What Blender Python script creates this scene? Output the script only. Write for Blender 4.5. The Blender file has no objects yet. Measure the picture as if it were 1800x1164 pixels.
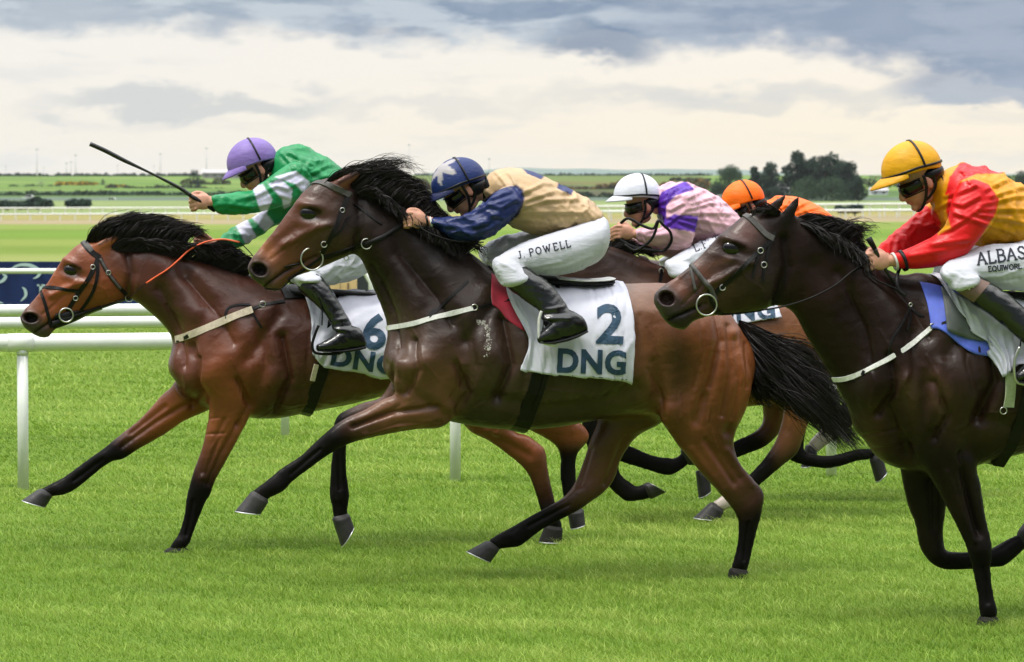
import bpy, bmesh, math, random
import numpy as np
from mathutils import Vector, Matrix
from mathutils.bvhtree import BVHTree
from mathutils.kdtree import KDTree
R = math.radians
random.seed(7); rng = np.random.default_rng(7)
# ------------------------------------------------------------------ camera, sky, sun, exposure
FPX, CH, V0 = 6000.0, 2.05, 308.0
PITCH = math.atan((582.0-V0)/FPX)
scn = bpy.context.scene
col = scn.collection
cam_d = bpy.data.cameras.new('camera'); cam = bpy.data.objects.new('camera', cam_d); col.objects.link(cam)
cam_d.sensor_width = 36.0; cam_d.lens = 36.0*FPX/1800.0
cam_d.clip_start = 0.5; cam_d.clip_end = 40000
cam.location = (0, 0, CH); cam.rotation_euler = (R(90)-PITCH, 0, 0)
cam_d.dof.use_dof = True; cam_d.dof.focus_distance = 17.2; cam_d.dof.aperture_fstop = 8.5
scn.camera = cam
scn.view_settings.view_transform = 'Standard'; scn.view_settings.look = 'None'
scn.view_settings.exposure = 0.0; scn.view_settings.gamma = 1.0

SUN_EL, SUN_AZ = R(64), R(235)       # azimuth measured from +Y clockwise: behind the camera, to the left
sd = bpy.data.lights.new('sun', 'SUN'); so = bpy.data.objects.new('sun', sd); col.objects.link(so)
sd.energy = 2.4; sd.angle = R(9); sd.color = (1.0, 0.95, 0.86)
sdir = Vector((math.sin(SUN_AZ)*math.cos(SUN_EL), math.cos(SUN_AZ)*math.cos(SUN_EL), math.sin(SUN_EL)))
so.rotation_euler = sdir.to_track_quat('Z', 'Y').to_euler(); so.location = (-20, -20, 40)

class NT:
    """small node helper"""
    def __init__(s, tree): s.t = tree; s.n = tree.nodes; s.l = tree.links
    def node(s, kind, **kw):
        n = s.n.new(kind)
        for k, v in kw.items():
            if k.startswith('i_'):
                key = k[2:]; key = int(key) if key.isdigit() else key.replace('_', ' ')
                n.inputs[key].default_value = v
            else: setattr(n, k, v)
        return n
    def link(s, a, b): s.l.new(a, b)
    def val(s, x, sock):
        if isinstance(x, (int, float)): sock.default_value = x
        else: s.l.new(x, sock)
    def math(s, op, a, b=0.0, c=None, clamp=False):
        n = s.n.new('ShaderNodeMath'); n.operation = op; n.use_clamp = clamp
        s.val(a, n.inputs[0]); s.val(b, n.inputs[1])
        if c is not None: s.val(c, n.inputs[2])
        return n.outputs[0]
    def smooth(s, x, a, b):
        n = s.n.new('ShaderNodeMapRange'); n.interpolation_type = 'SMOOTHSTEP'
        s.val(x, n.inputs[0]); n.inputs[1].default_value = a; n.inputs[2].default_value = b
        n.inputs[3].default_value = 0; n.inputs[4].default_value = 1
        return n.outputs[0]
    def mix(s, f, a, b):
        n = s.n.new('ShaderNodeMix'); n.data_type = 'RGBA'
        s.val(f, n.inputs[0])
        for q, k in ((a, 6), (b, 7)):
            if isinstance(q, (tuple, list)): n.inputs[k].default_value = (*q[:3], 1)
            else: s.l.new(q, n.inputs[k])
        return n.outputs[2]
    def noise(s, vec, scale, detail=4, rough=.55, dist=0.0):
        n = s.n.new('ShaderNodeTexNoise'); n.inputs['Scale'].default_value = scale
        n.inputs['Detail'].default_value = detail; n.inputs['Roughness'].default_value = rough
        n.inputs['Distortion'].default_value = dist
        if vec is not None: s.l.new(vec, n.inputs['Vector'])
        return n.outputs['Fac']

def build_world():
    w = bpy.data.worlds.new("World"); scn.world = w; w.use_nodes = True
    t = NT(w.node_tree); w.node_tree.nodes.clear()
    out = t.node('ShaderNodeOutputWorld'); bg = t.node('ShaderNodeBackground'); bg.inputs[1].default_value = 1.0
    t.link(bg.outputs[0], out.inputs[0])
    sky = t.node('ShaderNodeTexSky', sky_type='NISHITA', sun_disc=False)
    sky.sun_elevation = SUN_EL; sky.sun_rotation = SUN_AZ; sky.air_density = 1.2; sky.dust_density = 1.5
    skc = t.node('ShaderNodeVectorMath', operation='SCALE'); skc.inputs[3].default_value = 0.10
    t.link(sky.outputs[0], skc.inputs[0])
    tc = t.node('ShaderNodeTexCoord'); sep = t.node('ShaderNodeSeparateXYZ'); t.link(tc.outputs['Generated'], sep.inputs[0])
    x, y, z = sep.outputs
    hor = t.math('SQRT', t.math('ADD', t.math('MULTIPLY', x, x), t.math('MULTIPLY', y, y)))
    el = t.math('DIVIDE', z, t.math('MAXIMUM', hor, 0.02))
    az = t.math('ARCTAN2', x, y)
    # photo-like units: one unit = 100 picture px of the long lens
    U = t.math('MULTIPLY', az, 60.0); V = t.math('MULTIPLY', el, 60.0)
    cmb = t.node('ShaderNodeCombineXYZ'); t.link(U, cmb.inputs[0]); t.link(t.math('MULTIPLY', V, 2.2), cmb.inputs[1])
    n1 = t.noise(cmb.outputs[0], 0.55, 5, .55, .2)
    n2 = t.noise(cmb.outputs[0], 1.6, 4, .5, .2)
    cmb2 = t.node('ShaderNodeCombineXYZ'); t.link(U, cmb2.inputs[0]); t.link(t.math('MULTIPLY', V, 4.5), cmb2.inputs[1]); cmb2.inputs[2].default_value = 7.3
    n3 = t.noise(cmb2.outputs[0], 0.42, 6, .6, .2)
    wob = t.math('SUBTRACT', n1, .5); wob2 = t.math('SUBTRACT', n2, .5)
    Vw = t.math('ADD', V, t.math('ADD', t.math('MULTIPLY', wob, 1.5), t.math('MULTIPLY', wob2, .5)))
    Uw = t.math('ADD', U, t.math('MULTIPLY', wob, 1.6))
    # the base line of the dark cloud deck drops slowly to the right: V about 2.35 left, 2.0 at the right
    base = t.math('SUBTRACT', t.math('SUBTRACT', 2.28, t.math('MULTIPLY', U, 0.03)), t.math('MULTIPLY', t.smooth(U, 5.5, 8.6), .75))
    deck = t.smooth(t.math('SUBTRACT', Vw, base), -.20, .36)
    def blob(cu, cv, ru, rv, soft=.5):
        a = t.math('DIVIDE', t.math('SUBTRACT', Uw, cu), ru); b = t.math('DIVIDE', t.math('SUBTRACT', Vw, cv), rv)
        d = t.math('SQRT', t.math('ADD', t.math('MULTIPLY', a, a), t.math('MULTIPLY', b, b)))
        return t.smooth(d, 1.0+soft*.5, 1.0-soft*.6)
    d2 = t.math('MULTIPLY', blob(1.6, 2.34, 1.15, .34, .9), .85)
    d3 = blob(8.6, 1.55, 1.9, .45, .5)
    gr = t.math('MULTIPLY', blob(-5.6, 1.25, 2.6, .30, .7), .62)
    gr2 = t.math('MULTIPLY', blob(4.2, 1.35, 4.2, .22, 1.1), .42)
    gr3 = t.math('MULTIPLY', blob(-1.5, 1.15, 2.2, .16, 1.2), .30)
    lowstreak = t.math('MULTIPLY', t.smooth(n3, .5, .72), .35)
    # cream brightness near the horizon
    cream = t.mix(t.smooth(V, .2, 2.4), (1.02, .90, .70), (.98, .92, .82))
    cream = t.mix(t.smooth(U, -9, 9), t.mix(.5, cream, (.88, .88, .86)), cream)
    c = t.mix(lowstreak, cream, (.66, .68, .68))
    c = t.mix(t.math('MAXIMUM', gr, t.math('MAXIMUM', gr2, gr3)), c, (.52, .57, .60))
    dk = t.mix(t.smooth(n1, .3, .7), (.20, .28, .41), (.37, .44, .54))
    dk = t.mix(t.smooth(n3, .44, .60), dk, (.54, .61, .68))
    dk = t.mix(t.math('MULTIPLY', t.smooth(U, -1, -7), .45), dk, (.60, .66, .70))
    dk = t.mix(t.math('MULTIPLY', t.smooth(U, .5, 4.5), .72), dk, (.32, .385, .50))
    m = t.math('MAXIMUM', deck, t.math('MAXIMUM', d2, t.math('MULTIPLY', d3, .8)))
    c = t.mix(m, c, t.mix(d2, dk, (.18, .26, .39)))
    # high above: broken bright cloud with the blue sky showing through in places
    V3 = t.node('ShaderNodeVectorMath', operation='SCALE'); V3.inputs[3].default_value = 1.0
    t.link(tc.outputs['Generated'], V3.inputs[0])
    n4 = t.noise(V3.outputs[0], 2.2, 5, .55)
    gap = t.smooth(n4, .58, .72)
    hi = t.mix(t.smooth(n4, .35, .6), (4.3, 4.25, 4.1), (2.9, 3.0, 3.2))
    hi = t.mix(gap, hi, skc.outputs[0])
    mid = t.mix(t.smooth(n4, .4, .6), (1.15, 1.13, 1.08), (.75, .80, .90))
    back = t.smooth(y, .25, -.35)              # unseen sky behind the camera, darkened to cut fill on camera-facing sides
    mid = t.mix(back, mid, (.28, .31, .36))
    low_b = t.math('MULTIPLY', back, t.smooth(z, .6, .3))
    c = t.mix(low_b, c, (.26, .29, .33))
    c = t.mix(t.smooth(el, .075, .35), c, mid)
    up = t.smooth(z, .42, .88)
    c = t.mix(up, c, hi)
    low = t.smooth(el, -.03, 0.0)
    c = t.mix(low, (.16, .2, .1), c)
    t.link(c, bg.inputs[0])
build_world()

# ------------------------------------------------------------------ pixel <-> world
CP, SP = math.cos(PITCH), math.sin(PITCH)
def P(u, v, Y):
    dx = (u-900.0)/FPX; k = (582.0-v)/FPX
    dy = CP + k*SP; dz = -SP + k*CP
    return np.array((dx*Y/dy, Y, CH + dz*Y/dy))
def proj(V):
    V = np.asarray(V); q = V - np.array((0, 0, CH))
    dep = q[:, 1]*CP - q[:, 2]*SP; upv = q[:, 1]*SP + q[:, 2]*CP
    return 900 + FPX*q[:, 0]/dep, 582 - FPX*upv/dep
YAW = 0.19
LN = math.hypot(1, YAW); LAT = np.array((-YAW, 1, 0))/LN; DIR = np.array((1, YAW, 0))/LN
class Plane:
    """vertical plane along the running direction; uref px at depth Yref"""
    def __init__(s, uref, Yref): s.x0 = (uref-900)*Yref/FPX; s.y0 = Yref; s.s = FPX/Yref
    def Y(s, u, dy=0.0):
        k = (u-900)/FPX; o = dy*LAT
        # y = y0 + YAW*(x - x0 - ox) + oy, x = k*y (depth ~ y)
        return (s.y0 + o[1] - YAW*(s.x0+o[0]))/(1-YAW*k)
    def p(s, u, v, dy=0.0): return P(u, v, s.Y(u, dy))

# ------------------------------------------------------------------ mesh helpers
ORIG = {}
def mk(name, V, F, mat=None, parent=None, cols=None, smooth=True, loc=None):
    V = np.asarray(V, float)
    me = bpy.data.meshes.new(name)
    if parent is not None: org = ORIG[parent.name]
    elif loc is not None: org = np.array(loc, float)
    else: org = np.zeros(3)
    Vl = V - org
    if isinstance(F, np.ndarray):
        n, k = F.shape
        me.vertices.add(len(Vl)); me.vertices.foreach_set('co', Vl.ravel())
        me.loops.add(n*k); me.loops.foreach_set('vertex_index', F.ravel().astype(np.int32))
        me.polygons.add(n); me.polygons.foreach_set('loop_start', np.arange(0, n*k, k, dtype=np.int32))
        me.update(calc_edges=True); me.validate()
    else:
        me.from_pydata([tuple(p) for p in Vl], [], [tuple(int(i) for i in f) for f in F]); me.update()
    if cols is not None:
        a = me.color_attributes.new('Col', 'FLOAT_COLOR', 'POINT')
        c = np.ones((len(Vl), 4), np.float32); c[:, :3] = cols; a.data.foreach_set('color', c.ravel())
    if smooth: me.polygons.foreach_set('use_smooth', np.ones(len(me.polygons), bool))
    if mat is not None:
        for m in (mat if isinstance(mat, (list, tuple)) else [mat]): me.materials.append(m)
    o = bpy.data.objects.new(name, me); col.objects.link(o)
    if parent is not None: o.parent = parent; ORIG[o.name] = org
    else: o.location = org; ORIG[o.name] = org
    return o
def empty(name, loc):
    o = bpy.data.objects.new(name, None); col.objects.link(o); o.location = tuple(loc); o.empty_display_size = .2
    ORIG[o.name] = np.array(loc, float); return o
def tag(o, label=None, cat=None, group=None, kind=None):
    if label: o['label'] = label
    if cat: o['category'] = cat
    if group: o['group'] = group
    if kind: o['kind'] = kind
    return o

class MB:
    """mesh collector"""
    def __init__(s): s.V = []; s.F = []; s.C = []; s.n = 0
    def add(s, V, F, c=(1, 1, 1)):
        V = np.asarray(V, float); s.V.append(V); s.F += [tuple(i+s.n for i in f) for f in F]
        c = np.asarray(c, float); s.C.append(np.tile(c, (len(V), 1)) if c.ndim == 1 else c); s.n += len(V)
    def arrays(s): return np.vstack(s.V), s.F, np.vstack(s.C)
    def build(s, name, mat=None, parent=None, cols=False, **k):
        V, F, C = s.arrays(); return mk(name, V, F, mat, parent, C if cols else None, **k)

def catmull(A, sub):
    A = np.asarray(A, float); n = len(A)
    if n < 3: return np.array([A[0]*(1-t)+A[-1]*t for t in np.linspace(0, 1, sub*(n-1)+1)])
    out = []
    for i in range(n-1):
        p0 = A[max(i-1, 0)]; p1 = A[i]; p2 = A[i+1]; p3 = A[min(i+2, n-1)]
        for t in np.linspace(0, 1, sub, endpoint=False):
            out.append(.5*((2*p1)+(-p0+p2)*t+(2*p0-5*p1+4*p2-p3)*t*t+(-p0+3*p1-3*p2+p3)*t**3))
    out.append(A[-1]); return np.array(out)

def rings_to_mesh(mb, Rg, Cg, cap=True):
    """Rg (m,n,3) rings; Cg (m,3)"""
    m, n, _ = Rg.shape; V = Rg.reshape(-1, 3); C = np.repeat(Cg, n, axis=0)
    F = []
    for i in range(m-1):
        for j in range(n):
            k = (j+1) % n; F.append((i*n+j, i*n+k, (i+1)*n+k, (i+1)*n+j))
    if cap:
        F.append(tuple(range(n-1, -1, -1))); F.append(tuple((m-1)*n+j for j in range(n)))
    mb.add(V, F, C)

def loft(mb, pl, st, cols=None, n=20, sub=4, rnd=(True, True), sq=2.0, shift=(0, 0), ddy=0.0, scale=1.0):
    """st: (u1,v1,u2,v2,w[,dy]) edge pair in px, lateral half width w and offset dy in m"""
    S = []; dy = 0.0
    for q in st:
        dy = q[5] if len(q) > 5 else dy
        S.append((q[0]+shift[0], q[1]+shift[1], q[2]+shift[0], q[3]+shift[1], q[4], dy+ddy))
    S = catmull(S, sub)
    if cols is None: cols = [(0, (1, 1, 1))]
    ci = np.array([c[0] for c in cols], float)*sub; cv = np.array([c[1] for c in cols], float)
    Cg = np.stack([np.interp(np.arange(len(S)), ci, cv[:, k]) for k in range(3)], 1)
    t = np.linspace(0, 2*np.pi, n, endpoint=False)
    ct = np.sign(np.cos(t))*np.abs(np.cos(t))**(2/sq); stt = np.sign(np.sin(t))*np.abs(np.sin(t))**(2/sq)
    Rg = []; cen = []; rad = []
    for q in S:
        a = pl.p(q[0], q[1], q[5]); b = pl.p(q[2], q[3], q[5]); c = (a+b)/2; h = (a-b)/2*scale
        Rg.append(c + np.outer(ct, h) + np.outer(stt, LAT*q[4]*scale)); cen.append(c); rad.append(min(np.linalg.norm(h), q[4]*scale))
    Rg = np.array(Rg); cen = np.array(cen)
    def capring(i, d, side):
        base = Rg[i]; c = cen[i]; r = rad[i]; o = []
        for f, sc in ((.35, .88), (.6, .62), (.72, .3)): o.append(c + d*r*f*.8 + (base-c)*sc)
        return o
    pre = []; post = []
    if rnd[0]:
        d = cen[0]-cen[1]; d /= np.linalg.norm(d)+1e-9; pre = capring(0, d, 0)[::-1]
    if rnd[1]:
        d = cen[-1]-cen[-2]; d /= np.linalg.norm(d)+1e-9; post = capring(-1, d, 1)
    Rg = np.array(list(pre)+list(Rg)+list(post))
    Cg = np.vstack([np.repeat(Cg[:1], len(pre), 0), Cg, np.repeat(Cg[-1:], len(post), 0)])
    rings_to_mesh(mb, Rg, Cg)

def tube(mb, pts, rad, c=(1, 1, 1), n=8, sub=4, cap=True, flat=1.0):
    pts = np.array(pts, float); rad = np.array(rad if np.ndim(rad) else [rad]*len(pts), float)
    A = catmull(np.column_stack([pts, rad]), sub) if sub > 1 else np.column_stack([pts, rad])
    Rg = []; prev = None
    for i in range(len(A)):
        a = A[max(i-1, 0), :3]; b = A[min(i+1, len(A)-1), :3]; d = b-a; d = d/(np.linalg.norm(d)+1e-12)
        if prev is None:
            h = np.array((0, 0, 1.0)) if abs(d[2]) < .9 else np.array((1.0, 0, 0))
            e = np.cross(d, h); e /= np.linalg.norm(e)
        else:
            e = prev - d*np.dot(prev, d); e /= np.linalg.norm(e)+1e-12
        prev = e; f = np.cross(d, e)
        t = np.linspace(0, 2*np.pi, n, endpoint=False)
        Rg.append(A[i, :3] + A[i, 3]*(np.outer(np.cos(t), e)+np.outer(np.sin(t)*flat, f)))
    rings_to_mesh(mb, np.array(Rg), np.tile(np.asarray(c, float), (len(A), 1)), cap)

def ellipsoid(mb, c, ax, col_=(1, 1, 1), n=16, m=10):
    """ax: 3 axis vectors"""
    c = np.array(c, float); ax = np.array(ax, float); V = [c+ax[2]]; F = []
    for i in range(1, m):
        p = math.pi*i/m
        for j in range(n):
            a = 2*math.pi*j/n
            V.append(c + ax[0]*math.sin(p)*math.cos(a) + ax[1]*math.sin(p)*math.sin(a) + ax[2]*math.cos(p))
    V.append(c-ax[2])
    for j in range(n): F.append((0, 1+j, 1+(j+1) % n))
    for i in range(m-2):
        for j in range(n):
            k = (j+1) % n; F.append((1+i*n+j, 1+(i+1)*n+j, 1+(i+1)*n+k, 1+i*n+k))
    L = len(V)-1
    for j in range(n): F.append((L, 1+(m-2)*n+(j+1) % n, 1+(m-2)*n+j))
    mb.add(V, F, col_)

def remesh(mb, voxel, want=False):
    V, F, C = mb.arrays()
    me = bpy.data.meshes.new('tmp'); me.from_pydata([tuple(p) for p in V], [], F); me.update()
    bm = bmesh.new(); bm.from_mesh(me); bmesh.ops.recalc_face_normals(bm, faces=bm.faces); bm.to_mesh(me); bm.free()
    o = bpy.data.objects.new('tmp', me); col.objects.link(o)
    md = o.modifiers.new('r', 'REMESH'); md.mode = 'VOXEL'; md.voxel_size = voxel; md.adaptivity = 0
    dg = bpy.context.evaluated_depsgraph_get(); ev = o.evaluated_get(dg); m2 = ev.to_mesh()
    n = len(m2.vertices); W = np.empty(n*3); m2.vertices.foreach_get('co', W); W = W.reshape(-1, 3)
    L = np.empty(len(m2.loops), np.int32); m2.loops.foreach_get('vertex_index', L); Q = L.reshape(-1, 4)
    ev.to_mesh_clear(); bpy.data.objects.remove(o); bpy.data.meshes.remove(me)
    kd = KDTree(len(V))
    for i, p in enumerate(V): kd.insert(p, i)
    kd.balance()
    idx = np.array([kd.find(p)[1] for p in W])
    return W, Q, (C[idx] if not want else (C[idx], idx))
def subdivide(V, Q, A):
    """one linear quad subdivision; A are per-vertex attributes carried along"""
    n = len(V); E4 = [np.sort(Q[:, [i, (i+1) % 4]], axis=1) for i in range(4)]
    key = np.concatenate([e[:, 0].astype(np.int64)*n+e[:, 1] for e in E4]); u, inv = np.unique(key, return_inverse=True)
    inv = inv.reshape(4, -1); a, b = u//n, u % n; me = n+inv; fc = n+len(u)+np.arange(len(Q))
    W = np.concatenate([V, (V[a]+V[b])/2, V[Q].mean(1)]); B = np.concatenate([A, (A[a]+A[b])/2, A[Q].mean(1)])
    Q2 = np.concatenate([np.stack([Q[:, i], me[i], fc, me[(i-1) % 4]], 1) for i in range(4)])
    return W, Q2, B
def edges_of(Q):
    E = np.vstack([Q[:, [0, 1]], Q[:, [1, 2]], Q[:, [2, 3]], Q[:, [3, 0]]]); E.sort(axis=1)
    return np.unique(E, axis=0)
def lap(X, E, n):
    S = np.zeros_like(X)
    for k in range(X.shape[1]):
        S[:, k] = np.bincount(E[:, 0], X[E[:, 1], k], n) + np.bincount(E[:, 1], X[E[:, 0], k], n)
    d = np.bincount(E.ravel(), minlength=n)[:, None]
    return S/np.maximum(d, 1) - X
def taubin(V, E, it, l=.5, m=-.52):
    for _ in range(it):
        V = V + l*lap(V, E, len(V)); V = V + m*lap(V, E, len(V))
    return V
def smooth_attr(X, E, it):
    for _ in range(it): X = X + .6*lap(X, E, len(X))
    return X
def normals(V, Q):
    a, b, c, d = V[Q[:, 0]], V[Q[:, 1]], V[Q[:, 2]], V[Q[:, -1]]
    N = np.cross(c-a, d-b); out = np.zeros_like(V)
    for i in range(Q.shape[1]):
        for k in range(3): out[:, k] += np.bincount(Q[:, i], N[:, k], len(V))
    return out/(np.linalg.norm(out, axis=1)[:, None]+1e-12)
def segdist(u, v, pts):
    best = np.full(len(u), 1e9)
    for (a, b), (c, d) in zip(pts[:-1], pts[1:]):
        L = (c-a)**2+(d-b)**2+1e-9; t = np.clip(((u-a)*(c-a)+(v-b)*(d-b))/L, 0, 1)
        best = np.minimum(best, np.hypot(u-a-t*(c-a), v-b-t*(d-b)))
    return best
def sculpt(V, Q, ops, pl):
    """ops: ('g',u,v,ru,rv,deg,amp[,side]) or ('l',[(u,v)..],width,amp[,side]); amp in m along the normal"""
    N = normals(V, Q); u, v = proj(V); lat = (V-np.array((pl.x0, pl.y0, 0)))@LAT
    D = np.zeros(len(V))
    for o in ops:
        if o[0] == 'g':
            _, cu, cv, ru, rv, an, amp = o[:7]; side = o[7] if len(o) > 7 else 0
            a = R(an); x = (u-cu)*math.cos(a)-(v-cv)*math.sin(a); y = (u-cu)*math.sin(a)+(v-cv)*math.cos(a)
            g = np.exp(-(x/ru)**2-(y/rv)**2)*amp
        else:
            _, pts, w, amp = o[:4]; side = o[4] if len(o) > 4 else 0
            g = np.exp(-(segdist(u, v, pts)/w)**2)*amp
        if side == -1: g = g*(lat < 0)
        if side == 1: g = g*(lat > 0)
        D += g*np.clip(np.abs(N[:, 1])*1.25, 0, 1)
    return V + N*D[:, None]
def vnoise(X, seed=0):
    """cheap smooth noise from warped sines, about -1..1"""
    r = np.random.default_rng(seed); s = 0; W = X.copy()
    for o in range(5):
        k = r.normal(size=(3, 3))*(1.5**o); ph = r.uniform(0, 6.28, 3)
        W = W + .35*np.sin(W@k.T*.9+ph)/(1+o)
        s = s + np.sin(W@k[0]*1.7+ph[0])*.62**o
    return s/2.0
def bvh_of(o):
    org = ORIG[o.name]
    me = o.data; V = [Vector(v.co)+Vector(org) for v in me.vertices]
    return BVHTree.FromPolygons(V, [tuple(p.vertices) for p in me.polygons])
CAMP = Vector((0, 0, CH))
def hit(bvh, pl, u, v, dy=0.0, maxd=None):
    d = (Vector(pl.p(u, v, dy))-CAMP).normalized()
    h = bvh.ray_cast(CAMP, d)
    if h[0] is None:
        q = Vector(pl.p(u, v, dy)); h = bvh.find_nearest(q)
    return np.array(h[0]), np.array(h[1])
def ribbon(mb, pts, nor, w, th=.003, c=(1, 1, 1), closed=False, off=.002):
    """band lying on a surface; w full width in m (scalar or list)"""
    pts = np.array(pts, float); nor = np.array(nor, float); m = len(pts); w = np.array(w if np.ndim(w) else [w]*m, float)
    Rg = []
    for i in range(m):
        a = pts[(i-1) % m] if closed else pts[max(i-1, 0)]; b = pts[(i+1) % m] if closed else pts[min(i+1, m-1)]
        d = b-a; d /= np.linalg.norm(d)+1e-12; nn = nor[i]-d*np.dot(nor[i], d); nn /= np.linalg.norm(nn)+1e-12
        s = np.cross(d, nn); p = pts[i]+nn*off
        Rg.append([p-s*w[i]/2-nn*th, p+s*w[i]/2-nn*th, p+s*w[i]*.46+nn*th, p-s*w[i]*.46+nn*th])
    Rg = np.array(Rg); V = Rg.reshape(-1, 3); F = []
    for i in range(m if closed else m-1):
        k = (i+1) % m
        for j in range(4): F.append((i*4+j, i*4+(j+1) % 4, k*4+(j+1) % 4, k*4+j))
    if not closed: F += [(3, 2, 1, 0), tuple((m-1)*4+j for j in range(4))]
    mb.add(V, F, c)
def dense(poly, step=6):
    poly = np.array(poly, float)
    if len(poly) > 2: poly = catmull(poly, 6)
    out = [poly[0]]
    for a, b in zip(poly[:-1], poly[1:]):
        n = max(1, int(np.hypot(*(b-a)[:2])/step))
        for t in range(1, n+1): out.append(a+(b-a)*t/n)
    return np.array(out)
def strap(mb, bvh, pl, poly, wpx, th=.003, c=(1, 1, 1), off=.003, sm=3):
    D = dense(poly, 5); H = [hit(bvh, pl, q[0], q[1], q[2] if len(q) > 2 else 0) for q in D]
    pts = np.array([h[0] for h in H]); nor = np.array([h[1] for h in H])
    for _ in range(sm):
        if len(pts) > 2:
            pts[1:-1] = (pts[:-2]+2*pts[1:-1]+pts[2:])/4; nor[1:-1] = (nor[:-2]+2*nor[1:-1]+nor[2:])/4
    ribbon(mb, pts, nor, wpx/pl.s, th, c, off=off)
def ring_band(mb, bvh, pl, p1, p2, wpx, th=.003, c=(1, 1, 1), off=.003, dy=0.0, n=40, arc=(0, 360)):
    a = pl.p(*p1, dy); b = pl.p(*p2, dy); cen = (a+b)/2; h = (a-b)/2; h = h/np.linalg.norm(h)
    pts = []; nor = []; last = .1
    for t in np.linspace(R(arc[0]), R(arc[1]), n, endpoint=(arc != (0, 360))):
        d = h*math.cos(t) + LAT*math.sin(t); d /= np.linalg.norm(d)
        hh = bvh.ray_cast(Vector(cen+d*1.0), Vector(-d))
        if hh[0] is None or np.dot(np.array(hh[0])-cen, d) < 0: r = last
        else: r = np.linalg.norm(np.array(hh[0])-cen)
        r = min(r, np.linalg.norm(a-b)/2*1.03)
        if r > 2*last+.2: r = last
        last = r; pts.append(cen+d*r); nor.append(d)
    ribbon(mb, pts, nor, wpx/pl.s, th, c, closed=(arc == (0, 360)), off=off)
def torus(mb, c, ex, ey, r, rr, n=24, m=8, col_=(1, 1, 1), arc=1.0):
    c = np.array(c); ex = np.array(ex, float); ey = np.array(ey, float); ez = np.cross(ex, ey); Rg = []
    for i in range(n):
        a = 2*math.pi*i/n*arc; d = ex*math.cos(a)+ey*math.sin(a)
        Rg.append([c+d*(r+rr*math.cos(b))+ez*rr*math.sin(b) for b in np.linspace(0, 2*math.pi, m, endpoint=False)])
    V = np.array(Rg).reshape(-1, 3); F = []
    for i in range(n if arc == 1 else n-1):
        k = (i+1) % n
        for j in range(m): F.append((i*m+j, k*m+j, k*m+(j+1) % m, i*m+(j+1) % m))
    mb.add(V, F, col_)
def box(mb, c, sx, sy, sz, c_=(1, 1, 1), bev=0.0, rot=0.0):
    V = []; ca, sa = math.cos(rot), math.sin(rot)
    for x in (-1, 1):
        for y in (-1, 1):
            for z in (-1, 1):
                X, Y_ = x*sx/2, y*sy/2; V.append((c[0]+X*ca-Y_*sa, c[1]+X*sa+Y_*ca, c[2]+z*sz/2))
    mb.add(V, [(0, 1, 3, 2), (4, 6, 7, 5), (0, 4, 5, 1), (2, 3, 7, 6), (0, 2, 6, 4), (1, 5, 7, 3)], c_)

def hair(mb, pl, guides, n, w0, w1, jit=6, seed=1, dyj=.02, seg=7, curl=2.0, lenj=.25, c=(1, 1, 1), rootdrop=0.0):
    """strands between guide curves [(u,v,dy)*4]; ribbons of w0..w1 px"""
    r = np.random.default_rng(seed); G = np.array(guides, float); G[:, 0, 1] += rootdrop; G[:, 1, 1] += rootdrop*.4
    V = []; F = []; k0 = 0
    for i in range(n):
        s = r.uniform(0, len(G)-1); a = int(s); f = s-a; a2 = min(a+1, len(G)-1)
        g = G[a]*(1-f)+G[a2]*f; L = 1-r.uniform(0, lenj)
        q = g.copy(); q[:, 0] += r.normal(0, 1, 1)*1.5; q[:, 1] += r.normal(0, 1, 1)*1.5; q[:, 2] += r.normal(0, dyj*.5)
        for k in range(1, 4):
            q[k, 0] += r.normal(0, jit*k/3); q[k, 1] += r.normal(0, jit*k/3); q[k, 2] += r.normal(0, dyj*k)
        C = catmull(q, seg)[:int(seg*3*L)+1]; m = len(C)
        ph = r.uniform(0, 6.3); amp = r.uniform(0, curl)
        P3 = []
        for j, x in enumerate(C):
            t = j/(m-1); P3.append(pl.p(x[0]+amp*t*math.sin(ph+t*7), x[1]+amp*t*math.cos(ph+t*6), x[2]))
        P3 = np.array(P3); T = np.gradient(P3, axis=0); T /= np.linalg.norm(T, axis=1)[:, None]+1e-12
        fac = np.array((r.normal(0, .5), -1, r.normal(0, .5))); S = np.cross(T, fac); S /= np.linalg.norm(S, axis=1)[:, None]+1e-12
        tt = np.linspace(0, 1, m); w = (w0*(1-tt)**.7*np.minimum(1, .4+tt*3)+w1*tt)/pl.s/2*r.uniform(.6, 1.3)
        w[-1] = .0002
        V.append(P3+S*w[:, None]); V.append(P3-S*w[:, None])
        for j in range(m-1): F.append((k0+j, k0+j+1, k0+m+j+1, k0+m+j))
        k0 += 2*m
    V = np.vstack(V); mb.add(V, F, c)

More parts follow.
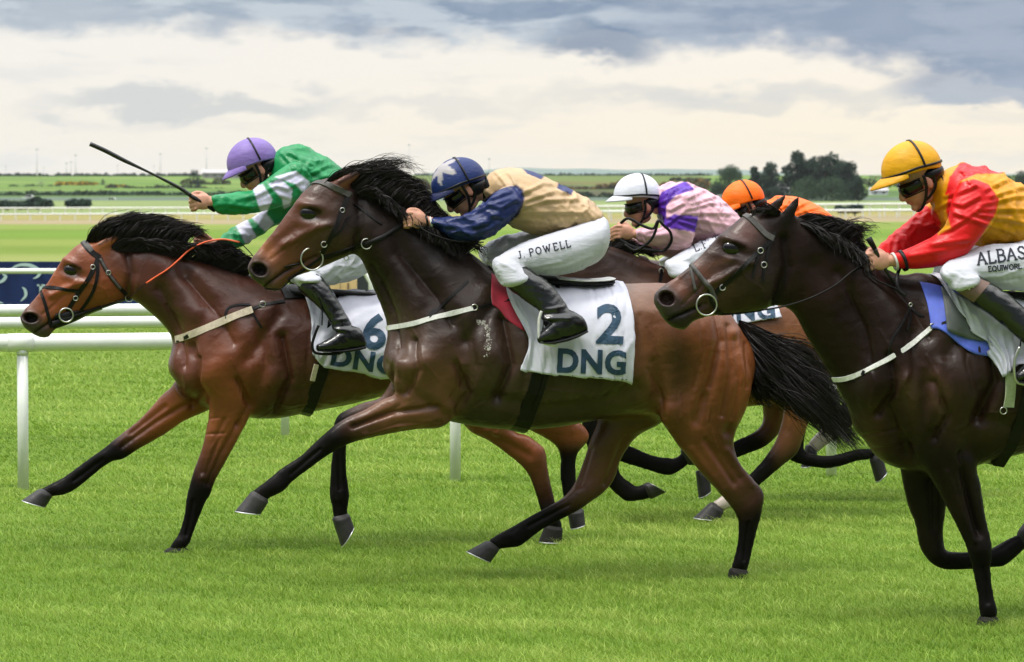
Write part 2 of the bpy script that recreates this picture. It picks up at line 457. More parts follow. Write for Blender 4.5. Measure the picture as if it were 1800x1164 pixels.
# ------------------------------------------------------------------ materials
def mat(name, base=(.5, .5, .5), rough=.5, spec=.5, metal=0.0, attr=False, var=0.0, vscale=8.0, bump=0.0, bscale=60.0,
        sheen=0.0, coat=0.0, stretch=None, detail=4, trans=0.0, crough=.2):
    m = bpy.data.materials.new(name); m.use_nodes = True; t = NT(m.node_tree)
    b = m.node_tree.nodes['Principled BSDF']
    b.inputs['Roughness'].default_value = rough; b.inputs['Specular IOR Level'].default_value = spec
    b.inputs['Metallic'].default_value = metal; b.inputs['Sheen Weight'].default_value = sheen
    b.inputs['Coat Weight'].default_value = coat; b.inputs['Coat Roughness'].default_value = crough
    if attr:
        a = t.node('ShaderNodeVertexColor', layer_name='Col'); c = a.outputs['Color']
        if base != (.5, .5, .5):
            mm = t.node('ShaderNodeMix', data_type='RGBA', blend_type='MULTIPLY'); mm.inputs[0].default_value = 1
            t.link(c, mm.inputs[6]); mm.inputs[7].default_value = (*base, 1); c = mm.outputs[2]
    else:
        rg = t.node('ShaderNodeRGB'); rg.outputs[0].default_value = (*base, 1); c = rg.outputs[0]
    tc = t.node('ShaderNodeTexCoord'); vec = tc.outputs['Object']
    if stretch:
        mp = t.node('ShaderNodeMapping'); mp.inputs['Scale'].default_value = stretch; t.link(vec, mp.inputs[0]); vec = mp.outputs[0]
    if var > 0:
        n = t.noise(vec, vscale, detail); f = t.smooth(n, .3, .7)
        hs = t.node('ShaderNodeHueSaturation'); t.link(c, hs.inputs['Color'])
        t.link(t.math('ADD', t.math('MULTIPLY', f, 2*var), 1-var), hs.inputs['Value']); c = hs.outputs[0]
        t.link(t.math('ADD', t.math('MULTIPLY', f, .18), rough-.09), b.inputs['Roughness'])
    t.link(c, b.inputs['Base Color'])
    if bump > 0:
        n = t.noise(vec, bscale, 5, .6); bp = t.node('ShaderNodeBump'); bp.inputs['Strength'].default_value = 1.0
        bp.inputs['Distance'].default_value = bump; t.link(n, bp.inputs['Height']); t.link(bp.outputs[0], b.inputs['Normal'])
    if trans > 0:
        tr = t.node('ShaderNodeBsdfTranslucent'); t.link(c, tr.inputs[0]); mx = t.node('ShaderNodeMixShader'); mx.inputs[0].default_value = trans
        t.link(b.outputs[0], mx.inputs[1]); t.link(tr.outputs[0], mx.inputs[2]); t.link(mx.outputs[0], m.node_tree.nodes['Material Output'].inputs[0])
    return m
M = {}
M['coat'] = mat('horse_coat', attr=True, rough=.36, spec=.20, var=.16, vscale=6, bump=.0012, bscale=90, sheen=.0, coat=.05, crough=.22)
def coat_extra():
    m = M['coat']; t = NT(m.node_tree); b = m.node_tree.nodes['Principled BSDF']; tc = t.node('ShaderNodeTexCoord')
    old = b.inputs['Normal'].links[0].from_node
    n = t.noise(tc.outputs['Object'], 5.5, 3, .5, .6); r_ = t.math('POWER', t.math('SUBTRACT', 1.0, t.math('ABSOLUTE', t.math('SUBTRACT', t.math('MULTIPLY', n, 2.0), 1.0))), 9.0)
    n2 = t.noise(tc.outputs['Object'], 16, 3, .5, .3)
    bp = t.node('ShaderNodeBump'); bp.inputs['Distance'].default_value = .0035; bp.inputs['Strength'].default_value = .8
    lum = t.node('ShaderNodeRGBToBW'); t.link(b.inputs['Base Color'].links[0].from_socket, lum.inputs[0])
    t.link(t.math('ADD', .07, t.math('MULTIPLY', t.smooth(lum.outputs[0], .004, .03), .23)), b.inputs['Specular IOR Level'])
    t.link(t.math('SUBTRACT', .62, t.math('MULTIPLY', t.smooth(lum.outputs[0], .0042, .0085), .27)), b.inputs['Roughness'])
    t.link(t.math('ADD', t.math('MULTIPLY', r_, .4), t.math('MULTIPLY', n2, 1.0)), bp.inputs['Height']); t.link(bp.outputs[0], old.inputs['Normal'])
coat_extra()
M['hair'] = mat('horse_hair', (.0085, .0065, .0058), .5, .16, var=.3, vscale=20)
M['hoof'] = mat('hoof_horn', (.019, .0175, .0165), .55, .4, var=.35, vscale=25, bump=.002, bscale=60)
M['hoofdark'] = mat('dark_hoof', (.012, .011, .009), .7, .2, var=.35, vscale=25)  # darker tone for the hooves set on the ground
M['shoe'] = mat('horseshoe_metal', (.6, .6, .6), .35, .5, metal=.9)
M['eye'] = mat('eye_gloss', (.003, .002, .002), .08, .5)
M['leather'] = mat('black_leather', (.007, .0065, .0065), .42, .18, var=.2, vscale=30, bump=.0006, bscale=200)
M['greyleather'] = mat('worn_grey_strap', (.065, .06, .056), .5, .3, var=.25, vscale=40)
M['cream'] = mat('cream_webbing', (.55, .47, .36), .7, .3, var=.12, vscale=60, bump=.0008, bscale=300)
M['whiteweb'] = mat('white_webbing', (.6, .6, .57), .7, .3, var=.12, vscale=60)
M['orange_rein'] = mat('orange_rubber', (.75, .11, .03), .55, .4, var=.12, vscale=40, bump=.001, bscale=250)
M['steel'] = mat('steel', (.55, .54, .52), .32, .5, metal=1.0)
M['clothwhite'] = mat('saddle_cloth_cotton', (.54, .545, .62), .75, .3, var=.05, vscale=12, bump=.003, bscale=14)
M['navyprint'] = mat('navy_print', (.018, .05, .09), .6, .35, var=.15, vscale=20)
M['red_pad'] = mat('red_pad', (.33, .012, .035), .7, .3, var=.2, vscale=14, sheen=.3)
M['blue_pad'] = mat('blue_pad', (.09, .14, .62), .55, .4, var=.15, vscale=14)
M['grey_pad'] = mat('grey_pad', (.09, .10, .10), .55, .4, var=.2, vscale=14)
M['silk'] = mat('racing_silk', attr=True, rough=.40, spec=.3, var=.12, vscale=7, bump=.006, bscale=9, sheen=.0, stretch=(1.2, 1, 2.0))
M['helmet'] = mat('helmet_cover', attr=True, rough=.45, spec=.25, var=.10, vscale=10, bump=.004, bscale=15, stretch=(1, 1, 2.4))
M['breeches'] = mat('white_breeches', attr=True, rough=.5, spec=.3, var=.05, vscale=10, bump=.005, bscale=13, stretch=(.8, 1, 2.6))
M['boot'] = mat('patent_boot', (.006, .007, .007), .2, .5, coat=.22, crough=.08, bump=.008, bscale=13)
M['skin'] = mat('skin', attr=True, rough=.5, spec=.4, var=.12, vscale=25, bump=.0008, bscale=120)
M['black'] = mat('black_plastic', (.006, .006, .007), .35, .25)
M['lens'] = mat('goggle_lens', (.006, .005, .006), .14, .4)
M['pvc'] = mat('white_rail_plastic', (.70, .72, .68), .35, .5, var=.05, vscale=3, bump=.0005, bscale=40)
M['ink'] = mat('black_print', (.015, .018, .03), .6, .3)
M['brownpatch'] = mat('brown_leather', (.14, .085, .065), .55, .4, var=.12, vscale=60, bump=.0006, bscale=300)
M['whip'] = mat('whip_leather', (.008, .008, .009), .3, .5, var=.2, vscale=60, bump=.001, bscale=200)
# ------------------------------------------------------------------ the ground
GY = np.array([-60, 50, 100, 200, 300, 545, 667, 800, 900, 1000, 1200, 1600, 2100, 2500, 3400, 10100.])
GZ = np.array([0, 0, -.53, -1.6, -2.65, -5.2, -5.65, -5.6, -4.9, -4.6, -3.35, -1.7, 1.70, 2.0, -12, -60.])
def ground_z(X, Y):
    z = np.interp(Y, GY, GZ)
    k = np.clip((np.asarray(X)/np.maximum(np.asarray(Y), 1)+.01)/.13, 0, 1); k = k*k*(3-2*k)
    b = np.exp(-((np.asarray(Y)-560)/170.0)**2)
    return z + .75*k*b
def gY(v, Ymin=20, Ymax=2300):
    """distance at which the centre-line ground is seen in picture row v"""
    Ys = np.linspace(Ymin, Ymax, 6000); vv = V0 + FPX*(CH-np.interp(Ys, GY, GZ))/Ys
    i = np.where(vv >= v)[0]; return Ys[i[-1]] if len(i) else Ymax
def fbm2(x, y, seed=0):
    X = np.stack([x, y, np.full_like(x, seed*3.1)], 1); return vnoise(X, seed)
def build_ground():
    rows = list(np.arange(-60, 8, 6)) + list(np.linspace(8, 60, 120)) + list(np.geomspace(60.5, 2500, 560)) + list(np.geomspace(2600, 10100, 20))
    rows = np.array(rows); nx = 260; t = np.linspace(-1, 1, nx)
    X = (t[None, :]*(12+np.abs(rows)[:, None]*.30)); Yg = np.repeat(rows[:, None], nx, 1)
    # wide outer skirt
    X[:, 0] *= 4; X[:, -1] *= 4
    Z = ground_z(X, Yg)
    x, y, z = X.ravel(), Yg.ravel(), Z.ravel()
    V = np.stack([x, y, z], 1)
    a = x/np.maximum(y, 1)*FPX+900          # where across the view, used only to size patches of land cover
    n1 = fbm2(x*.02, y*.02, 1); n2 = fbm2(x*.1, y*.05, 2)
    C = np.tile(np.array([.135, .21, .028]), (len(V), 1))
    def setc(mask, c, k=1.0):
        m = np.clip(mask, 0, 1)[:, None]*k; C[:] = C*(1-m)+np.array(c)*m
    def band(y0, y1, s=.03):
        return 1/(1+np.exp(-(y-y0)/(s*y0)))*1/(1+np.exp((y-y1)/(s*y1)))
    yw = y*(1+.03*n1) + x*.19
    # mown bands of the course, light and dark
    for v0, v1, c in ((575, 560, (.17, .20, .045)), (462, 446, (.215, .235, .075)), (446, 432, (.135, .195, .032)), (432, 420, (.19, .23, .052)), (420, 404, (.105, .175, .022)), (404, 395, (.165, .215, .045))):
        setc(band(gY(v0), gY(v1)), c, .85)
    setc(band(gY(394.5), gY(385.5), .006), (.25, .205, .115))
    setc(band(gY(385.5), gY(376), .01), (.25, .205, .075), .85)
    setc(band(gY(376), gY(352.5), .01), (.165, .205, .08), .9)
    setc(band(gY(352.5), gY(346.5), .008), (.085, .115, .10))
    setc(band(gY(346.5), 1700, .01), (.06, .11, .03))
    f = (y > gY(335)); setc(f*1.0, (.10, .175, .030)); setc(f*(n1 > .35), (.15, .20, .05), .8); setc(f*(n1 < -.7), (.075, .14, .028), .8)
    setc((y > 1250)*(np.sin(y*.021+n1*2)*.5+.5 > .82), (.09, .14, .035), .7)
    # rough scrub on the right half of the hill
    scr = (y > gY(346))*(a > 560+60*n2)*(a < 1240); setc(scr*(n2+n1 > -.6), (.065, .058, .032), .9)
    setc(scr*(y > 1650), (.10, .14, .035), .9)
    setc(scr*(y > 1500)*(y < 1700)*(n1 > -.1), (.13, .105, .035), .8)
    bv = (1+.10*n2+.06*n1)[:, None]; C *= bv
    F = []
    idx = np.arange(len(rows)*nx).reshape(len(rows), nx)
    Q = np.stack([idx[:-1, :-1], idx[:-1, 1:], idx[1:, 1:], idx[1:, :-1]], -1).reshape(-1, 4)
    g = bpy.data.materials.new('turf'); g.use_nodes = True; t_ = NT(g.node_tree); b = g.node_tree.nodes['Principled BSDF']
    b.inputs['Roughness'].default_value = .9; b.inputs['Specular IOR Level'].default_value = .1
    at = t_.node('ShaderNodeVertexColor', layer_name='Col'); tc = t_.node('ShaderNodeTexCoord')
    nA = t_.noise(tc.outputs['Object'], 3.0, 6, .65); nB = t_.noise(tc.outputs['Object'], 35, 4, .6)
    hs = t_.node('ShaderNodeHueSaturation'); t_.link(at.outputs[0], hs.inputs['Color'])
    t_.link(t_.math('ADD', .68, t_.math('ADD', t_.math('MULTIPLY', nA, .32), t_.math('MULTIPLY', nB, .30))), hs.inputs['Value'])
    t_.link(hs.outputs[0], b.inputs['Base Color'])
    bp = t_.node('ShaderNodeBump'); bp.inputs['Distance'].default_value = .03; t_.link(nB, bp.inputs['Height']); t_.link(bp.outputs[0], b.inputs['Normal'])
    o = mk('ground', V, Q, g, cols=C); tag(o, kind='structure'); return o
build_ground()

def build_grass():
    r = np.random.default_rng(3); X = []; Y = []
    for y0, y1, dens in ((12.6, 15.5, 8200), (15.5, 19, 6400), (19, 23, 4200), (23, 28, 2200), (28, 36, 700), (36, 48, 300)):
        wd = .175*y1+1.6; n = int((y1-y0)*2*wd*dens)
        X.append(r.uniform(-wd, wd, n)); Y.append(r.uniform(y0, y1, n))
    x = np.concatenate(X); y = np.concatenate(Y); n = len(x)
    p1 = fbm2(x*.9, y*.9, 4); p2 = fbm2(x*3.6, y*3.6, 5); p5 = fbm2(x*.55, y*2.0, 9); p3 = fbm2(x*.35+5, y*1.3, 6); p4 = fbm2(x*11, y*11, 8)
    h = (.026+.009*p1+.011*p2+.011*p4)*r.uniform(.5, 1.4, n); h = np.clip(h, .012, .09)
    far = np.clip((y-18)/20, 0, 1); w = .0014*(1+2.8*far)*r.uniform(.7, 1.5, n)
    az = r.uniform(0, 2*np.pi, n) + .5*p2; ln = h*r.uniform(.3, 1.7, n)*(1+.3*p2)
    lx = np.cos(az)*ln - .010; ly = np.sin(az)*ln
    fa = r.uniform(0, np.pi, n); wx, wy = np.cos(fa)*w, np.sin(fa)*w*.6
    B = np.stack([x, y, np.zeros(n)-.004], 1); S = np.stack([wx, wy, np.zeros(n)], 1)
    Md = B + np.stack([lx*.35, ly*.35, h*.62], 1); T = B + np.stack([lx, ly, h], 1)
    V = np.stack([B-S, B+S, Md+S*.8, Md-S*.8, T+S*.1, T-S*.1], 1).reshape(-1, 3)
    k = np.arange(n)[:, None]*6
    Q = np.concatenate([k+np.array([[0, 1, 2, 3]]), k+np.array([[3, 2, 4, 5]])], 1).reshape(-1, 4)
    base = np.array([.195, .325, .030]); dry = np.array([.39, .48, .105]); dark = np.array([.095, .19, .014])
    t = np.clip(.43+.18*p1+.12*p3+.24*p2+.18*p4+.16*p5+r.normal(0, .17, n), 0, 1)[:, None]
    c = np.where(t < .5, dark+(base-dark)*t*2, base+(dry-base)*(t-.5)*2)
    c *= r.uniform(.8, 1.2, n)[:, None]
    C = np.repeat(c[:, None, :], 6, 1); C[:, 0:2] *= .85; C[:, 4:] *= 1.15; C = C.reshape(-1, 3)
    m = bpy.data.materials.new('grass_blade'); m.use_nodes = True; tt = NT(m.node_tree); b = m.node_tree.nodes['Principled BSDF']
    at = tt.node('ShaderNodeVertexColor', layer_name='Col'); tt.link(at.outputs[0], b.inputs['Base Color'])
    b.inputs['Roughness'].default_value = .55; b.inputs['Specular IOR Level'].default_value = .3
    tr = tt.node('ShaderNodeBsdfTranslucent'); tt.link(at.outputs[0], tr.inputs[0]); mx = tt.node('ShaderNodeMixShader'); mx.inputs[0].default_value = .35
    tt.link(b.outputs[0], mx.inputs[1]); tt.link(tr.outputs[0], mx.inputs[2]); tt.link(mx.outputs[0], m.node_tree.nodes['Material Output'].inputs[0])
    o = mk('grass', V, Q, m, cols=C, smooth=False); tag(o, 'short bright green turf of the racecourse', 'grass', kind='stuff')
build_grass()

# ------------------------------------------------------------------ vegetation in the distance
M['leaf'] = mat('foliage', attr=True, rough=.8, spec=.15, trans=.2)
M['bark'] = mat('bark', (.07, .055, .04), .9, .2, var=.3, vscale=3)
def leaves(mb, clumps, n, size, cols, seed=0):
    """clumps: (x,y,z,rx,ry,rz); n leaf faces in total"""
    r = np.random.default_rng(seed); cl = np.array(clumps, float); vol = cl[:, 3]*cl[:, 5]; pr = vol/vol.sum()
    k = r.choice(len(cl), n, p=pr); d = r.normal(size=(n, 3)); d /= np.linalg.norm(d, axis=1)[:, None]
    rad = r.uniform(.45, 1.08, n)**.6
    c = cl[k, :3]+d*cl[k, 3:6]*rad[:, None]
    a = r.normal(size=(n, 3)); a /= np.linalg.norm(a, axis=1)[:, None]; b = np.cross(a, r.normal(size=(n, 3))); b /= np.linalg.norm(b, axis=1)[:, None]
    s = size*r.uniform(.5, 1.3, n)[:, None]
    V = np.stack([c-a*s, c+b*s*.6, c+a*s, c-b*s*.6], 1).reshape(-1, 3)
    cc = np.array(cols)[r.integers(0, len(cols), n)]; tone = r.uniform(.75, 1.25, len(cl))[k][:, None]
    C = np.repeat(cc*tone*r.uniform(.8, 1.2, n)[:, None], 4, 0)
    F = [(4*i, 4*i+1, 4*i+2, 4*i+3) for i in range(n)]
    mb.add(V, F, C)
def at_px(u, v, Y):
    q = P(u, v, Y); return q
GR1 = [(.034, .064, .034), (.046, .082, .044), (.060, .095, .054)]
GR2 = [(.022, .042, .030), (.034, .058, .042), (.024, .046, .028)]
GR3 = [(.05, .085, .06), (.062, .095, .07), (.042, .07, .05)]
YEL = [(.42, .27, .02), (.30, .20, .03), (.08, .09, .03)]
def tree(u, vb, vt, wpx, Y, cols, label, shape='round', seed=0, n=1500, cat='tree', group='trees beyond the racecourse'):
    r = random.Random(seed); s = FPX/Y; b = at_px(u, vb, Y); H = (vb-vt)/s; W = wpx/s/2
    zt = float(ground_z(b[0], Y)); 
    root = empty('tree', (b[0], Y, b[2])); tag(root, label, cat, group)
    m = MB(); tube(m, [b+(0, 0, -.5), b+(W*.05, 0, H*.3), b+(-W*.05, 0, H*.6), b+(0, 0, H*.86)], [H*.035, H*.026, H*.018, H*.006], n=7)
    cl = []
    for i in range(46 if shape != 'cone' else 30):
        t = r.random(); z = H*(.10+.82*t)
        if shape == 'cone': ww = W*(1.05-t)*.9
        elif shape == 'flat': ww = W*(.35+.75*math.sin(math.pi*min(1, t*.75+.2)))
        else: ww = W*math.sqrt(max(.05, 1-(2*t-.85)**2))*.85
        a = r.uniform(0, 6.28); q = r.random()**.5
        x, y = math.cos(a)*ww*q, math.sin(a)*ww*q; rr = W*r.uniform(.26, .44)
        cl.append((b[0]+x, Y+y, b[2]+z, rr, rr, rr*r.uniform(.55, .9)))
        if i % 3 == 0: tube(m, [b+(0, 0, z*.6), b+(x*.5, y*.5, z*.85), b+(x, y, z)], [H*.012, H*.009, H*.004], n=5)
    m.build('trunk', M['bark'], root)
    l = MB(); leaves(l, cl, n, H*.026, cols, seed); l.build('crown', M['leaf'], root, cols=True, smooth=False)
Yt = 930
for q in ((1262, 352, 322, 40, GR3, 'round', 'low pale bush at the left foot of the distant trees', 'bush'),
          (1283, 352, 291, 62, GR1, 'round', 'broad green tree at the left end of the distant tree clump', 'tree'),
          (1326, 352, 292, 34, GR2, 'cone', 'narrow dark conical tree just left of the pale tree in the distant clump', 'tree'),
          (1355, 352, 283, 42, GR3, 'round', 'pale grey green tree between the dark cone tree and the tall gappy pine', 'tree'),
          (1403, 352, 266, 56, GR2, 'round', 'tall gappy dark pine in the middle of the distant tree clump', 'tree'),
          (1452, 352, 270, 66, GR2, 'flat', 'tallest flat topped dark tree of the distant clump', 'tree'),
          (1492, 352, 286, 60, GR2, 'round', 'dark rounded tree at the right end of the distant clump', 'tree'),
          (1418, 356, 312, 60, GR1, 'round', 'low green tree in front of the tall pine', 'tree'),
          (1462, 357, 316, 76, GR1, 'round', 'wide low grey green tree in front of the flat topped tree', 'tree'),
          (1508, 356, 312, 36, GR2, 'round', 'small dark tree on the right edge of the distant clump', 'tree'),
          (1400, 362, 340, 56, GR1, 'round', 'low hedge bush at the foot of the distant trees', 'bush'),
          (1336, 353, 306, 66, GR1, 'round', 'wide mid green tree between the left tree and the dark cone tree', 'tree'),
          (1375, 353, 316, 40, GR2, 'round', 'low dark tree in front of the white house', 'tree'),
          (1428, 354, 282, 60, GR2, 'round', 'broad dark tree between the gappy pine and the flat topped tree', 'tree'),
          (1478, 354, 280, 64, GR1, 'round', 'broad blue green tree right of the flat topped tree', 'tree'),
          (1798, 346, 302, 60, GR2, 'round', 'dark tree behind the red and yellow rider at the right edge', 'tree'),
          (341, 331, 299, 30, GR2, 'round', 'dark blue green tree beside the long shed roof on the hill', 'tree'),
          (349, 332, 309, 22, GR1, 'round', 'small round bush at the foot of the tree by the long shed', 'bush'),
          (181, 332, 314, 9, GR2, 'round', 'small lone tree in the middle of the green hillside field', 'tree'),
          (72, 328, 318, 20, [(.35, .36, .33), (.25, .28, .22)], 'round', 'white blossoming bush on the green hillside', 'bush')):
    u, vb, vt, w, cc, sh, lb, ct = q
    Yq = Yt if vb > 340 else 1500
    if vb in (356, 357): Yq = 905
    if vb in (353, 354): Yq = 950
    if vb == 362: Yq = 870
    tree(u, vb, vt, w, Yq, cc, lb, sh, seed=int(u), n=5200 if w > 30 and Yq < 1000 else 1400, cat=ct)
def bushrow(name, u0, u1, v_top, v_bot, Y, cols, label, cat, seed, n=2500, gap=0.0, kind=None, hump=.5, size=.55):
    r = random.Random(seed); s = FPX/Y; cl = []; u = u0
    while u < u1:
        w = r.uniform(.8, 2.2)*(v_bot-v_top)
        if r.random() > gap:
            t = v_bot-(v_bot-v_top)*r.uniform(1-hump, 1.05); c = at_px(u, (t+v_bot)/2, Y+r.uniform(-3, 3))
            cl.append((c[0], c[1], c[2], w/s*.6, 2.0, (v_bot-t)/s*.58))
        u += w*.55
    l = MB(); leaves(l, cl, n, size, cols, seed)
    V, F, C = l.arrays(); c = V.mean(0); o = mk(name, V, F, M['leaf'], cols=C, smooth=False, loc=(c[0], c[1], V[:, 2].min()))
    tag(o, label, cat, kind=kind); return o
bushrow('hedge', -60, 420, 336, 350, 1060, GR1+GR2, 'long dark hedge along the foot of the green hillside', 'hedge', 1, 6000, hump=.45)
bushrow('hedge', -60, 440, 305, 311, 2060, GR2, 'dark hedge on the skyline at the left', 'hedge', 2, 3500, hump=.6, size=.9)
bushrow('hedge', 420, 1260, 338, 352, 1010, GR2+[(.05, .06, .03)], 'dark scrub hedge behind the riders in the middle of the hill foot', 'hedge', 3, 7000, hump=.5)
bushrow('bush', -40, 52, 353, 366, 700, GR2, 'dark scrub bush line behind the white fence at the far left', 'bush', 4, 1600)
bushrow('bush', 62, 82, 349, 365, 700, GR2, 'round dark bush behind the white fence, second from the left', 'bush', 5, 700, hump=.2)
bushrow('bush', 130, 152, 351, 364, 700, GR2, 'round dark bush behind the white fence left of the whip tip', 'bush', 6, 700, hump=.2)
bushrow('bush', 1475, 1506, 363, 371, 520, GR2, 'small dark bush behind the white fence right of the distant trees', 'bush', 7, 600)
bushrow('bush', 100, 110+60, 319, 325, 1450, YEL, 'yellow flowering gorse bush in the hillside field', 'gorse bush', 8, 900, hump=.4)
bushrow('bush', 190, 225, 324, 330, 1350, YEL+GR2, 'smaller patch of yellow gorse further right on the hillside', 'gorse bush', 9, 500)
bushrow('bush', 20, 110, 325, 331, 1400, GR2, 'thin dark hedge line crossing the hillside field', 'hedge', 10, 700, hump=.5, gap=.2)
bushrow('bush', 195, 400, 326, 338, 1300, [(.09, .075, .05), (.05, .06, .03)]+GR2, 'brown and green scrub on the hillside left of the lilac cap', 'scrub', 11, 2500, hump=.6)
bushrow('bush', 330, 400, 313, 330, 1500, [(.10, .10, .04), (.16, .12, .03)]+GR2, 'scrub with yellow gorse below the long shed', 'scrub', 12, 1500, hump=.6)
bushrow('scrub', 560, 1260, 316, 340, 1250, [(.085, .07, .04), (.16, .10, .03), (.05, .06, .03)], 'brown and orange scrub covering the middle of the hill', 'scrub', 13, 9000, hump=.6, kind='stuff', size=.7)
bushrow('hedge', 730, 1250, 305, 309, 2100, GR2, 'thin dark hedge on the skyline in the middle', 'hedge', 14, 2000, hump=.6, size=.8)
bushrow('hedge', 1185, 1250, 312, 318, 1700, [(.2, .13, .03)]+GR2, 'gorse hedge left of the distant tree clump', 'hedge', 15, 600, hump=.6, size=.7)
bushrow('hedge', 1500, 1900, 308, 330, 1300, [(.10, .10, .04)]+GR2, 'scrub hedge behind the red and yellow rider', 'hedge', 16, 1500, hump=.6, size=.7)

# long shed, masts, van, far hills
M['shed'] = mat('shed_grey', (.26, .25, .25), .7, .3, var=.1, vscale=.5)
M['shedroof'] = mat('shed_roof', (.40, .38, .38), .6, .3, var=.1, vscale=.5)
def shed(u0, u1, vt, vb, Y, label):
    s = FPX/Y; a = P(u0, vb, Y); b = P(u1, vb, Y); W = b[0]-a[0]; H = (vb-vt)/s; c = (a+b)/2
    root = empty('shed', c); tag(root, label, 'shed')
    m = MB(); box(m, c+(0, 6, H*.22-1), W, 10, H*.6+2); m.build('wall', M['shed'], root, smooth=False)
    m = MB(); x0, x1 = a[0]-1, b[0]+1; z0 = c[2]+H*.5; z1 = c[2]+H
    m.add([(x0, Y+.5, z0), (x1, Y+.5, z0), (x1, Y+6, z1), (x0, Y+6, z1), (x0, Y+11.5, z0), (x1, Y+11.5, z0)], [(0, 1, 2, 3), (3, 2, 5, 4), (0, 3, 4), (1, 5, 2), (0, 4, 5, 1)])
    m.build('roof', M['shedroof'], root, smooth=False)
    for i in range(6): m = MB(); box(m, (a[0]+W*(i+.5)/6, Y+.9, c[2]+H*.15), W*.06, .3, H*.25); m.build('door', M['grey_pad'], root, smooth=False)
shed(356, 440, 298, 310, 1900, 'long grey shed on the skyline behind the lilac cap')
M['white'] = mat('white_paint', (.7, .7, .68), .5, .4)
def house(u, vt, vb, w, Y, label):
    s = FPX/Y; c = P(u, vb, Y); H = (vb-vt)/s; W = w/s
    root = empty('house', c); tag(root, label, 'house')
    m = MB(); box(m, c+(0, 3, H*.3), W, 6, H*.6); m.build('wall', M['white'], root, smooth=False)
    m = MB(); z0 = c[2]+H*.6; z1 = c[2]+H; x0, x1 = c[0]-W*.55, c[0]+W*.55
    m.add([(x0, Y-.4, z0), (x1, Y-.4, z0), (x1, Y+3, z1), (x0, Y+3, z1), (x0, Y+6.4, z0), (x1, Y+6.4, z0)], [(0, 1, 2, 3), (3, 2, 5, 4), (0, 3, 4), (1, 5, 2), (0, 4, 5, 1)])
    m.build('roof', M['shedroof'], root, smooth=False)
    for k in (-.25, .25):
        m = MB(); box(m, (c[0]+W*k, Y-.05, c[2]+H*.32), W*.16, .12, H*.22); m.build('window', M['lens'], root, smooth=False)
house(1378, 322, 346, 26, 980, 'white house half hidden among the distant trees')
house(1546, 330, 343, 30, 1000, 'low pale building right of the distant tree clump')
def car(u, vb, w, Y, label):
    s = FPX/Y; c = P(u, vb, Y); L = w/s; H = L*.36
    root = empty('parked_car', c); tag(root, label, 'car')
    prof = [(-.5, .12), (-.49, .45), (-.3, .55), (-.18, .95), (.2, 1.0), (.36, .58), (.49, .5), (.5, .12)]
    m = MB(); V = [(c[0]+x*L, Y+y, c[2]+z*H+.15) for y in (-.85, .85) for x, z in prof]; n = len(prof)
    m.add(V, [tuple(range(n)), tuple(range(2*n-1, n-1, -1))]+[(i, i+n, (i+1) % n+n, (i+1) % n) for i in range(n)]); m.build('body', M['white'], root, smooth=False)
    for k in (-.3, .3):
        for y in (-.86, .86):
            m = MB(); ellipsoid(m, (c[0]+k*L, Y+y, c[2]+.32), [(.33, 0, 0), (0, .1, 0), (0, 0, .33)]); m.build('wheel', M['black'], root)
    m = MB(); V = [(c[0]+x*L, Y-.87, c[2]+z*H+.15) for x, z in ((-.26, .6), (-.17, .88), (.18, .92), (.3, .6))]; m.add(V, [(0, 1, 2, 3)]); m.build('window', M['lens'], root, smooth=False)
car(51, 352, 23, 1000, 'white car on the road below the hillside hedge')
car(196, 356, 22, 960, 'low white car further right on the road below the hedge')
car(1265, 349, 16, 900, 'white car at the left foot of the distant trees')
M['mast'] = mat('mast_grey', (.45, .46, .47), .6, .3)
for i, (u, vt, Y, lb) in enumerate(((65, 263, 2600, 'tallest floodlight mast above the skyline at the far left'), (10, 292, 3200, 'faint short mast at the left edge of the skyline'),
        (77, 294, 3200, 'faint short mast right beside the tallest left mast'), (117, 287, 2900, 'left one of the pair of floodlight masts left of the whip'),
        (125, 285, 2900, 'middle mast of the three close floodlight masts left of the whip'), (133, 273, 2700, 'tallest of the three close masts left of the whip'),
        (207, 291, 3000, 'faint mast under the whip'), (282, 271, 2700, 'floodlight mast above the whip handle'), (363, 261, 2600, 'tall floodlight mast left of the lilac cap'),
        (271, 292, 3200, 'faint mast just left of the mast above the whip handle'), (719, 255, 2600, 'floodlight mast behind the flying mane of the middle horse'),
        (860, 280, 2800, 'faint floodlight mast above the navy cap'))):
    s = FPX/Y; b = P(u, 309, Y); H = (309-vt)/s; k = 1.0 if vt < 290 else .6
    root = empty('floodlight_mast', b); tag(root, lb, 'mast', 'floodlight masts on the skyline')
    m = MB(); tube(m, [b+(0, 0, -2), b+(0, 0, H)], [.30*k, .20*k], n=6, sub=1); m.build('pole', M['mast'], root)
    m = MB(); box(m, b+(0, 0, H), 2.2*k, .8, .7); m.build('lamp_head', M['mast'], root, smooth=False)
M['hill'] = mat('far_hill', (.12, .17, .14), .9, .1)
def hills():
    Y = 9000; s = FPX/Y; us = np.linspace(-900, 2700, 240); V = []; F = []
    for i, u in enumerate(us):
        h = 299+3*math.sin(u*.004+1)+1.6*math.sin(u*.013)+.8*math.sin(u*.047)
        if u < 930: h += min(12, (930-u)*.05)
        if u > 1230: h += min(5, (u-1230)*.03)
        for v, dY in ((330, -1500), (315, -700), (h, 0), (h+14, 900)):
            V.append(P(u, v, Y+dY))
    for i in range(len(us)-1):
        for j in range(3): F.append((i*4+j, (i+1)*4+j, (i+1)*4+j+1, i*4+j+1))
    tag(mk('hills', V, F, M['hill']), kind='structure')
hills()

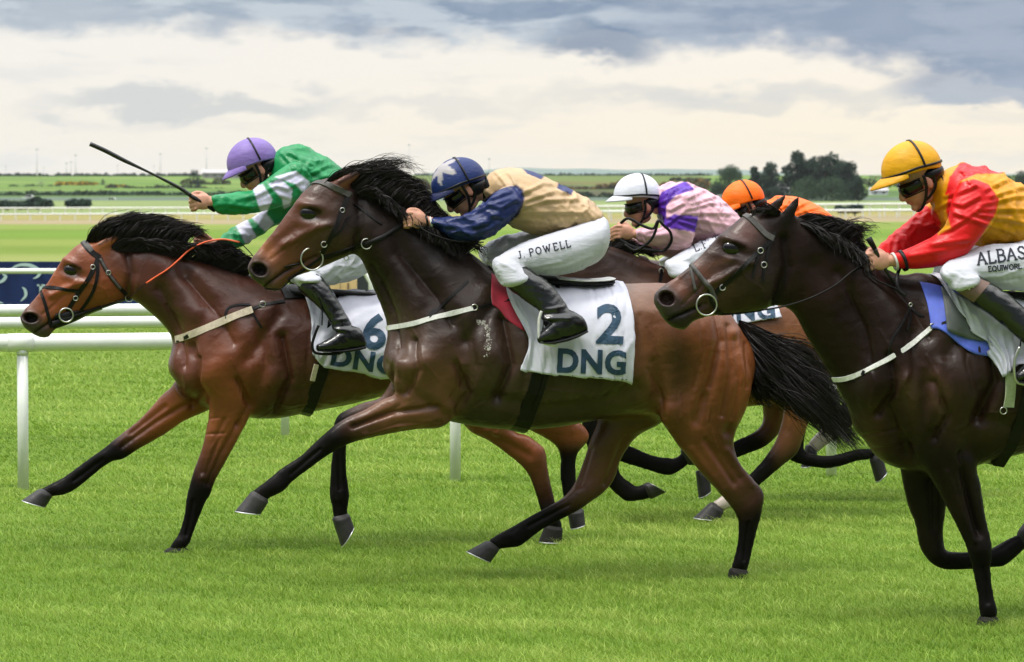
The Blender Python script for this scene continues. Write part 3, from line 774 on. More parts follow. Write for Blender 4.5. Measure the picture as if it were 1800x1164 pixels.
# ------------------------------------------------------------------ rails
def rail(pts_u, Y0, uref, vtop, vpost, tube_r, post_r, label, name='running_rail', posts=(), joints=(), u0=-120, u1=2000, yaw=True, group=None, mt='pvc', cat='rail', end=None):
    pl = Plane(uref, Y0); 
    # rail height above ground from the picture rows at uref
    q0 = pl.p(uref, (vtop), 0); zt = q0[2]; 
    def xy(u):
        Y = pl.Y(u) if yaw else Y0; q = P(u, 400, Y); return q[0], Y
    root = empty(name, (*xy(uref), 0)); tag(root, label, cat, group)
    m = MB(); xs = [xy(u) for u in np.linspace(u0, u1, 12)]
    pp = [(x, y, zt-tube_r) for x, y in xs]
    if end is not None: pp += [(pp[-1][0]+.10, pp[-1][1], pp[-1][2]-.04), (pp[-1][0]+.17, pp[-1][1], pp[-1][2]-.16), (pp[-1][0]+.19, pp[-1][1], end)]
    tube(m, pp, tube_r, n=20, sub=2 if end else 1); m.build('rail_tube', M[mt], root)
    for u in posts:
        x, y = xy(u); m = MB(); g = float(ground_z(x, y)); tube(m, [(x, y, g-.1), (x, y, zt-tube_r*1.9)], post_r, n=16, sub=1)
        po = m.build('post', M[mt], root)
        m = MB(); tube(m, [(x, y, zt-tube_r*2.35), (x, y, zt-tube_r*1.75)], post_r*1.12, n=16, sub=1); m.build('collar', M[mt], po)
    for u in joints:
        x, y = xy(u); x2, y2 = xy(u+46); m = MB(); tube(m, [(x, y, zt-tube_r), (x2, y2, zt-tube_r)], tube_r*1.05, n=20, sub=1); m.build('sleeve', M[mt], root)
    return root
rail(None, 22.2, 38, 587, 862, .058, .036, 'nearest white running rail on stout round posts in front of the other rails', posts=(38, 800, 1463, 2070, -700), joints=(12, 770, 1440), u0=-900, u1=2700)
rail(None, 24.7, 500, 554, 806, .043, .03, 'middle white running rail just behind the nearest one', posts=(-900, 2600), joints=(), u0=-900, u1=2700)
rail(None, 26.7, 500, 532, 770, .047, .033, 'rear white running rail of the three close ones', posts=(500, 2200, -300), joints=(), u0=-900, u1=2700)
rail(None, 46.5, 500, 472, 570, .036, .035, 'thin white rail in front of the dark blue banner', posts=(100, 300), u0=-400, u1=652-22, yaw=False, end=.0)
rail(None, 47.5, 980, 486, 570, .036, .035, 'thin white rail seen behind the saddle of the middle horse', posts=(830, 1500), u0=800, u1=2100, yaw=False)
def white_fence(u0, u1, vt, vb, Y0, Y1, step_px, label, group='white fences round the far track'):
    s0 = FPX/Y0; a = P(u0, vt, Y0); root = empty('white_fence', (a[0], Y0, float(ground_z(a[0], Y0)))); tag(root, label, 'fence', group)
    us = np.arange(u0, u1+.1, step_px); 
    T = []
    for u in us:
        f = (u-u0)/(u1-u0); Y = Y0+(Y1-Y0)*f; vtt = vt[0]+(vt[1]-vt[0])*f if isinstance(vt, tuple) else vt
        T.append((u, Y, vtt))
    return root, T
def far_fence(u0, u1, vt0, vt1, Y0, Y1, step, hpx0, hpx1, label, bands=1):
    a = P(u0, vt0, Y0); root = empty('white_fence', (a[0], Y0, float(ground_z(a[0], Y0)))); tag(root, label, 'fence', 'white fences round the far track')
    tops = []; u = u0
    while u <= u1:
        f = (u-u0)/(u1-u0); Y = Y0+(Y1-Y0)*f; vt = vt0+(vt1-vt0)*f; h = hpx0+(hpx1-hpx0)*f
        q = P(u, vt, Y); b = P(u, vt+h, Y); w = h*.15/(FPX/Y)
        m = MB(); box(m, ((q[0]), Y, (q[2]+b[2])/2-.3), w*1.15, w, q[2]-b[2]+.6); m.build('post', M['pvc'], root, smooth=False)
        tops.append((q, w)); u += step*(1+.5*f*(step*0+1)*(hpx1/hpx0-1))
    m = MB(); tube(m, [q for q, w in tops], [w*.85 for q, w in tops], n=8, sub=1); m.build('rail_tube', M['pvc'], root)
far_fence(-60, 560, 366.3, 365.0, 667, 640, 21.7, 11, 12, 'farther white post and rail fence at the left of the far track')
far_fence(-50, 560, 377.0, 375.0, 545, 520, 25.7, 11, 13, 'nearer white post and rail fence along the sand at the left')
far_fence(1045, 1960, 363.0, 355.5, 560, 480, 25, 13, 15, 'farther white fence behind the riders on the right')
far_fence(1045, 1960, 372.0, 368.0, 500, 460, 29, 15, 17, 'nearer white fence along the sand on the right')
# blue banner on boards, tan box and dark boards behind the rails
M['navy'] = mat('navy_banner', (.007, .020, .095), .6, .3, var=.25, vscale=2)
M['pale'] = mat('pale_print', (.42, .55, .56), .6, .3)
M['darkboard'] = mat('dark_board', (.028, .036, .038), .6, .3, var=.15, vscale=2)
M['tan'] = mat('tan_box', (.62, .44, .22), .6, .3, var=.1, vscale=3)
def banner():
    Y = 47.5; pl = Plane(50, Y); a = P(-260, 460, Y); b = P(300, 572, Y)
    root = empty('banner', ((a[0]+b[0])/2, Y, 0)); tag(root, 'dark blue banner board with pale swoosh emblems behind the left rails', 'banner')
    m = MB(); nx = 60; V = []; F = []
    for k in (0, 1):
        for i in range(nx+1):
            for z in (a[2], b[2]): V.append((a[0]+(b[0]-a[0])*i/nx, Y+k*.05+.012*math.sin(i*.9), z))
    for i in range(nx):
        j = 2*i; F.append((j, j+1, j+3, j+2)); o = 2*(nx+1); F.append((o+j, o+j+2, o+j+3, o+j+1)); F.append((j, j+2, o+j+2, o+j)); F.append((j+1, o+j+1, o+j+3, j+3))
    m.add(V, F); m.build('board', M['navy'], root, smooth=False)
    def swoosh(pts, w):
        D = catmull(np.array(pts, float), 8); n = len(D); T = np.gradient(D, axis=0); T /= np.linalg.norm(T, axis=1)[:, None]
        t = np.linspace(0, 1, n); ww = w*np.sin(np.pi*np.clip(t, .03, .97))**.7; Nn = np.stack([-T[:, 1], T[:, 0]], 1)
        A = [P(*(D[i]+Nn[i]*ww[i]), Y-.03) for i in range(n)]; B = [P(*(D[i]-Nn[i]*ww[i]), Y-.03) for i in range(n)]
        e = MB(); e.add(A+B, [(i, i+1, n+i+1, n+i) for i in range(n-1)]); e.build('emblem', M['pale'], root, smooth=False)
    swoosh([(16, 474), (34, 466), (54, 467), (70, 477), (66, 486), (58, 490)], 3.2)
    swoosh([(-8, 498), (4, 494), (10, 486), (4, 482)], 3.0); swoosh([(36, 530), (45, 520), (44, 510), (39, 505)], 2.6)
    swoosh([(-30, 520), (-14, 528), (6, 533)], 2.4); swoosh([(100, 520), (112, 528), (118, 522)], 2.2); swoosh([(150, 474), (166, 468), (182, 480)], 2.6)
    e = MB()
    for u0_, v0_, u1_, v1_ in ((65, 500, 79, 503), (69, 500, 75, 530), (74, 502, 92, 528), (91, 500, 96, 530)):
        A = P(u0_, v0_, Y-.032); B = P(u1_, v1_, Y-.032)
        if u1_-u0_ == 18: V = [P(72, 500, Y-.034), P(78, 500, Y-.034), P(96, 530, Y-.034), P(90, 530, Y-.034)]
        else: V = [(A[0], A[1], A[2]), (B[0], A[1], A[2]), (B[0], A[1], B[2]), (A[0], A[1], B[2])]
        e.add(V, [(0, 1, 2, 3)])
    e.build('lettering', M['pale'], root, smooth=False)
banner()
def boards():
    Y = 48.2; a = P(540, 466, Y); b = P(700, 540, Y); c = ((a[0]+b[0])/2, Y, (a[2]+b[2])/2)
    root = empty('display_board', (c[0], Y, 0)); tag(root, 'dark board behind the white rail under the middle horse jaw', 'board')
    m = MB(); box(m, c, b[0]-a[0], .06, a[2]-b[2]); m.build('panel', M['darkboard'], root, smooth=False)
    m = MB()
    for x in (a[0]+.1, b[0]-.1): box(m, (x, Y+.1, c[2]/2), .06, .06, c[2]+.2)
    m.build('leg', M['darkboard'], root, smooth=False)
    Y = 47.4; a = P(581, 491, Y); b = P(627, 548, Y); c = ((a[0]+b[0])/2, Y, (a[2]+b[2])/2)
    root = empty('tan_box', (c[0], Y, 0)); tag(root, 'tan box with a dark slot behind the white rail end', 'box')
    m = MB(); box(m, c, b[0]-a[0], .3, a[2]-b[2]); m.build('cabinet', M['tan'], root, smooth=False)
    m = MB(); q = P(612, 503, Y-.152); box(m, q, .025, .01, .09); q = P(598, 500, Y-.152); box(m, q, .008, .008, .3); m.build('slot', M['brownpatch'], root, smooth=False)
boards()
# ------------------------------------------------------------------ racehorses
BLK = (.0042, .0034, .0032)
ANAT = [('l',[(654,470),(670,497),(692,556),(704,612)],10,-.012),('l',[(640,400),(700,475),(738,560),(745,630)],22,.012),('l',[(700,445),(765,520),(792,570)],15,-.012),
 ('l',[(855,505),(805,570),(745,640)],22,.013),('l',[(878,520),(822,600)],11,-.010),('g',845,640,48,52,20,.022),('l',[(884,560),(898,640),(872,700)],11,-.020),('l',[(800,640),(822,690),(802,728)],8,-.011),
 ('g',706,648,24,38,0,.016),('l',[(714,690),(736,652),(732,600)],7,-.013),('l',[(880,700),(960,722),(1050,710),(1120,680)],11,-.009),('g',1128,600,26,56,10,-.014),('g',1150,545,22,18,0,.012),
 ('g',1215,580,52,42,20,.016),('l',[(1250,525),(1262,600),(1245,680),(1222,740)],9,-.012,-1),('l',[(1292,585),(1301,660),(1287,740)],10,.011,-1),('l',[(1276,575),(1281,650),(1269,730)],5,-.009,-1),('l',[(1309,605),(1313,680)],4,-.006,-1),
 ('g',1175,725,24,24,0,.014,-1),('l',[(1150,640),(1163,700)],9,-.009,-1)]
ANAT += [('l',[(935+k*27,555),(930+k*27,640),(912+k*26,708)],6,-.0032) for k in range(8)]
ANATV = [('l',[(835,715),(890,690),(950,684),(1010,690),(1060,700)],2.2,.0022),('l',[(716,560),(740,600),(748,640),(770,670)],2,.0020),('l',[(790,600),(812,640),(806,680),(815,720)],2,.0020),
 ('l',[(1180,760),(1200,730),(1195,690)],2,.0020,-1),('l',[(1250,700),(1245,740),(1262,790)],2.2,.0025,-1),('l',[(886,560),(900,640),(874,702)],4,-.0065),('l',[(1252,525),(1264,600),(1247,680)],4,-.0045,-1),
 ('l',[(803,640),(824,690),(804,728)],3.5,-.0050),('l',[(716,690),(738,652),(734,600)],3.5,-.0050),('l',[(775,742),(700,745),(650,760)],2.5,-.0035,-1),('l',[(765,712),(700,722),(655,735)],2.5,-.0035,-1),
 ('l',[(668,500),(694,556),(706,612)],3,-.0045),('l',[(705,450),(768,524),(794,572)],4,-.0040),('l',[(1290,600),(1299,660),(1286,735)],3,-.0035,-1),('l',[(1225,560),(1232,620),(1220,680)],4,-.0030,-1),('l',[(700,610),(712,640),(706,672)],3,.0030),
 ('l',[(1140,650),(1160,690),(1172,730)],3.5,-.0045,-1),('l',[(860,560),(850,610),(862,660)],3,-.0025),('l',[(830,600),(838,650),(828,690)],3,-.0025)]
def coat_paint(V, C, paints, pl):
    u, v = proj(V)
    for q in paints:
        cu, cv, ru, rv, an, c, k = q[:7]; a = R(an)
        x = (u-cu)*math.cos(a)-(v-cv)*math.sin(a); y = (u-cu)*math.sin(a)+(v-cv)*math.cos(a)
        g = np.exp(-((x/ru)**2+(y/rv)**2)**1.3)*k
        if len(q) > 7:
            lat = (V-np.array((pl.x0, pl.y0, 0)))@LAT; g = g*((lat < 0) if q[7] < 0 else (lat > 0))
        C = C*(1-g[:, None])+np.array(c)*g[:, None]
    return C
def horse(H):
    pl = H['pl']; mb = MB(); c = H['c']
    soft = []
    for name, st, cc in H['lofts']:
        loft(mb, pl, st, cc, n=44 if name in ('trunk', 'neck') else 24, sub=6 if name == 'trunk' else 4, sq=2.1 if name == 'trunk' else 2.0)
        soft += [1.0 if name in ('trunk', 'neck') else 0.0]*(mb.n-len(soft))
    for e in H.get('ears', []):
        # ear: (base u,v), (tip u,v), width px, dy
        b, t, w, dy = e[:4]; B = pl.p(*b, dy); T = pl.p(*t, dy*.95); ax = (T-B); L = np.linalg.norm(ax); ax /= L
        s = np.cross(ax, LAT); s /= np.linalg.norm(s); wm = w/pl.s/2
        Rg = []; 
        for f, k, d in ((-.15, .75, .8), (.1, .95, .9), (.35, 1.0, .7), (.6, .8, .55), (.82, .48, .5), (1.0, .16, .4)):
            ang = np.linspace(0, 2*np.pi, 14, endpoint=False); Rg.append(B+ax*L*f + np.outer(np.cos(ang), s*wm*k)+np.outer(np.sin(ang), LAT*wm*.62*d))
        Rg = np.array(Rg); rings_to_mesh(mb, Rg, np.tile(np.array(e[4] if len(e) > 4 else c['head']), (len(Rg), 1)))
    soft += [0.0]*(mb.n-len(soft))
    V, Q, (C, idx) = remesh(mb, H.get('vox', .0105), True)
    E = edges_of(Q); sm = smooth_attr(np.array(soft)[idx][:, None], E, 25)
    for _ in range(4): V = V+.5*lap(V, E, len(V))
    for _ in range(60): V = V+.6*sm*lap(V, E, len(V))
    V = taubin(V, E, 8)
    if H.get('map'):
        C = smooth_attr(C, E, 14); V, Q, C = subdivide(V, Q, C); E = edges_of(Q)
        for _ in range(2): V = V+.5*lap(V, E, len(V))
    mp = H.get('map'); ops = [q[:6]+(q[6]*1.6,)+q[7:] if q[0] == 'g' else q[:3]+(q[3]*1.7,)+q[4:] for q in H['sculpt']]
    if mp:
        f = lambda u, v: (mp[0]+(u-mp[1])*mp[2], mp[3]+(v-mp[4])*mp[5])
        for q in ANAT+ANATV:
            if q[0] == 'g': cu, cv = f(q[1], q[2]); ops.append(('g', cu, cv, q[3]*mp[2], q[4]*mp[5], q[5], q[6]*1.6)+tuple(q[7:]))
            else: ops.append(('l', [f(*p) for p in q[1]], q[2]*mp[2], q[3]*1.6)+tuple(q[4:]))
    for (ju, jv, jr, sd_) in H.get('joints', ()): ops.append(('g', ju, jv, jr, jr, 0, .0055, sd_))
    V = sculpt(V, Q, ops, pl)
    Nn = normals(V, Q); u, v = proj(V)
    for (cu, cv, ru, rv, an) in H.get('nostrils', ()):
        a = R(an); x = ((u-cu)*math.cos(a)-(v-cv)*math.sin(a))/ru; y = ((u-cu)*math.sin(a)+(v-cv)*math.cos(a))/rv; d = np.sqrt(x*x+y*y)
        V = V + Nn*((-.024*np.exp(-(d/.9)**4)+.007*np.exp(-((d-1.25)/.3)**2)))[:, None]
    Xl = np.stack([V@DIR, V@LAT, V[:, 2]], 1)
    V = V + Nn*(.0016*vnoise(Xl*13, 5)+.0005*vnoise(Xl*26, 6))[:, None]
    V = taubin(V, E, 1)
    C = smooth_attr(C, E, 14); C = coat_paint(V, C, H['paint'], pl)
    uu, vv = proj(V)
    for pts, w_, cc_, k_ in H.get('lines', ()):
        g = np.exp(-(segdist(uu, vv, pts)/w_)**2)*k_; C = C*(1-g[:, None])+np.array(cc_)*g[:, None]
    for (cu, cv, ru, rv, an) in H.get('nostrils', ()): C = coat_paint(V, C, [(cu, cv, ru*1.35, rv*1.35, an, (.03, .022, .02), .9), (cu, cv, ru*1.0, rv*1.0, an, H.get('nosecol', (.004, .003, .003)), 1)], pl)
    uc = H['lofts'][0][1][3]; base = pl.p(H['base'], 700); base = (base[0], base[1], 0)
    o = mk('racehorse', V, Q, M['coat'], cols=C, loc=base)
    tag(o, H['label'], 'horse', 'racehorses galloping to the left')
    bv = bvh_of(o)
    for hf in H['hooves']:
        c1, c2, toe, heel, dy = hf[:5]; hc = hf[5] if len(hf) > 5 else 1
        m = MB(); mid = lambda a, b, t: (a[0]+(b[0]-a[0])*t, a[1]+(b[1]-a[1])*t)
        def st(t, k=1.0): a = mid(c1, toe, t); b = mid(c2, heel, t); return (a[0], a[1], b[0], b[1], (.040+.016*t)*k, dy)
        loft(m, pl, [st(.0, .93), st(.08, 1.03), st(.35), st(.7), st(.97)], n=22, sub=3, rnd=(True, False), sq=2.3)
        h = m.build('hoof', M['hoofdark' if len(hf) > 5 else 'hoof'], o)
        m = MB(); loft(m, pl, [st(.965, 1.02), st(1.02, 1.03)], n=22, sub=1, rnd=(False, False), sq=2.3); m.build('horseshoe', M['shoe'], h)
    for (u, v, r, side) in H['eyes']:
        r *= 1.22
        m = MB(); rr = r/pl.s
        for sgn, nm in ((-1, 'eye'),):
            p, n = hit(bv, pl, u, v); d = pl.p(u, v)-np.array(CAMP); d /= np.linalg.norm(d)
            dn = np.array((DIR*1.0)); a = R(side); ex = DIR*math.cos(a)+np.array((0, 0, 1))*math.sin(a); ez = -DIR*math.sin(a)+np.array((0, 0, 1))*math.cos(a)
            m = MB(); ellipsoid(m, p+LAT*rr*.34, [ex*rr*1.0, LAT*rr*.62, ez*rr*.8], n=20, m=14); m.build('eye', M['eye'], o)
            q = p-2*LAT*np.dot(p-pl.p(u, v), LAT)
            m = MB(); ellipsoid(m, q-LAT*rr*.50, [ex*rr*1.0, LAT*rr*.62, ez*rr*.8], n=16, m=10); m.build('eye', M['eye'], o)
    if 'mane' in H:
        m = MB()
        for k, (g, n, w0, w1, jit, dyj) in enumerate(H['mane']): hair(m, pl, g, int(n*1.5), w0*.66, w1*.7, jit*1.15, seed=11+k, dyj=dyj, rootdrop=8, lenj=.45)
        m.build('mane', M['hair'], o, smooth=False)
    if 'tail' in H:
        m = MB()
        for k, (g, n, w0, w1, jit, dyj) in enumerate(H['tail']): hair(m, pl, g, int(n*1.5), w0*.66, w1*.7, jit*1.6, seed=31+k, dyj=dyj, curl=7, lenj=.45)
        m.build('tail', M['hair'], o, smooth=False)
    H['obj'] = o; H['bvh'] = bv
    return o
def legc(up, low, k0, k1, blk=BLK, sock=None, n=12):
    """coat colour runs from brown above to black below; stations k0..k1 blend"""
    r = [(0, up), (k0, low), (k1, blk), (n, blk)]
    if sock: r = r[:-1]+[(sock, blk), (sock+.6, (.42, .36, .31)), (n+3, (.42, .36, .31))]
    return r
def guides_tail(u, v, L=200):
    return [[(u, v, 0), (u+L*.25, v+L*.1, 0), (u+L*.6, v+L*.35, .02), (u+L, v+L*.7, .03)], [(u, v+40, 0), (u+L*.15, v+L*.4, 0), (u+L*.4, v+L*.6, .02), (u+L*.8, v+L*.95, .03)]]
# ---- middle horse (number 2)
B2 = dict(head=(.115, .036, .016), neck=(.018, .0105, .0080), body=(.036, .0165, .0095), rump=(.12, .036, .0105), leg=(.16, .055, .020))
PL2 = Plane(1295, 17.43)
H2 = dict(pl=PL2, lines=[([(464,503),(488,486),(512,470)],2.6,(.006,.004,.0035),.9),([(532,370),(546,366),(562,372)],3.5,(.006,.004,.0035),.8),([(534,384),(546,387),(558,384)],3,(.02,.012,.01),.7),([(632,350),(634,400),(624,440)],8,(.014,.009,.007),.6),([(596,322),(630,304)],3,(.008,.006,.005),.8)], joints=[(486,855,13,-1),(597,872,13,1),(903,946,13,1),(1303,988,12,-1),(590,768,14,-1),(600,740,14,1),(1040,866,16,1),(1322,884,15,-1)], map=(678,678,1.0,600,600,1.0), nostrils=[(456,474,13,10,-25)], c=B2, base=900, label='dark bay racehorse with a number 2 saddle cloth, galloping in the middle of the photo',
 lofts=[
 ('head', [(438,466,452,497,.034),(441,455,474,511,.050),(450,444,491,511,.054),(462,429,503,499,.051),(478,409,520,487,.053),(497,384,548,478,.064),(517,358,580,464,.082),(538,332,606,453,.096),(562,316,622,446,.088),(590,308,632,440,.07)], [(0,(.06,.035,.025)),(2,(.10,.045,.025)),(4,B2['head']),(8,(.05,.024,.015))]),
 ('neck', [(588,308,606,430,.062),(615,322,634,457,.08),(655,343,647,492,.088),(705,370,663,530,.10),(765,405,679,570,.135),(825,440,681,608,.18),(862,470,684,645,.21)], [(0,B2['neck']),(6,B2['neck'])]),
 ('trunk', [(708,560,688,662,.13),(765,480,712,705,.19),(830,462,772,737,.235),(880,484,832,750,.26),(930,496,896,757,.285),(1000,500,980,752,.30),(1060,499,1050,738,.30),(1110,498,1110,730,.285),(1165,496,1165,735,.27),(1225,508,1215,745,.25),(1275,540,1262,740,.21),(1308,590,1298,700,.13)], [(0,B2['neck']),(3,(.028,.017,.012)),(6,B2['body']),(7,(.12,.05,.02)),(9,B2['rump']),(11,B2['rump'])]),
 ('nearhind', [(1140,530,1290,580,.12,-.10),(1135,640,1322,650,.12,-.13),(1152,715,1314,712,.105,-.14),(1182,770,1292,762,.085,-.14),(1212,808,1291,790,.068,-.135),(1241,842,1304,820,.055,-.13),(1268,872,1325,843,.048,-.125),(1288,896,1343,866,.045,-.12),(1298,916,1339,900,.042,-.12),(1298,935,1332,927,.034,-.12),(1295,960,1325,957,.027,-.12),(1289,985,1318,988,.030,-.12),(1284,1000,1314,1003,.028,-.12)], [(0,B2['rump']),(2,B2['rump']),(4,(.15,.05,.018)),(6,(.07,.028,.014)),(8,BLK),(12,BLK)]),
 ('farhind', [(1080,580,1240,600,.12,.10),(1062,680,1200,700,.12,.13),(1051,739,1163,743,.10,.13),(1037,775,1122,765,.08,.13),(1025,812,1094,802,.062,.13),(1012,846,1082,838,.052,.125),(998,866,1066,862,.045,.12),(984,878,1034,886,.040,.12),(960,891,1000,907,.032,.12),(932,906,955,931,.027,.12),(908,921,928,951,.029,.12),(892,930,913,961,.034,.12),(872,941,890,964,.029,.12),(860,949,876,966,.03,.12)], legc((.07,.03,.016),(.10,.04,.018),5,8,n=13)),
 ('nearfore', [(725,560,850,640,.10,-.12),(698,660,812,715,.095,-.135),(695,692,779,750,.078,-.13),(671,702,730,755,.065,-.125),(640,720,692,762,.055,-.12),(612,733,652,770,.048,-.12),(590,745,618,779,.045,-.115),(568,764,594,790,.044,-.11),(551,779,574,803,.037,-.11),(528,801,548,822,.029,-.11),(493,824,517,845,.026,-.11),(471,842,497,865,.034,-.11),(454,855,474,876,.028,-.11),(442,865,468,883,.032,-.11)], legc((.05,.025,.015),(.16,.062,.025),3,6.2,n=13)),
 ('farfore', [(705,640,780,720,.085,.12),(672,695,705,742,.062,.12),(640,707,656,747,.05,.12),(612,719,630,754,.046,.12),(594,730,618,757,.044,.12),(586,750,612,760,.040,.12),(584,785,609,785,.028,.12),(580,830,610,830,.026,.12),(578,868,615,872,.035,.12),(583,893,611,897,.029,.12),(586,912,613,904,.031,.12)], legc((.05,.02,.015),(.14,.05,.02),1,3.5,n=11))],
 ears=[((594,326),(638,300),24,-.058,(.12,.04,.022)),((590,320),(626,292),22,.05,(.03,.014,.010))],
 hooves=[((1282,1002),(1315,1007),(1276,1034),(1308,1035),-.12,1),((853,952),(876,969),(820,970),(861,989),.12),((441,865),(471,884),(413,899),(458,904),-.11),((584,914),(615,906),(600,962),(622,926),.12)],
 eyes=[(546,376,15,-8)],
 sculpt=[('g',456,474,15,11,-30,-.022),('g',456,474,23,18,-30,.005),('g',548,377,17,11,-8,-.010),('g',543,362,26,9,-10,.012),('g',548,394,22,7,0,.005),
   ('l',[(500,430),(540,408),(575,395)],7,.008),('g',598,415,34,34,0,.010),('l',[(632,350),(634,400),(622,446)],9,-.012),('l',[(556,452),(500,478),(466,504)],4,-.007),
   ('g',470,450,10,20,-30,-.005),('l',[(470,440),(520,400)],8,-.004),
   ('g',760,560,60,70,20,.014),('l',[(700,420),(760,520),(720,620)],16,-.010),('g',740,650,60,40,10,.022,-1),('l',[(800,560),(830,640),(800,700)],16,-.014),('g',860,640,34,60,-10,.010),
   ('l',[(690,640),(740,700),(790,735)],10,-.010,-1),('g',700,640,30,36,0,.014),('l',[(780,480),(820,560),(860,620)],20,.008),
   ('l',[(850,700),(950,726),(1050,716),(1120,690)],14,-.008),('g',1190,570,60,60,0,.014),('l',[(1150,540),(1165,640),(1150,720)],16,-.016,-1),
   ('g',1260,640,40,70,10,.014,-1),('l',[(1290,600),(1296,680),(1280,760)],9,-.010,-1),('g',1180,720,40,40,0,.010,-1),('l',[(1240,700),(1250,780),(1300,840)],9,-.006,-1),
   ('l',[(700,715),(620,750)],5,-.007,-1),('g',585,770,14,16,0,.006,-1),('l',[(1035,790),(1020,850)],8,-.008,1),('l',[(1215,790),(1270,860)],7,.006,-1),
   ('g',1318,875,14,18,30,-.004,-1),('l',[(560,395),(543,412),(520,434)],1.8,.0016),('l',[(600,470),(592,440),(572,425),(560,410)],1.8,.0014),('l',[(520,345),(498,384),(470,420)],3,.0022),('l',[(478,455),(500,438),(518,415)],3,-.0022),('l',[(640,440),(628,452),(604,462)],3,-.0025),('l',[(1240,775),(1290,850)],6,-.009,-1),('l',[(1278,792),(1322,852)],6,.006,-1),('l',[(772,716),(690,726),(622,748)],5,-.010,-1),('l',[(760,742),(690,750),(640,764)],4,.005,-1),('l',[(562,790),(512,833)],3.5,-.006,-1),('l',[(1315,920),(1308,985)],3.5,-.006,-1),('l',[(1000,888),(930,925)],3.5,-.006,1),('l',[(1100,770),(1066,850)],6,-.008,1),('l',[(595,790),(597,860)],3,-.005,1)],
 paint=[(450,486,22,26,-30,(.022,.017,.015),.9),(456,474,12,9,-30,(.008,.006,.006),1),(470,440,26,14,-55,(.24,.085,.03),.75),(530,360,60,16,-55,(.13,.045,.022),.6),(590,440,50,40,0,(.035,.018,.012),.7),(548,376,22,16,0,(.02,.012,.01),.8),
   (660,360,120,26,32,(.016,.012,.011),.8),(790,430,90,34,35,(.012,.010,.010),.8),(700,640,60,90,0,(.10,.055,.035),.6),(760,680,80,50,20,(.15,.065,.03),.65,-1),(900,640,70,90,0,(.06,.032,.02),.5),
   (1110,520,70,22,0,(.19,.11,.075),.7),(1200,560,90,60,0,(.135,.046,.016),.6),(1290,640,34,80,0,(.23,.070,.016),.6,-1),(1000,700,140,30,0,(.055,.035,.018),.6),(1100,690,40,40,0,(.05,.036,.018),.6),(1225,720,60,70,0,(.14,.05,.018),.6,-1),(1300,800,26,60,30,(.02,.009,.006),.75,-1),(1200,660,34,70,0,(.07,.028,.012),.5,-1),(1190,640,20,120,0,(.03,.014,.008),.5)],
 mane=[([[(566,320,-.02),(590,304,-.03),(615,298,-.02),(640,304,0)],[(596,316,-.02),(622,300,-.03),(655,296,-.01),(690,306,.02)],[(622,332,-.03),(650,308,-.03),(690,299,-.01),(722,314,.03)],[(652,350,-.03),(680,324,-.03),(712,314,-.01),(744,334,.03)],[(684,356,-.05),(704,334,-.05),(732,326,-.02),(764,352,.03)],[(714,376,-.05),(734,354,-.05),(754,352,-.03),(778,384,.02)],[(758,402,-.06),(775,388,-.06),(790,390,-.04),(802,412,0)],[(820,438,-.06),(836,430,-.06),(848,440,-.05),(862,458,0)]], 1900, 2.3, .5, 5, .015),
       ([[(628,330,-.05),(642,326,-.06),(656,332,-.075),(668,348,-.085)],[(660,340,-.06),(675,345,-.08),(690,360,-.09),(700,385,-.1)],[(720,378,-.07),(735,385,-.09),(748,400,-.11),(752,425,-.13)],[(790,420,-.1),(800,425,-.12),(812,440,-.14),(818,462,-.16)]], 1200, 2.4, .8, 3, .008),
       ([[(600,304,-.03),(640,284,-.03),(680,282,0),(715,290,.02)],[(640,318,-.03),(680,292,-.03),(720,288,0),(748,312,.04)]], 120, 1.3, .3, 9, .02)],
 tail=[([[(1300,566,0),(1350,592,0),(1425,622,0),(1504,708,.03)],[(1302,570,0),(1348,606,-.02),(1412,650,-.02),(1500,735,.03)],[(1305,576,0),(1360,628,-.02),(1440,690,-.02),(1524,795,.02)],[(1308,590,0),(1355,645,-.03),(1430,715,-.03),(1518,800,.02)],[(1312,605,0),(1350,664,-.03),(1420,716,-.02),(1490,790,.02)],[(1316,620,0),(1335,668,-.03),(1370,692,-.02),(1440,740,.02)]], 2000, 2.4, .5, 8, .03),
       ([[(1318,610,0),(1322,650,0),(1325,685,0),(1330,705,0)],[(1318,620,0),(1330,660,0),(1345,690,0),(1365,712,0)]], 260, 3.5, .7, 6, .02),
       ([[(1300,566,0),(1370,600,0),(1440,630,0),(1490,700,.03)],[(1310,600,0),(1370,690,-.03),(1440,750,-.03),(1500,830,.02)]], 220, 1.5, .4, 16, .04)])
horse(H2)
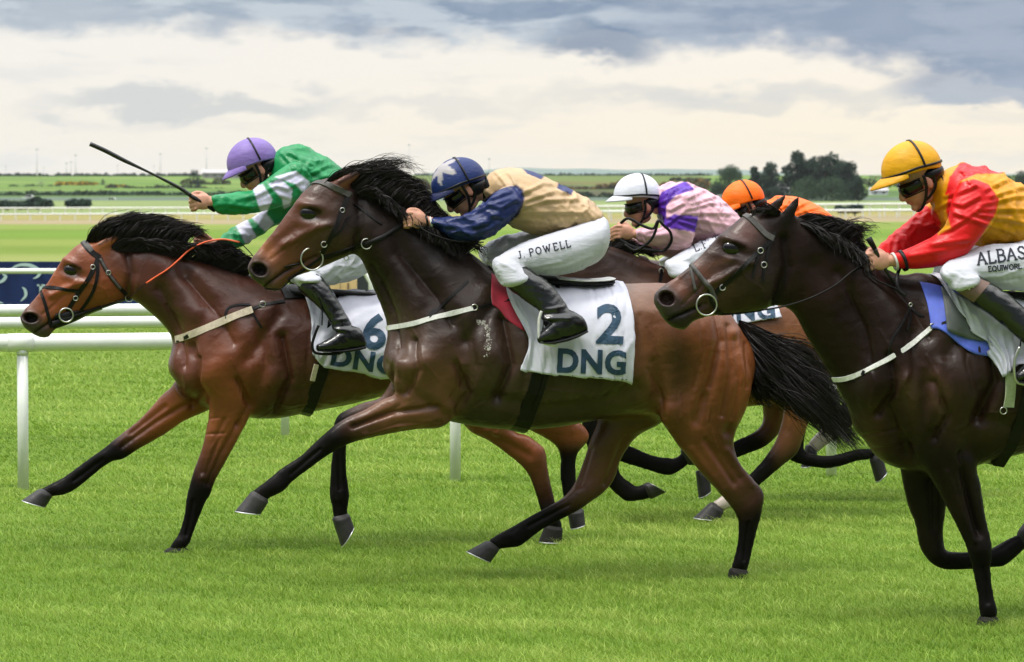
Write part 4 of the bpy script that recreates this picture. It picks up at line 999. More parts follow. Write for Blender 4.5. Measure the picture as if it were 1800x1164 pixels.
# ---- leading horse (number 6)
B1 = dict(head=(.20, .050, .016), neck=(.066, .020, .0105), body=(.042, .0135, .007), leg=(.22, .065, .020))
PL1 = Plane(300, 18.62)
H1 = dict(pl=PL1, lines=[([(60,584),(84,568),(104,556)],2.4,(.006,.004,.0035),.9),([(116,470),(128,466),(141,472)],3,(.006,.004,.0035),.8),([(119,484),(129,486),(139,483)],2.5,(.03,.012,.01),.7),([(222,440),(230,480),(224,520)],7,(.03,.011,.007),.6),([(174,430),(208,414)],2.5,(.05,.02,.01),.8)], joints=[(104,862,12,1),(318,954,12,-1),(967,903,12,-1),(182,803,13,1),(350,864,13,-1),(940,803,14,-1)], map=(303,678,.935,630,600,.93), nostrils=[(54,559,12,8,-5)], c=B1, base=560, label='red bay racehorse with an orange rein and number 6 saddle cloth, leading at the left',
 lofts=[
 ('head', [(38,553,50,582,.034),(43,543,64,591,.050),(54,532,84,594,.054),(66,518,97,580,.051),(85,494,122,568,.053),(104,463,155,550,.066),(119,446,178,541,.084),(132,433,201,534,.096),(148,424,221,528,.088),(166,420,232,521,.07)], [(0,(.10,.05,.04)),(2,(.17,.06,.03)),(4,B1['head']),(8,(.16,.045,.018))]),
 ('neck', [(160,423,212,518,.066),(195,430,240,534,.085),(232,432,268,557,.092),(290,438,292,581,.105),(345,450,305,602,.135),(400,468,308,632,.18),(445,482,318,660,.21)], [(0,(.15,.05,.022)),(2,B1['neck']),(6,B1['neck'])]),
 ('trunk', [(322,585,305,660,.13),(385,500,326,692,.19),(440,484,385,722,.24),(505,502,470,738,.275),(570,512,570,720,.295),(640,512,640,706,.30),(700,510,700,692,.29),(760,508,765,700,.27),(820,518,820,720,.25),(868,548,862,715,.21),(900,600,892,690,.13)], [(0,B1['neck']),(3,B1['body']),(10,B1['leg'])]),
 ('nearfore', [(345,590,450,650,.10,-.12),(352,655,448,708,.095,-.13),(367,712,437,737,.078,-.13),(363,750,419,772,.062,-.125),(354,790,395,816,.050,-.12),(341,826,378,847,.045,-.115),(331,860,371,868,.044,-.11),(326,882,360,886,.038,-.11),(323,906,350,911,.028,-.11),(313,938,340,938,.026,-.11),(303,953,335,952,.034,-.11),(297,962,329,962,.03,-.11)], legc((.17,.052,.02),(.24,.075,.025),2.5,5.4,n=11)),
 ('farfore', [(335,630,410,700,.09,.10),(306,676,366,722,.078,.12),(284,695,328,738,.063,.12),(247,735,290,764,.051,.12),(209,766,247,788,.045,.12),(182,788,218,806,.044,.12),(165,800,196,812,.038,.12),(146,813,168,833,.029,.12),(112,838,136,859,.027,.12),(91,850,116,869,.034,.12),(77,857,98,872,.029,.12),(68,862,91,873,.031,.12)], legc((.12,.04,.018),(.30,.085,.025),2.4,4.4,n=11)),
 ('nearhind', [(770,560,880,620,.11,-.10),(785,680,895,698,.11,-.12),(816,749,902,755,.085,-.12),(858,775,930,767,.062,-.12),(893,800,956,787,.05,-.12),(915,818,960,799,.044,-.12),(930,838,964,828,.035,-.12),(942,870,973,868,.027,-.12),(950,897,982,905,.031,-.12),(957,915,988,922,.034,-.12),(959,926,988,930,.03,-.12)], legc((.10,.035,.015),(.17,.05,.018),4,7.5,n=10)),
 ('farhind', [(850,640,960,670,.11,.11),(885,715,1000,725,.10,.12),(924,752,1030,753,.072,.12),(950,766,1036,768,.056,.12),(975,782,1030,780,.048,.12),(985,804,1014,800,.036,.12),(984,832,1012,832,.028,.12),(989,870,1016,868,.029,.12),(992,890,1022,886,.034,.12),(998,905,1024,900,.03,.12)], legc((.10,.035,.015),(.20,.055,.018),3,4.6,n=9))],
 ears=[((172,436),(216,412),22,-.055,(.28,.085,.03)),((170,430),(206,408),20,.05,(.10,.035,.02))],
 hooves=[((292,966),(331,968),(272,985),(324,987),-.11,1),((66,861),(92,873),(38,880),(80,892),.12),((957,926),(989,931),(947,953),(987,954),-.12,1),((998,903),(1026,897),(1003,930),(1028,922),.12)],
 eyes=[(128,476,13,-15)],
 sculpt=[('g',54,559,14,8,-10,-.020),('g',54,559,21,14,-10,.005),('g',128,477,15,10,-15,-.009),('g',124,462,22,8,-30,.011),('g',130,492,20,6,-20,.005),
   ('l',[(90,520),(120,505),(150,495)],6,.008),('g',176,510,30,28,0,.010),('l',[(222,440),(232,480),(224,525)],8,-.012),('l',[(62,585),(90,566),(120,548)],4,-.006),
   ('g',370,560,60,70,20,.012),('l',[(320,470),(370,540),(340,620)],14,-.010),('g',350,650,40,50,0,.018),('l',[(340,610),(362,700)],9,-.014,-1),('g',400,650,40,50,0,.016,-1),('l',[(440,560),(470,640),(440,700)],14,-.014),
   ('g',310,645,14,30,0,.008),('l',[(290,715),(230,760)],5,-.008,1),('l',[(395,740),(360,830)],6,-.009,-1),('g',350,850,12,16,0,.005,-1),('l',[(480,690),(600,680),(690,660)],12,-.008),
   ('l',[(860,765),(930,800)],7,-.006,-1),('l',[(240,500),(300,540),(400,560)],16,.006),('l',[(136,492),(120,508),(100,524)],1.8,.0016),('l',[(196,530),(182,505),(160,498),(140,492)],1.8,.0014),('l',[(112,455),(92,488),(68,522)],3,.0022),('l',[(76,552),(96,536),(112,518)],3,-.0022),('l',[(420,745),(388,800),(366,850)],5,-.009,-1),('l',[(400,740),(372,790),(356,840)],4,.006,-1),('l',[(340,880),(328,940)],3.5,-.006,-1),('l',[(345,700),(270,745),(215,785)],5,-.009,1),('l',[(180,808),(130,845)],3.5,-.006,1)],
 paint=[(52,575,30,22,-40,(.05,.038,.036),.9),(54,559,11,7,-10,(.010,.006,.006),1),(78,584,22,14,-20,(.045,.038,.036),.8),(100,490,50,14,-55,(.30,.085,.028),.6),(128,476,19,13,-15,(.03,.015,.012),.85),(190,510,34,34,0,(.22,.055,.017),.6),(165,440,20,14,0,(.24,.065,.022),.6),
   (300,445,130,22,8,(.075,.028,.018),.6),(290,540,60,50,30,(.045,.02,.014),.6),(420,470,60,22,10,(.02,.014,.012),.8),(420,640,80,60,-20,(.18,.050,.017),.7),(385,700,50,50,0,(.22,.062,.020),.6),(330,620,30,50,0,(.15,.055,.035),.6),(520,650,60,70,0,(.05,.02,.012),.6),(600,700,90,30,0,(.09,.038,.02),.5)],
 mane=[([[(150,424,-.01),(163,404,-.03),(186,393,-.02),(218,386,0)],[(185,428,-.03),(200,400,-.04),(228,382,-.02),(264,381,0)],[(225,431,-.04),(245,398,-.05),(275,386,-.02),(314,391,.02)],[(270,435,-.05),(290,405,-.05),(318,398,-.02),(350,402,.02)],[(312,442,-.05),(332,416,-.05),(350,409,-.02),(370,416,.02)]], 1700, 2.3, .5, 5, .015),
       ([[(190,430,-.05),(215,420,-.06),(240,422,-.07),(262,432,-.075)],[(270,436,-.06),(290,425,-.07),(312,430,-.08),(330,446,-.09)],[(330,448,-.08),(352,432,-.08),(375,440,-.09),(395,458,-.1)]], 1000, 2.4, .8, 3, .008),
       ([[(335,448,-.05),(365,430,-.05),(392,428,-.03),(416,442,0)],[(390,462,-.06),(415,450,-.06),(432,455,-.04),(450,470,0)],[(430,476,-.06),(450,468,-.06),(468,478,-.04),(480,492,0)]], 800, 2.4, .7, 4, .015)],
 tail=[(guides_tail(898, 585, 150), 350, 4, .8, 6, .02)])
horse(H1)
# ---- right hand horse, nearly black
B3 = dict(head=(.040, .0165, .0105), neck=(.0125, .0066, .0046), body=(.024, .0110, .0068), leg=(.012, .007, .005))
PL3 = Plane(1735, 15.62)
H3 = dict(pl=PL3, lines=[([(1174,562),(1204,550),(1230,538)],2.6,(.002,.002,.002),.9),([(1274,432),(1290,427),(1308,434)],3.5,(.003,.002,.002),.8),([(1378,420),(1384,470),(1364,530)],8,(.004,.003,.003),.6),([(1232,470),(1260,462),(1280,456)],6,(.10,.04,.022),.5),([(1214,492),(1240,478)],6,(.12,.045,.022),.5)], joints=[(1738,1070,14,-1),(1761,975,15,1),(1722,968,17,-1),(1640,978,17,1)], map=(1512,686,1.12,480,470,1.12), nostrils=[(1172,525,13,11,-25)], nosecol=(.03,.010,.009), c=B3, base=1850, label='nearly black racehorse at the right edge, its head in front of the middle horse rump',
 lofts=[
 ('head', [(1152,519,1158,547,.034),(1156,510,1176,572,.050),(1168,500,1203,581,.054),(1185,488,1219,566,.051),(1212,467,1248,557,.055),(1240,440,1285,552,.067),(1262,417,1315,549,.085),(1285,396,1344,545,.098),(1310,377,1362,537,.09),(1340,370,1378,525,.07)], [(0,(.045,.035,.032)),(2,(.035,.022,.018)),(4,B3['head']),(8,(.022,.014,.011))]),
 ('neck', [(1340,371,1355,538,.066),(1385,372,1392,550,.088),(1430,388,1412,588,.098),(1475,416,1436,625,.118),(1520,450,1460,662,.15),(1570,476,1482,702,.19),(1610,492,1505,742,.22)], [(0,B3['neck']),(6,B3['neck'])]),
 ('trunk', [(1540,600,1512,765,.14),(1592,485,1552,816,.20),(1640,482,1620,832,.25),(1700,503,1705,822,.28),(1780,520,1790,799,.30),(1870,520,1880,785,.31),(1960,515,1970,780,.3),(2040,515,2040,780,.27),(2100,540,2100,790,.25),(2160,590,2150,770,.2),(2190,650,2180,740,.12)], [(0,B3['body']),(3,(.022,.012,.008)),(10,(.03,.015,.009))]),
 ('nearfore', [(1590,640,1720,690,.10,-.12),(1600,740,1718,770,.10,-.13),(1620,810,1716,820,.085,-.125),(1644,855,1724,855,.068,-.12),(1671,905,1733,912,.052,-.12),(1694,951,1742,951,.047,-.115),(1703,977,1743,980,.045,-.11),(1709,1001,1741,1001,.032,-.11),(1718,1045,1747,1045,.027,-.11),(1721,1070,1753,1070,.035,-.11),(1722,1084,1753,1084,.03,-.11)], legc((.012,.0075,.0055),(.011,.007,.005),4,6,n=10)),
 ('farfore', [(1570,700,1660,740,.09,.10),(1578,800,1668,810,.08,.12),(1594,882,1664,882,.061,.12),(1609,922,1658,930,.05,.12),(1616,960,1660,958,.046,.12),(1632,986,1664,968,.045,.12),(1656,1001,1680,969,.037,.12),(1690,1002,1700,970,.028,.12),(1736,998,1738,965,.03,.12),(1762,996,1760,954,.036,.12),(1785,980,1778,944,.03,.12),(1802,965,1792,938,.031,.12)], legc((.012,.0075,.0055),(.011,.007,.005),4,6,n=11)),
 ('nearhind', [(2010,560,2170,600,.13,-.1),(2000,680,2185,690,.12,-.13),(2030,760,2160,760,.1,-.13),(2070,830,2140,820,.07,-.13),(2110,880,2175,870,.05,-.13),(2135,920,2185,905,.045,-.13),(2140,960,2172,960,.03,-.12),(2130,1020,2160,1020,.028,-.12),(2125,1040,2160,1040,.034,-.12)], legc((.03,.018,.012),(.03,.018,.012),4,6,n=8)),
 ('farhind', [(2030,600,2160,640,.13,.1),(2010,740,2120,750,.1,.13),(1990,800,2070,810,.08,.13),(1985,850,2045,850,.06,.13),(1975,900,2035,895,.045,.13),(1950,920,1980,940,.03,.12),(1900,950,1925,972,.028,.12),(1875,968,1900,990,.034,.12)], legc((.03,.018,.012),(.03,.018,.012),3,5,n=7))],
 ears=[((1378,392),(1405,345),27,-.055,(.012,.009,.008)),((1345,384),(1382,342),26,.05,(.02,.013,.010))],
 hooves=[((1720,1088),(1755,1090),(1711,1118),(1753,1119),-.11,1),((1804,962),(1791,933),(1843,928),(1812,906),.12),((2120,1052),(2160,1052),(2100,1080),(2150,1082),-.12),((1868,968),(1894,990),(1838,998),(1878,1014),.12)],
 eyes=[(1290,438,16,-12)],
 sculpt=[('g',1172,525,15,12,-30,-.024),('g',1172,525,24,19,-30,.006),('g',1290,439,18,12,-12,-.010),('g',1285,423,28,9,-20,.013),('g',1292,456,24,7,-10,.006),
   ('l',[(1245,500),(1285,480),(1320,462)],7,.009),('g',1335,500,38,36,0,.011),('l',[(1378,420),(1384,470),(1362,535)],9,-.013),('l',[(1176,562),(1212,548),(1240,535)],4,-.007),
   ('g',1192,500,10,20,-35,-.005),('l',[(1440,470),(1500,560),(1500,660)],20,-.010),('g',1570,640,60,90,15,.014),('g',1640,700,60,70,0,.018),('l',[(1600,590),(1625,700),(1590,800)],16,-.014),('l',[(1700,600),(1730,700),(1700,790)],16,-.014),
   ('g',1540,700,30,60,0,.012),('l',[(1560,720),(1600,810)],12,-.014,-1),('l',[(1690,830),(1720,930)],7,-.008,-1),('g',1725,965,14,16,0,.006,-1),('g',1460,520,60,30,40,.008),('l',[(1300,462),(1280,482),(1250,506)],2,.0018),('l',[(1350,540),(1336,505),(1312,488),(1296,470)],2,.0016),('l',[(1268,416),(1236,448),(1196,486)],3,.0024),('l',[(1200,535),(1224,512),(1246,490)],3,-.0024),('l',[(1590,660),(1582,710),(1590,760)],11,.008,-1),('l',[(1620,648),(1608,700),(1614,760)],11,.008,-1),('l',[(1652,640),(1642,690),(1634,740)],11,.008,-1),('g',1700,560,30,26,0,.012,-1),('l',[(1690,800),(1705,880),(1722,940)],6,-.010,-1),('l',[(1665,830),(1690,900),(1712,950)],5,.006,-1),('l',[(1728,1000),(1736,1060)],3.5,-.006,-1),('l',[(1640,850),(1642,930)],6,-.008,1)],
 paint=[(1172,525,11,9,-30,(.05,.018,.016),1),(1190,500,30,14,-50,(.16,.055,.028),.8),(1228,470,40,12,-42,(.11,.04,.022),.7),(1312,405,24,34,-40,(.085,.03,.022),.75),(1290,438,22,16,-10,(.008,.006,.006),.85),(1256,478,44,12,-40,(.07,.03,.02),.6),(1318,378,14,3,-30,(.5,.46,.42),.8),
   (1190,560,30,20,0,(.014,.011,.010),.8),(1536,770,22,60,0,(.07,.026,.014),.5),(1600,690,16,44,10,(.065,.028,.017),.7,-1),(1650,690,22,44,10,(.075,.030,.018),.7,-1),(1700,740,60,50,0,(.034,.016,.009),.6),(1450,500,40,70,-40,(.020,.009,.006),.5),(1660,900,30,50,0,(.016,.008,.0055),.5,-1)],  # reddish blobs paint sheen and chest fold highlights into the coat
 mane=[([[(1398,378,.0),(1420,376,.02),(1442,384,.04),(1460,398,.06)],[(1430,388,.0),(1455,384,.02),(1478,392,.04),(1496,408,.06)],[(1462,408,0),(1488,400,.02),(1508,402,.04),(1524,412,.06)],[(1490,434,0),(1504,428,.02),(1514,430,.04),(1522,444,.06)],[(1516,454,0),(1522,448,.02),(1528,452,.04),(1532,466,.06)]], 900, 2.6, .5, 4, .015),
       ([[(1462,408,0),(1490,388,0),(1512,392,.02),(1540,398,.03)],[(1485,428,0),(1506,408,0),(1528,404,.02),(1552,412,.03)]], 60, 2.2, .4, 9, .02),
       ([[(1372,372,-.03),(1352,368,-.04),(1330,372,-.045),(1312,384,-.05)],[(1380,378,.03),(1365,366,.02),(1350,362,.02),(1335,368,.03)]], 160, 3.0, .8, 4, .012),
       ([[(1400,382,-.03),(1420,392,-.06),(1440,408,-.085),(1450,430,-.1)],[(1450,402,-.04),(1470,412,-.08),(1488,430,-.1),(1492,455,-.115)],[(1505,440,-.05),(1520,448,-.1),(1534,464,-.12),(1536,490,-.14)]], 900, 2.6, .9, 4, .008)],
 tail=[(guides_tail(2185, 620, 190), 350, 4, .8, 6, .02)])
horse(H3)
# ---- horse behind the middle one (pink and purple rider)
B4 = dict(head=(.09, .035, .02), neck=(.050, .025, .018), body=(.15, .055, .02), leg=(.13, .048, .018))
PL4 = Plane(1240, 20.25)
H4 = dict(pl=PL4, c=B4, base=1260, label='brown racehorse with white hind pasterns, mostly hidden behind the middle horse', vox=.0125,
 lofts=[
 ('head', [(835,522,842,548,.034),(842,512,858,566,.052),(864,494,886,560,.052),(890,470,930,545,.065),(915,448,965,535,.085),(935,434,985,520,.09),(958,430,1000,510,.07)], [(0,BLK),(3,B4['head'])]),
 ('neck', [(955,430,985,512,.066),(1010,424,1005,540,.085),(1064,424,1015,570,.10),(1127,450,1030,620,.15),(1165,466,1040,660,.2)], [(0,B4['neck']),(4,B4['neck'])]),
 ('trunk', [(1050,540,1014,675,.15),(1110,468,1055,708,.21),(1180,470,1130,718,.26),(1260,485,1250,720,.28),(1330,492,1335,714,.28),(1395,495,1395,706,.26),(1440,510,1430,692,.22),(1480,545,1462,668,.16),(1500,580,1485,640,.1)], [(0,B4['neck']),(3,B4['body']),(8,B4['body'])]),
 ('nearhind', [(1365,560,1480,600,.11,-.1),(1372,640,1450,668,.10,-.12),(1380,697,1430,712,.08,-.12),(1374,743,1422,742,.06,-.12),(1363,775,1411,773,.049,-.12),(1347,800,1400,798,.045,-.12),(1330,820,1372,822,.036,-.12),(1312,838,1336,853,.028,-.12),(1280,862,1302,879,.027,-.12),(1262,876,1284,893,.034,-.12),(1251,884,1272,899,.029,-.12)], legc((.12,.045,.018),(.20,.07,.025),2.5,5,sock=7.6,n=10)),
 ('farhind', [(1335,620,1420,640,.1,.1),(1337,690,1386,702,.075,.12),(1342,730,1380,735,.056,.12),(1336,750,1370,760,.047,.12),(1318,763,1348,784,.038,.12),(1297,772,1313,799,.029,.12),(1265,788,1279,812,.028,.12),(1242,803,1262,825,.034,.12),(1230,820,1251,836,.029,.12),(1224,832,1247,843,.03,.12)], legc((.08,.03,.015),(.13,.045,.018),2.5,4,sock=6.6,n=9)),
 ('farfore', [(1040,640,1120,690,.08,.1),(1050,710,1112,730,.062,.12),(1052,760,1106,768,.05,.12),(1062,798,1100,780,.045,.12),(1090,812,1112,785,.036,.12),(1128,824,1148,800,.028,.12),(1172,836,1182,805,.034,.12),(1192,830,1194,800,.03,.12),(1212,816,1200,790,.03,.12)], [(0,BLK),(8,BLK)]),
 ('nearfore', [(1020,640,1100,690,.08,-.1),(1020,720,1080,740,.062,-.12),(1030,780,1082,788,.05,-.12),(1047,830,1087,814,.046,-.12),(1068,854,1090,832,.036,-.12),(1086,872,1107,847,.03,-.12),(1102,882,1121,855,.034,-.12),(1126,880,1129,851,.03,-.12),(1142,877,1132,849,.03,-.12)], [(0,BLK),(8,BLK)])],
 ears=[((965,440),(940,420),20,-.055,(.03,.018,.014)),((960,438),(945,424),20,.05,(.03,.018,.014))],
 hooves=[((1248,884),(1271,902),(1219,911),(1265,915),-.12),((1223,830),(1248,841),(1229,876),(1249,862),.12),((1212,818),(1199,788),(1248,816),(1230,785),.12),((1146,877),(1132,850),(1170,865),(1140,848),-.12)],
 eyes=[(918,478,12,-20)],
 sculpt=[('g',1330,600,60,60,0,.014),('l',[(1385,760),(1395,720)],6,-.006,-1),('g',850,525,10,8,0,-.015)],
 paint=[(1100,445,80,18,20,(.02,.014,.012),.6),(1400,620,70,60,0,(.20,.075,.03),.5),(1376,760,20,50,0,(.26,.10,.04),.4,-1)],
 mane=[([[(1064,424,0),(1085,418,.02),(1100,424,.04),(1120,436,.06)],[(1110,440,0),(1130,436,.02),(1145,444,.04),(1160,456,.06)]], 250, 3.4, .8, 4, .015)],
 tail=[(guides_tail(1490, 575, 150), 450, 4, .8, 6, .02)])
horse(H4)
# ---- rearmost horse (orange rider)
B5 = dict(head=(.06, .025, .016), neck=(.04, .02, .015), body=(.06, .028, .016), leg=(.05, .024, .015))
PL5 = Plane(1400, 21.45)
H5 = dict(pl=PL5, c=B5, base=1450, label='dark bay racehorse farthest back with one white foreleg sock, under the orange rider', vox=.0125,
 lofts=[
 ('head', [(1016,540,1022,564,.034),(1022,530,1040,578,.05),(1044,512,1068,572,.05),(1070,490,1108,560,.065),(1096,470,1140,550,.085),(1116,458,1158,540,.09),(1136,454,1172,530,.07)], [(0,BLK),(3,B5['head'])]),
 ('neck', [(1132,456,1160,530,.066),(1180,452,1180,560,.085),(1240,448,1195,590,.11),(1300,455,1215,620,.16),(1345,470,1230,650,.2)], [(0,B5['neck']),(4,B5['neck'])]),
 ('trunk', [(1250,560,1226,650,.14),(1300,480,1265,680,.2),(1380,478,1360,690,.26),(1500,485,1490,675,.27),(1600,490,1600,680,.26),(1660,510,1655,690,.22),(1705,560,1695,650,.13)], [(0,B5['body']),(6,B5['body'])]),
 ('nearfore', [(1370,600,1450,650,.07,-.1),(1386,700,1430,705,.055,-.12),(1384,740,1420,742,.05,-.12),(1378,778,1414,772,.046,-.12),(1384,806,1414,792,.044,-.12),(1420,820,1430,798,.032,-.12),(1455,824,1458,800,.028,-.12),(1482,819,1484,795,.034,-.12),(1506,811,1508,789,.03,-.12),(1528,808,1538,788,.03,-.12)], [(0,B5['leg']),(3,BLK),(9,BLK)]),
 ('farfore', [(1500,640,1560,670,.07,.1),(1490,690,1530,705,.055,.12),(1468,728,1500,745,.046,.12),(1452,746,1472,768,.036,.12),(1432,764,1452,784,.034,.12),(1420,780,1438,796,.03,.12)], [(0,BLK),(2.6,BLK),(3.2,(.42,.36,.31)),(5,(.42,.36,.31))]),
 ('nearhind', [(1600,560,1700,600,.11,-.1),(1610,680,1690,690,.09,-.12),(1640,740,1690,735,.06,-.12),(1665,780,1700,770,.045,-.12),(1670,850,1690,850,.028,-.12),(1660,880,1690,880,.034,-.12)], [(0,B5['body']),(5,BLK)]),
 ('farhind', [(1580,560,1680,600,.11,.1),(1570,680,1650,690,.09,.12),(1560,740,1610,735,.06,.12),(1560,780,1600,775,.045,.12),(1545,800,1560,815,.028,.12),(1620,790,1640,800,.034,.12)][:5], [(0,B5['body']),(4,BLK)])],
 ears=[((1140,462),(1118,446),18,-.055,(.03,.018,.014)),((1136,460),(1122,448),18,.05,(.03,.018,.014))],
 hooves=[((1529,810),(1549,796),(1540,848),(1558,829),-.12),((1416,784),(1436,798),(1409,822),(1426,818),.12),((1658,885),(1692,885),(1640,908),(1684,910),-.12)],
 eyes=[(1098,498,11,-20)], sculpt=[('g',1030,545,10,8,0,-.012)], paint=[(1250,470,80,18,0,(.012,.010,.010),.6)],
 mane=[([[(1180,450,0),(1200,446,.02),(1220,450,.04),(1240,458,.06)],[(1280,450,0),(1300,446,.02),(1320,452,.04),(1340,462,.06)]], 150, 3.4, .8, 4, .015)])
horse(H5)
# ------------------------------------------------------------------ riders
SK = (.50, .25, .17)
class Frame:
    def __init__(s, pl, u, v, dy, pitch, k=1.0, yaw=0.0):
        s.o = pl.p(u, v, dy); a = R(pitch); X = -DIR; Y = -LAT; Z = np.array((0, 0, 1.0))
        s.X = X*math.cos(a)-Z*math.sin(a); s.Z = Z*math.cos(a)+X*math.sin(a); s.Y = Y; s.k = k
        if yaw:
            b = R(yaw); X0, Y0 = s.X.copy(), s.Y.copy(); s.X = X0*math.cos(b)+Y0*math.sin(b); s.Y = Y0*math.cos(b)-X0*math.sin(b)
    def p(s, x, y, z): return s.o + s.k*(s.X*x+s.Y*y+s.Z*z)
    def ax(s, a, b, c): return [s.X*a*s.k, s.Y*b*s.k, s.Z*c*s.k]
def head_shape(mb, f, sk=SK):
    e = lambda c, r, q=sk: ellipsoid(mb, f.p(*c), f.ax(*r), q, 18, 12)
    e((0, 0, .03), (.098, .077, .10)); e((.040, 0, -.045), (.060, .060, .075)); e((.028, 0, -.088), (.058, .052, .032))
    e((.074, 0, -.108), (.022, .024, .019)); e((.088, 0, -.078), (.016, .024, .008), (.42, .16, .13)); e((.088, 0, -.068), (.017, .022, .007), (.42, .16, .13))
    tube(mb, [f.p(.086, 0, .005), f.p(.106, 0, -.022), f.p(.116, 0, -.046), f.p(.094, 0, -.052)], [.008*f.k, .011*f.k, .014*f.k, .010*f.k], sk, 10)
    for s_ in (-1, 1):
        e((.060, s_*.036, -.035), (.028, .020, .020)); e((-.008, s_*.076, -.022), (.020, .011, .032), (.48, .21, .15)); e((.108, s_*.011, -.050), (.011, .009, .008))
def hand_shape(mb, f, side=1, curl=1.0, thumb=True, sk=SK, openness=0.0):
    """fist: wrist at origin, knuckles forward (+X), thumb up (+Z), back of the hand towards side*Y"""
    e = lambda c, r: ellipsoid(mb, f.p(*c), f.ax(*r), sk, 14, 10); s_ = side
    e((.048, s_*.004, .0), (.052, .019, .042)); e((.012, 0, 0), (.028, .021, .028)); e((.075, s_*.006, .002), (.020, .017, .040))
    for i, (z, L, r) in enumerate(((.032, .9, .0098), (.010, 1.0, .0102), (-.012, .95, .0098), (-.032, .75, .0086))):
        k = f.k; o = openness*(1-.15*i)
        a = (.088, s_*.008, z); b = (.088+.034*L*(.75+.25*o), s_*(.004-.012*(1-o)), z-.004); c = (.088+.034*L*(.75+.25*o)+.018*o+.0, s_*(-.022+.018*o), z-.008-.010*o); d = (.088+.018+.040*o, s_*(-.036+.022*o), z-.010-.02*o); g = (.082+.055*o, s_*(-.030+.006*o), z-.010-.03*o)
        tube(mb, [f.p(*a), f.p(*b), f.p(*c), f.p(*d), f.p(*g)], [r*1.08*k, r*k, r*.95*k, r*.9*k, r*.8*k], sk, 10)
        e((.090, s_*.010, z), (.011, .010, .010))
    if thumb:
        k = f.k; tube(mb, [f.p(.025, -s_*.006, .026), f.p(.055, -s_*.012, .048), f.p(.088, -s_*.014, .050), f.p(.108, -s_*.014, .040)], [.013*k, .0115*k, .0105*k, .008*k], sk, 10)
def helmet(root, f, cfun, peak=True, k=1.0, strap_c='black', bandz=None, peaklen=.075):
    """dome, peak, chin strap; cfun(theta, t, side) -> colour of the cover"""
    a, b, c = .142, .112, .128; n, m = 64, 26; V = []; C = []
    for i in range(m+1):
        t = i/m
        for j in range(n):
            th = 2*math.pi*j/n; ze = -.012-.035*max(0, -math.cos(th))**1.5+.012*max(0, math.cos(th)); ph = t*math.acos(max(-1, ze/c))
            w = 1+.012*math.sin(th*6)*math.sin(ph)**4*.6
            V.append(f.p(a*math.sin(ph)*math.cos(th)*w, b*math.sin(ph)*math.sin(th)*w, c*math.cos(ph)+.012*math.exp(-(ph/.25)**2)*0)); C.append(cfun(th, t))
    F = [(i*n+j, (i+1)*n+j, (i+1)*n+(j+1) % n, i*n+(j+1) % n) for i in range(m) for j in range(n)]
    o = len(V)
    for j in range(n):   # rolled rim and inside
        th = 2*math.pi*j/n; q = V[m*n+j]; V.append(f.o+(q-f.o)*.93+f.Z*.002); C.append((.01, .01, .01))
    for j in range(n): F.append((m*n+j, o+j, o+(j+1) % n, m*n+(j+1) % n))
    V.append(f.p(0, 0, .05)); C.append((.01, .01, .01)); F += [(o+j, o+n, o+(j+1) % n) for j in range(n)]
    mb = MB(); mb.add(V, F, np.array(C)); h = mb.build('helmet', M['helmet'], root, cols=True)
    if peak:
        V = []; C = []; k_ = 25
        for lay in (0, 1):
            for i in range(k_):
                th = R(-68+136*i/(k_-1)); e = max(0, math.cos(th*1.30))**.6
                for r_, dz in ((0.97, 0.0), (1.0, -.002), (1+.5*e*peaklen/.142, -.010-.006*e), (1+e*peaklen/.142, -.022-.010*e)):
                    x = a*r_*math.cos(th)*.997; y = b*min(r_, 1+.6*(r_-1))*math.sin(th); z = .000+dz-lay*.006+(.012)*max(0, math.cos(th))-.012*0
                    V.append(f.p(x, y, z)); C.append(cfun(0.0, 1.2))
        F = []
        N1 = k_*4
        for i in range(k_-1):
            for j in range(3):
                p = i*4+j; F.append((p, p+1, p+5, p+4)); F.append((N1+p, N1+p+4, N1+p+5, N1+p+1))
            F.append((i*4+3, N1+i*4+3, N1+i*4+7, i*4+7))
        mb = MB(); mb.add(V, F, np.array(C)); mb.build('peak', M['helmet'], h, cols=True)
    mb = MB()
    def onband(pts, w, r_=1.008, th_=.002):
        P3 = []; N3 = []
        for x, y, z in pts:
            L = math.sqrt((x/a)**2+(y/b)**2+(z/c)**2); q = f.p(x/L*r_, y/L*r_, z/L*r_); P3.append(q); nn = f.X*(x/a/a)+f.Y*(y/b/b)+f.Z*(z/c/c); N3.append(nn/np.linalg.norm(nn))
        ribbon(mb, P3, N3, w, th_)
    if bandz is not None:
        onband([(math.cos(t)*a, math.sin(t)*b, bandz-.02*max(0, -math.cos(t))) for t in np.linspace(0, 2*math.pi, 48)], .011)
    # goggle elastic running over the shell from ear to ear behind the crown
    onband([(-.034, b*math.sin(t), c*math.cos(t)+.001) for t in np.linspace(-1.62, 1.62, 34)], .010)
    mb.build('strap', M['black'], h)
    mb = MB(); ellipsoid(mb, f.p(-.062, 0, -.050), f.ax(.078, .090, .052), n=22, m=14); mb.build('padding', M['black'], h)
    return h
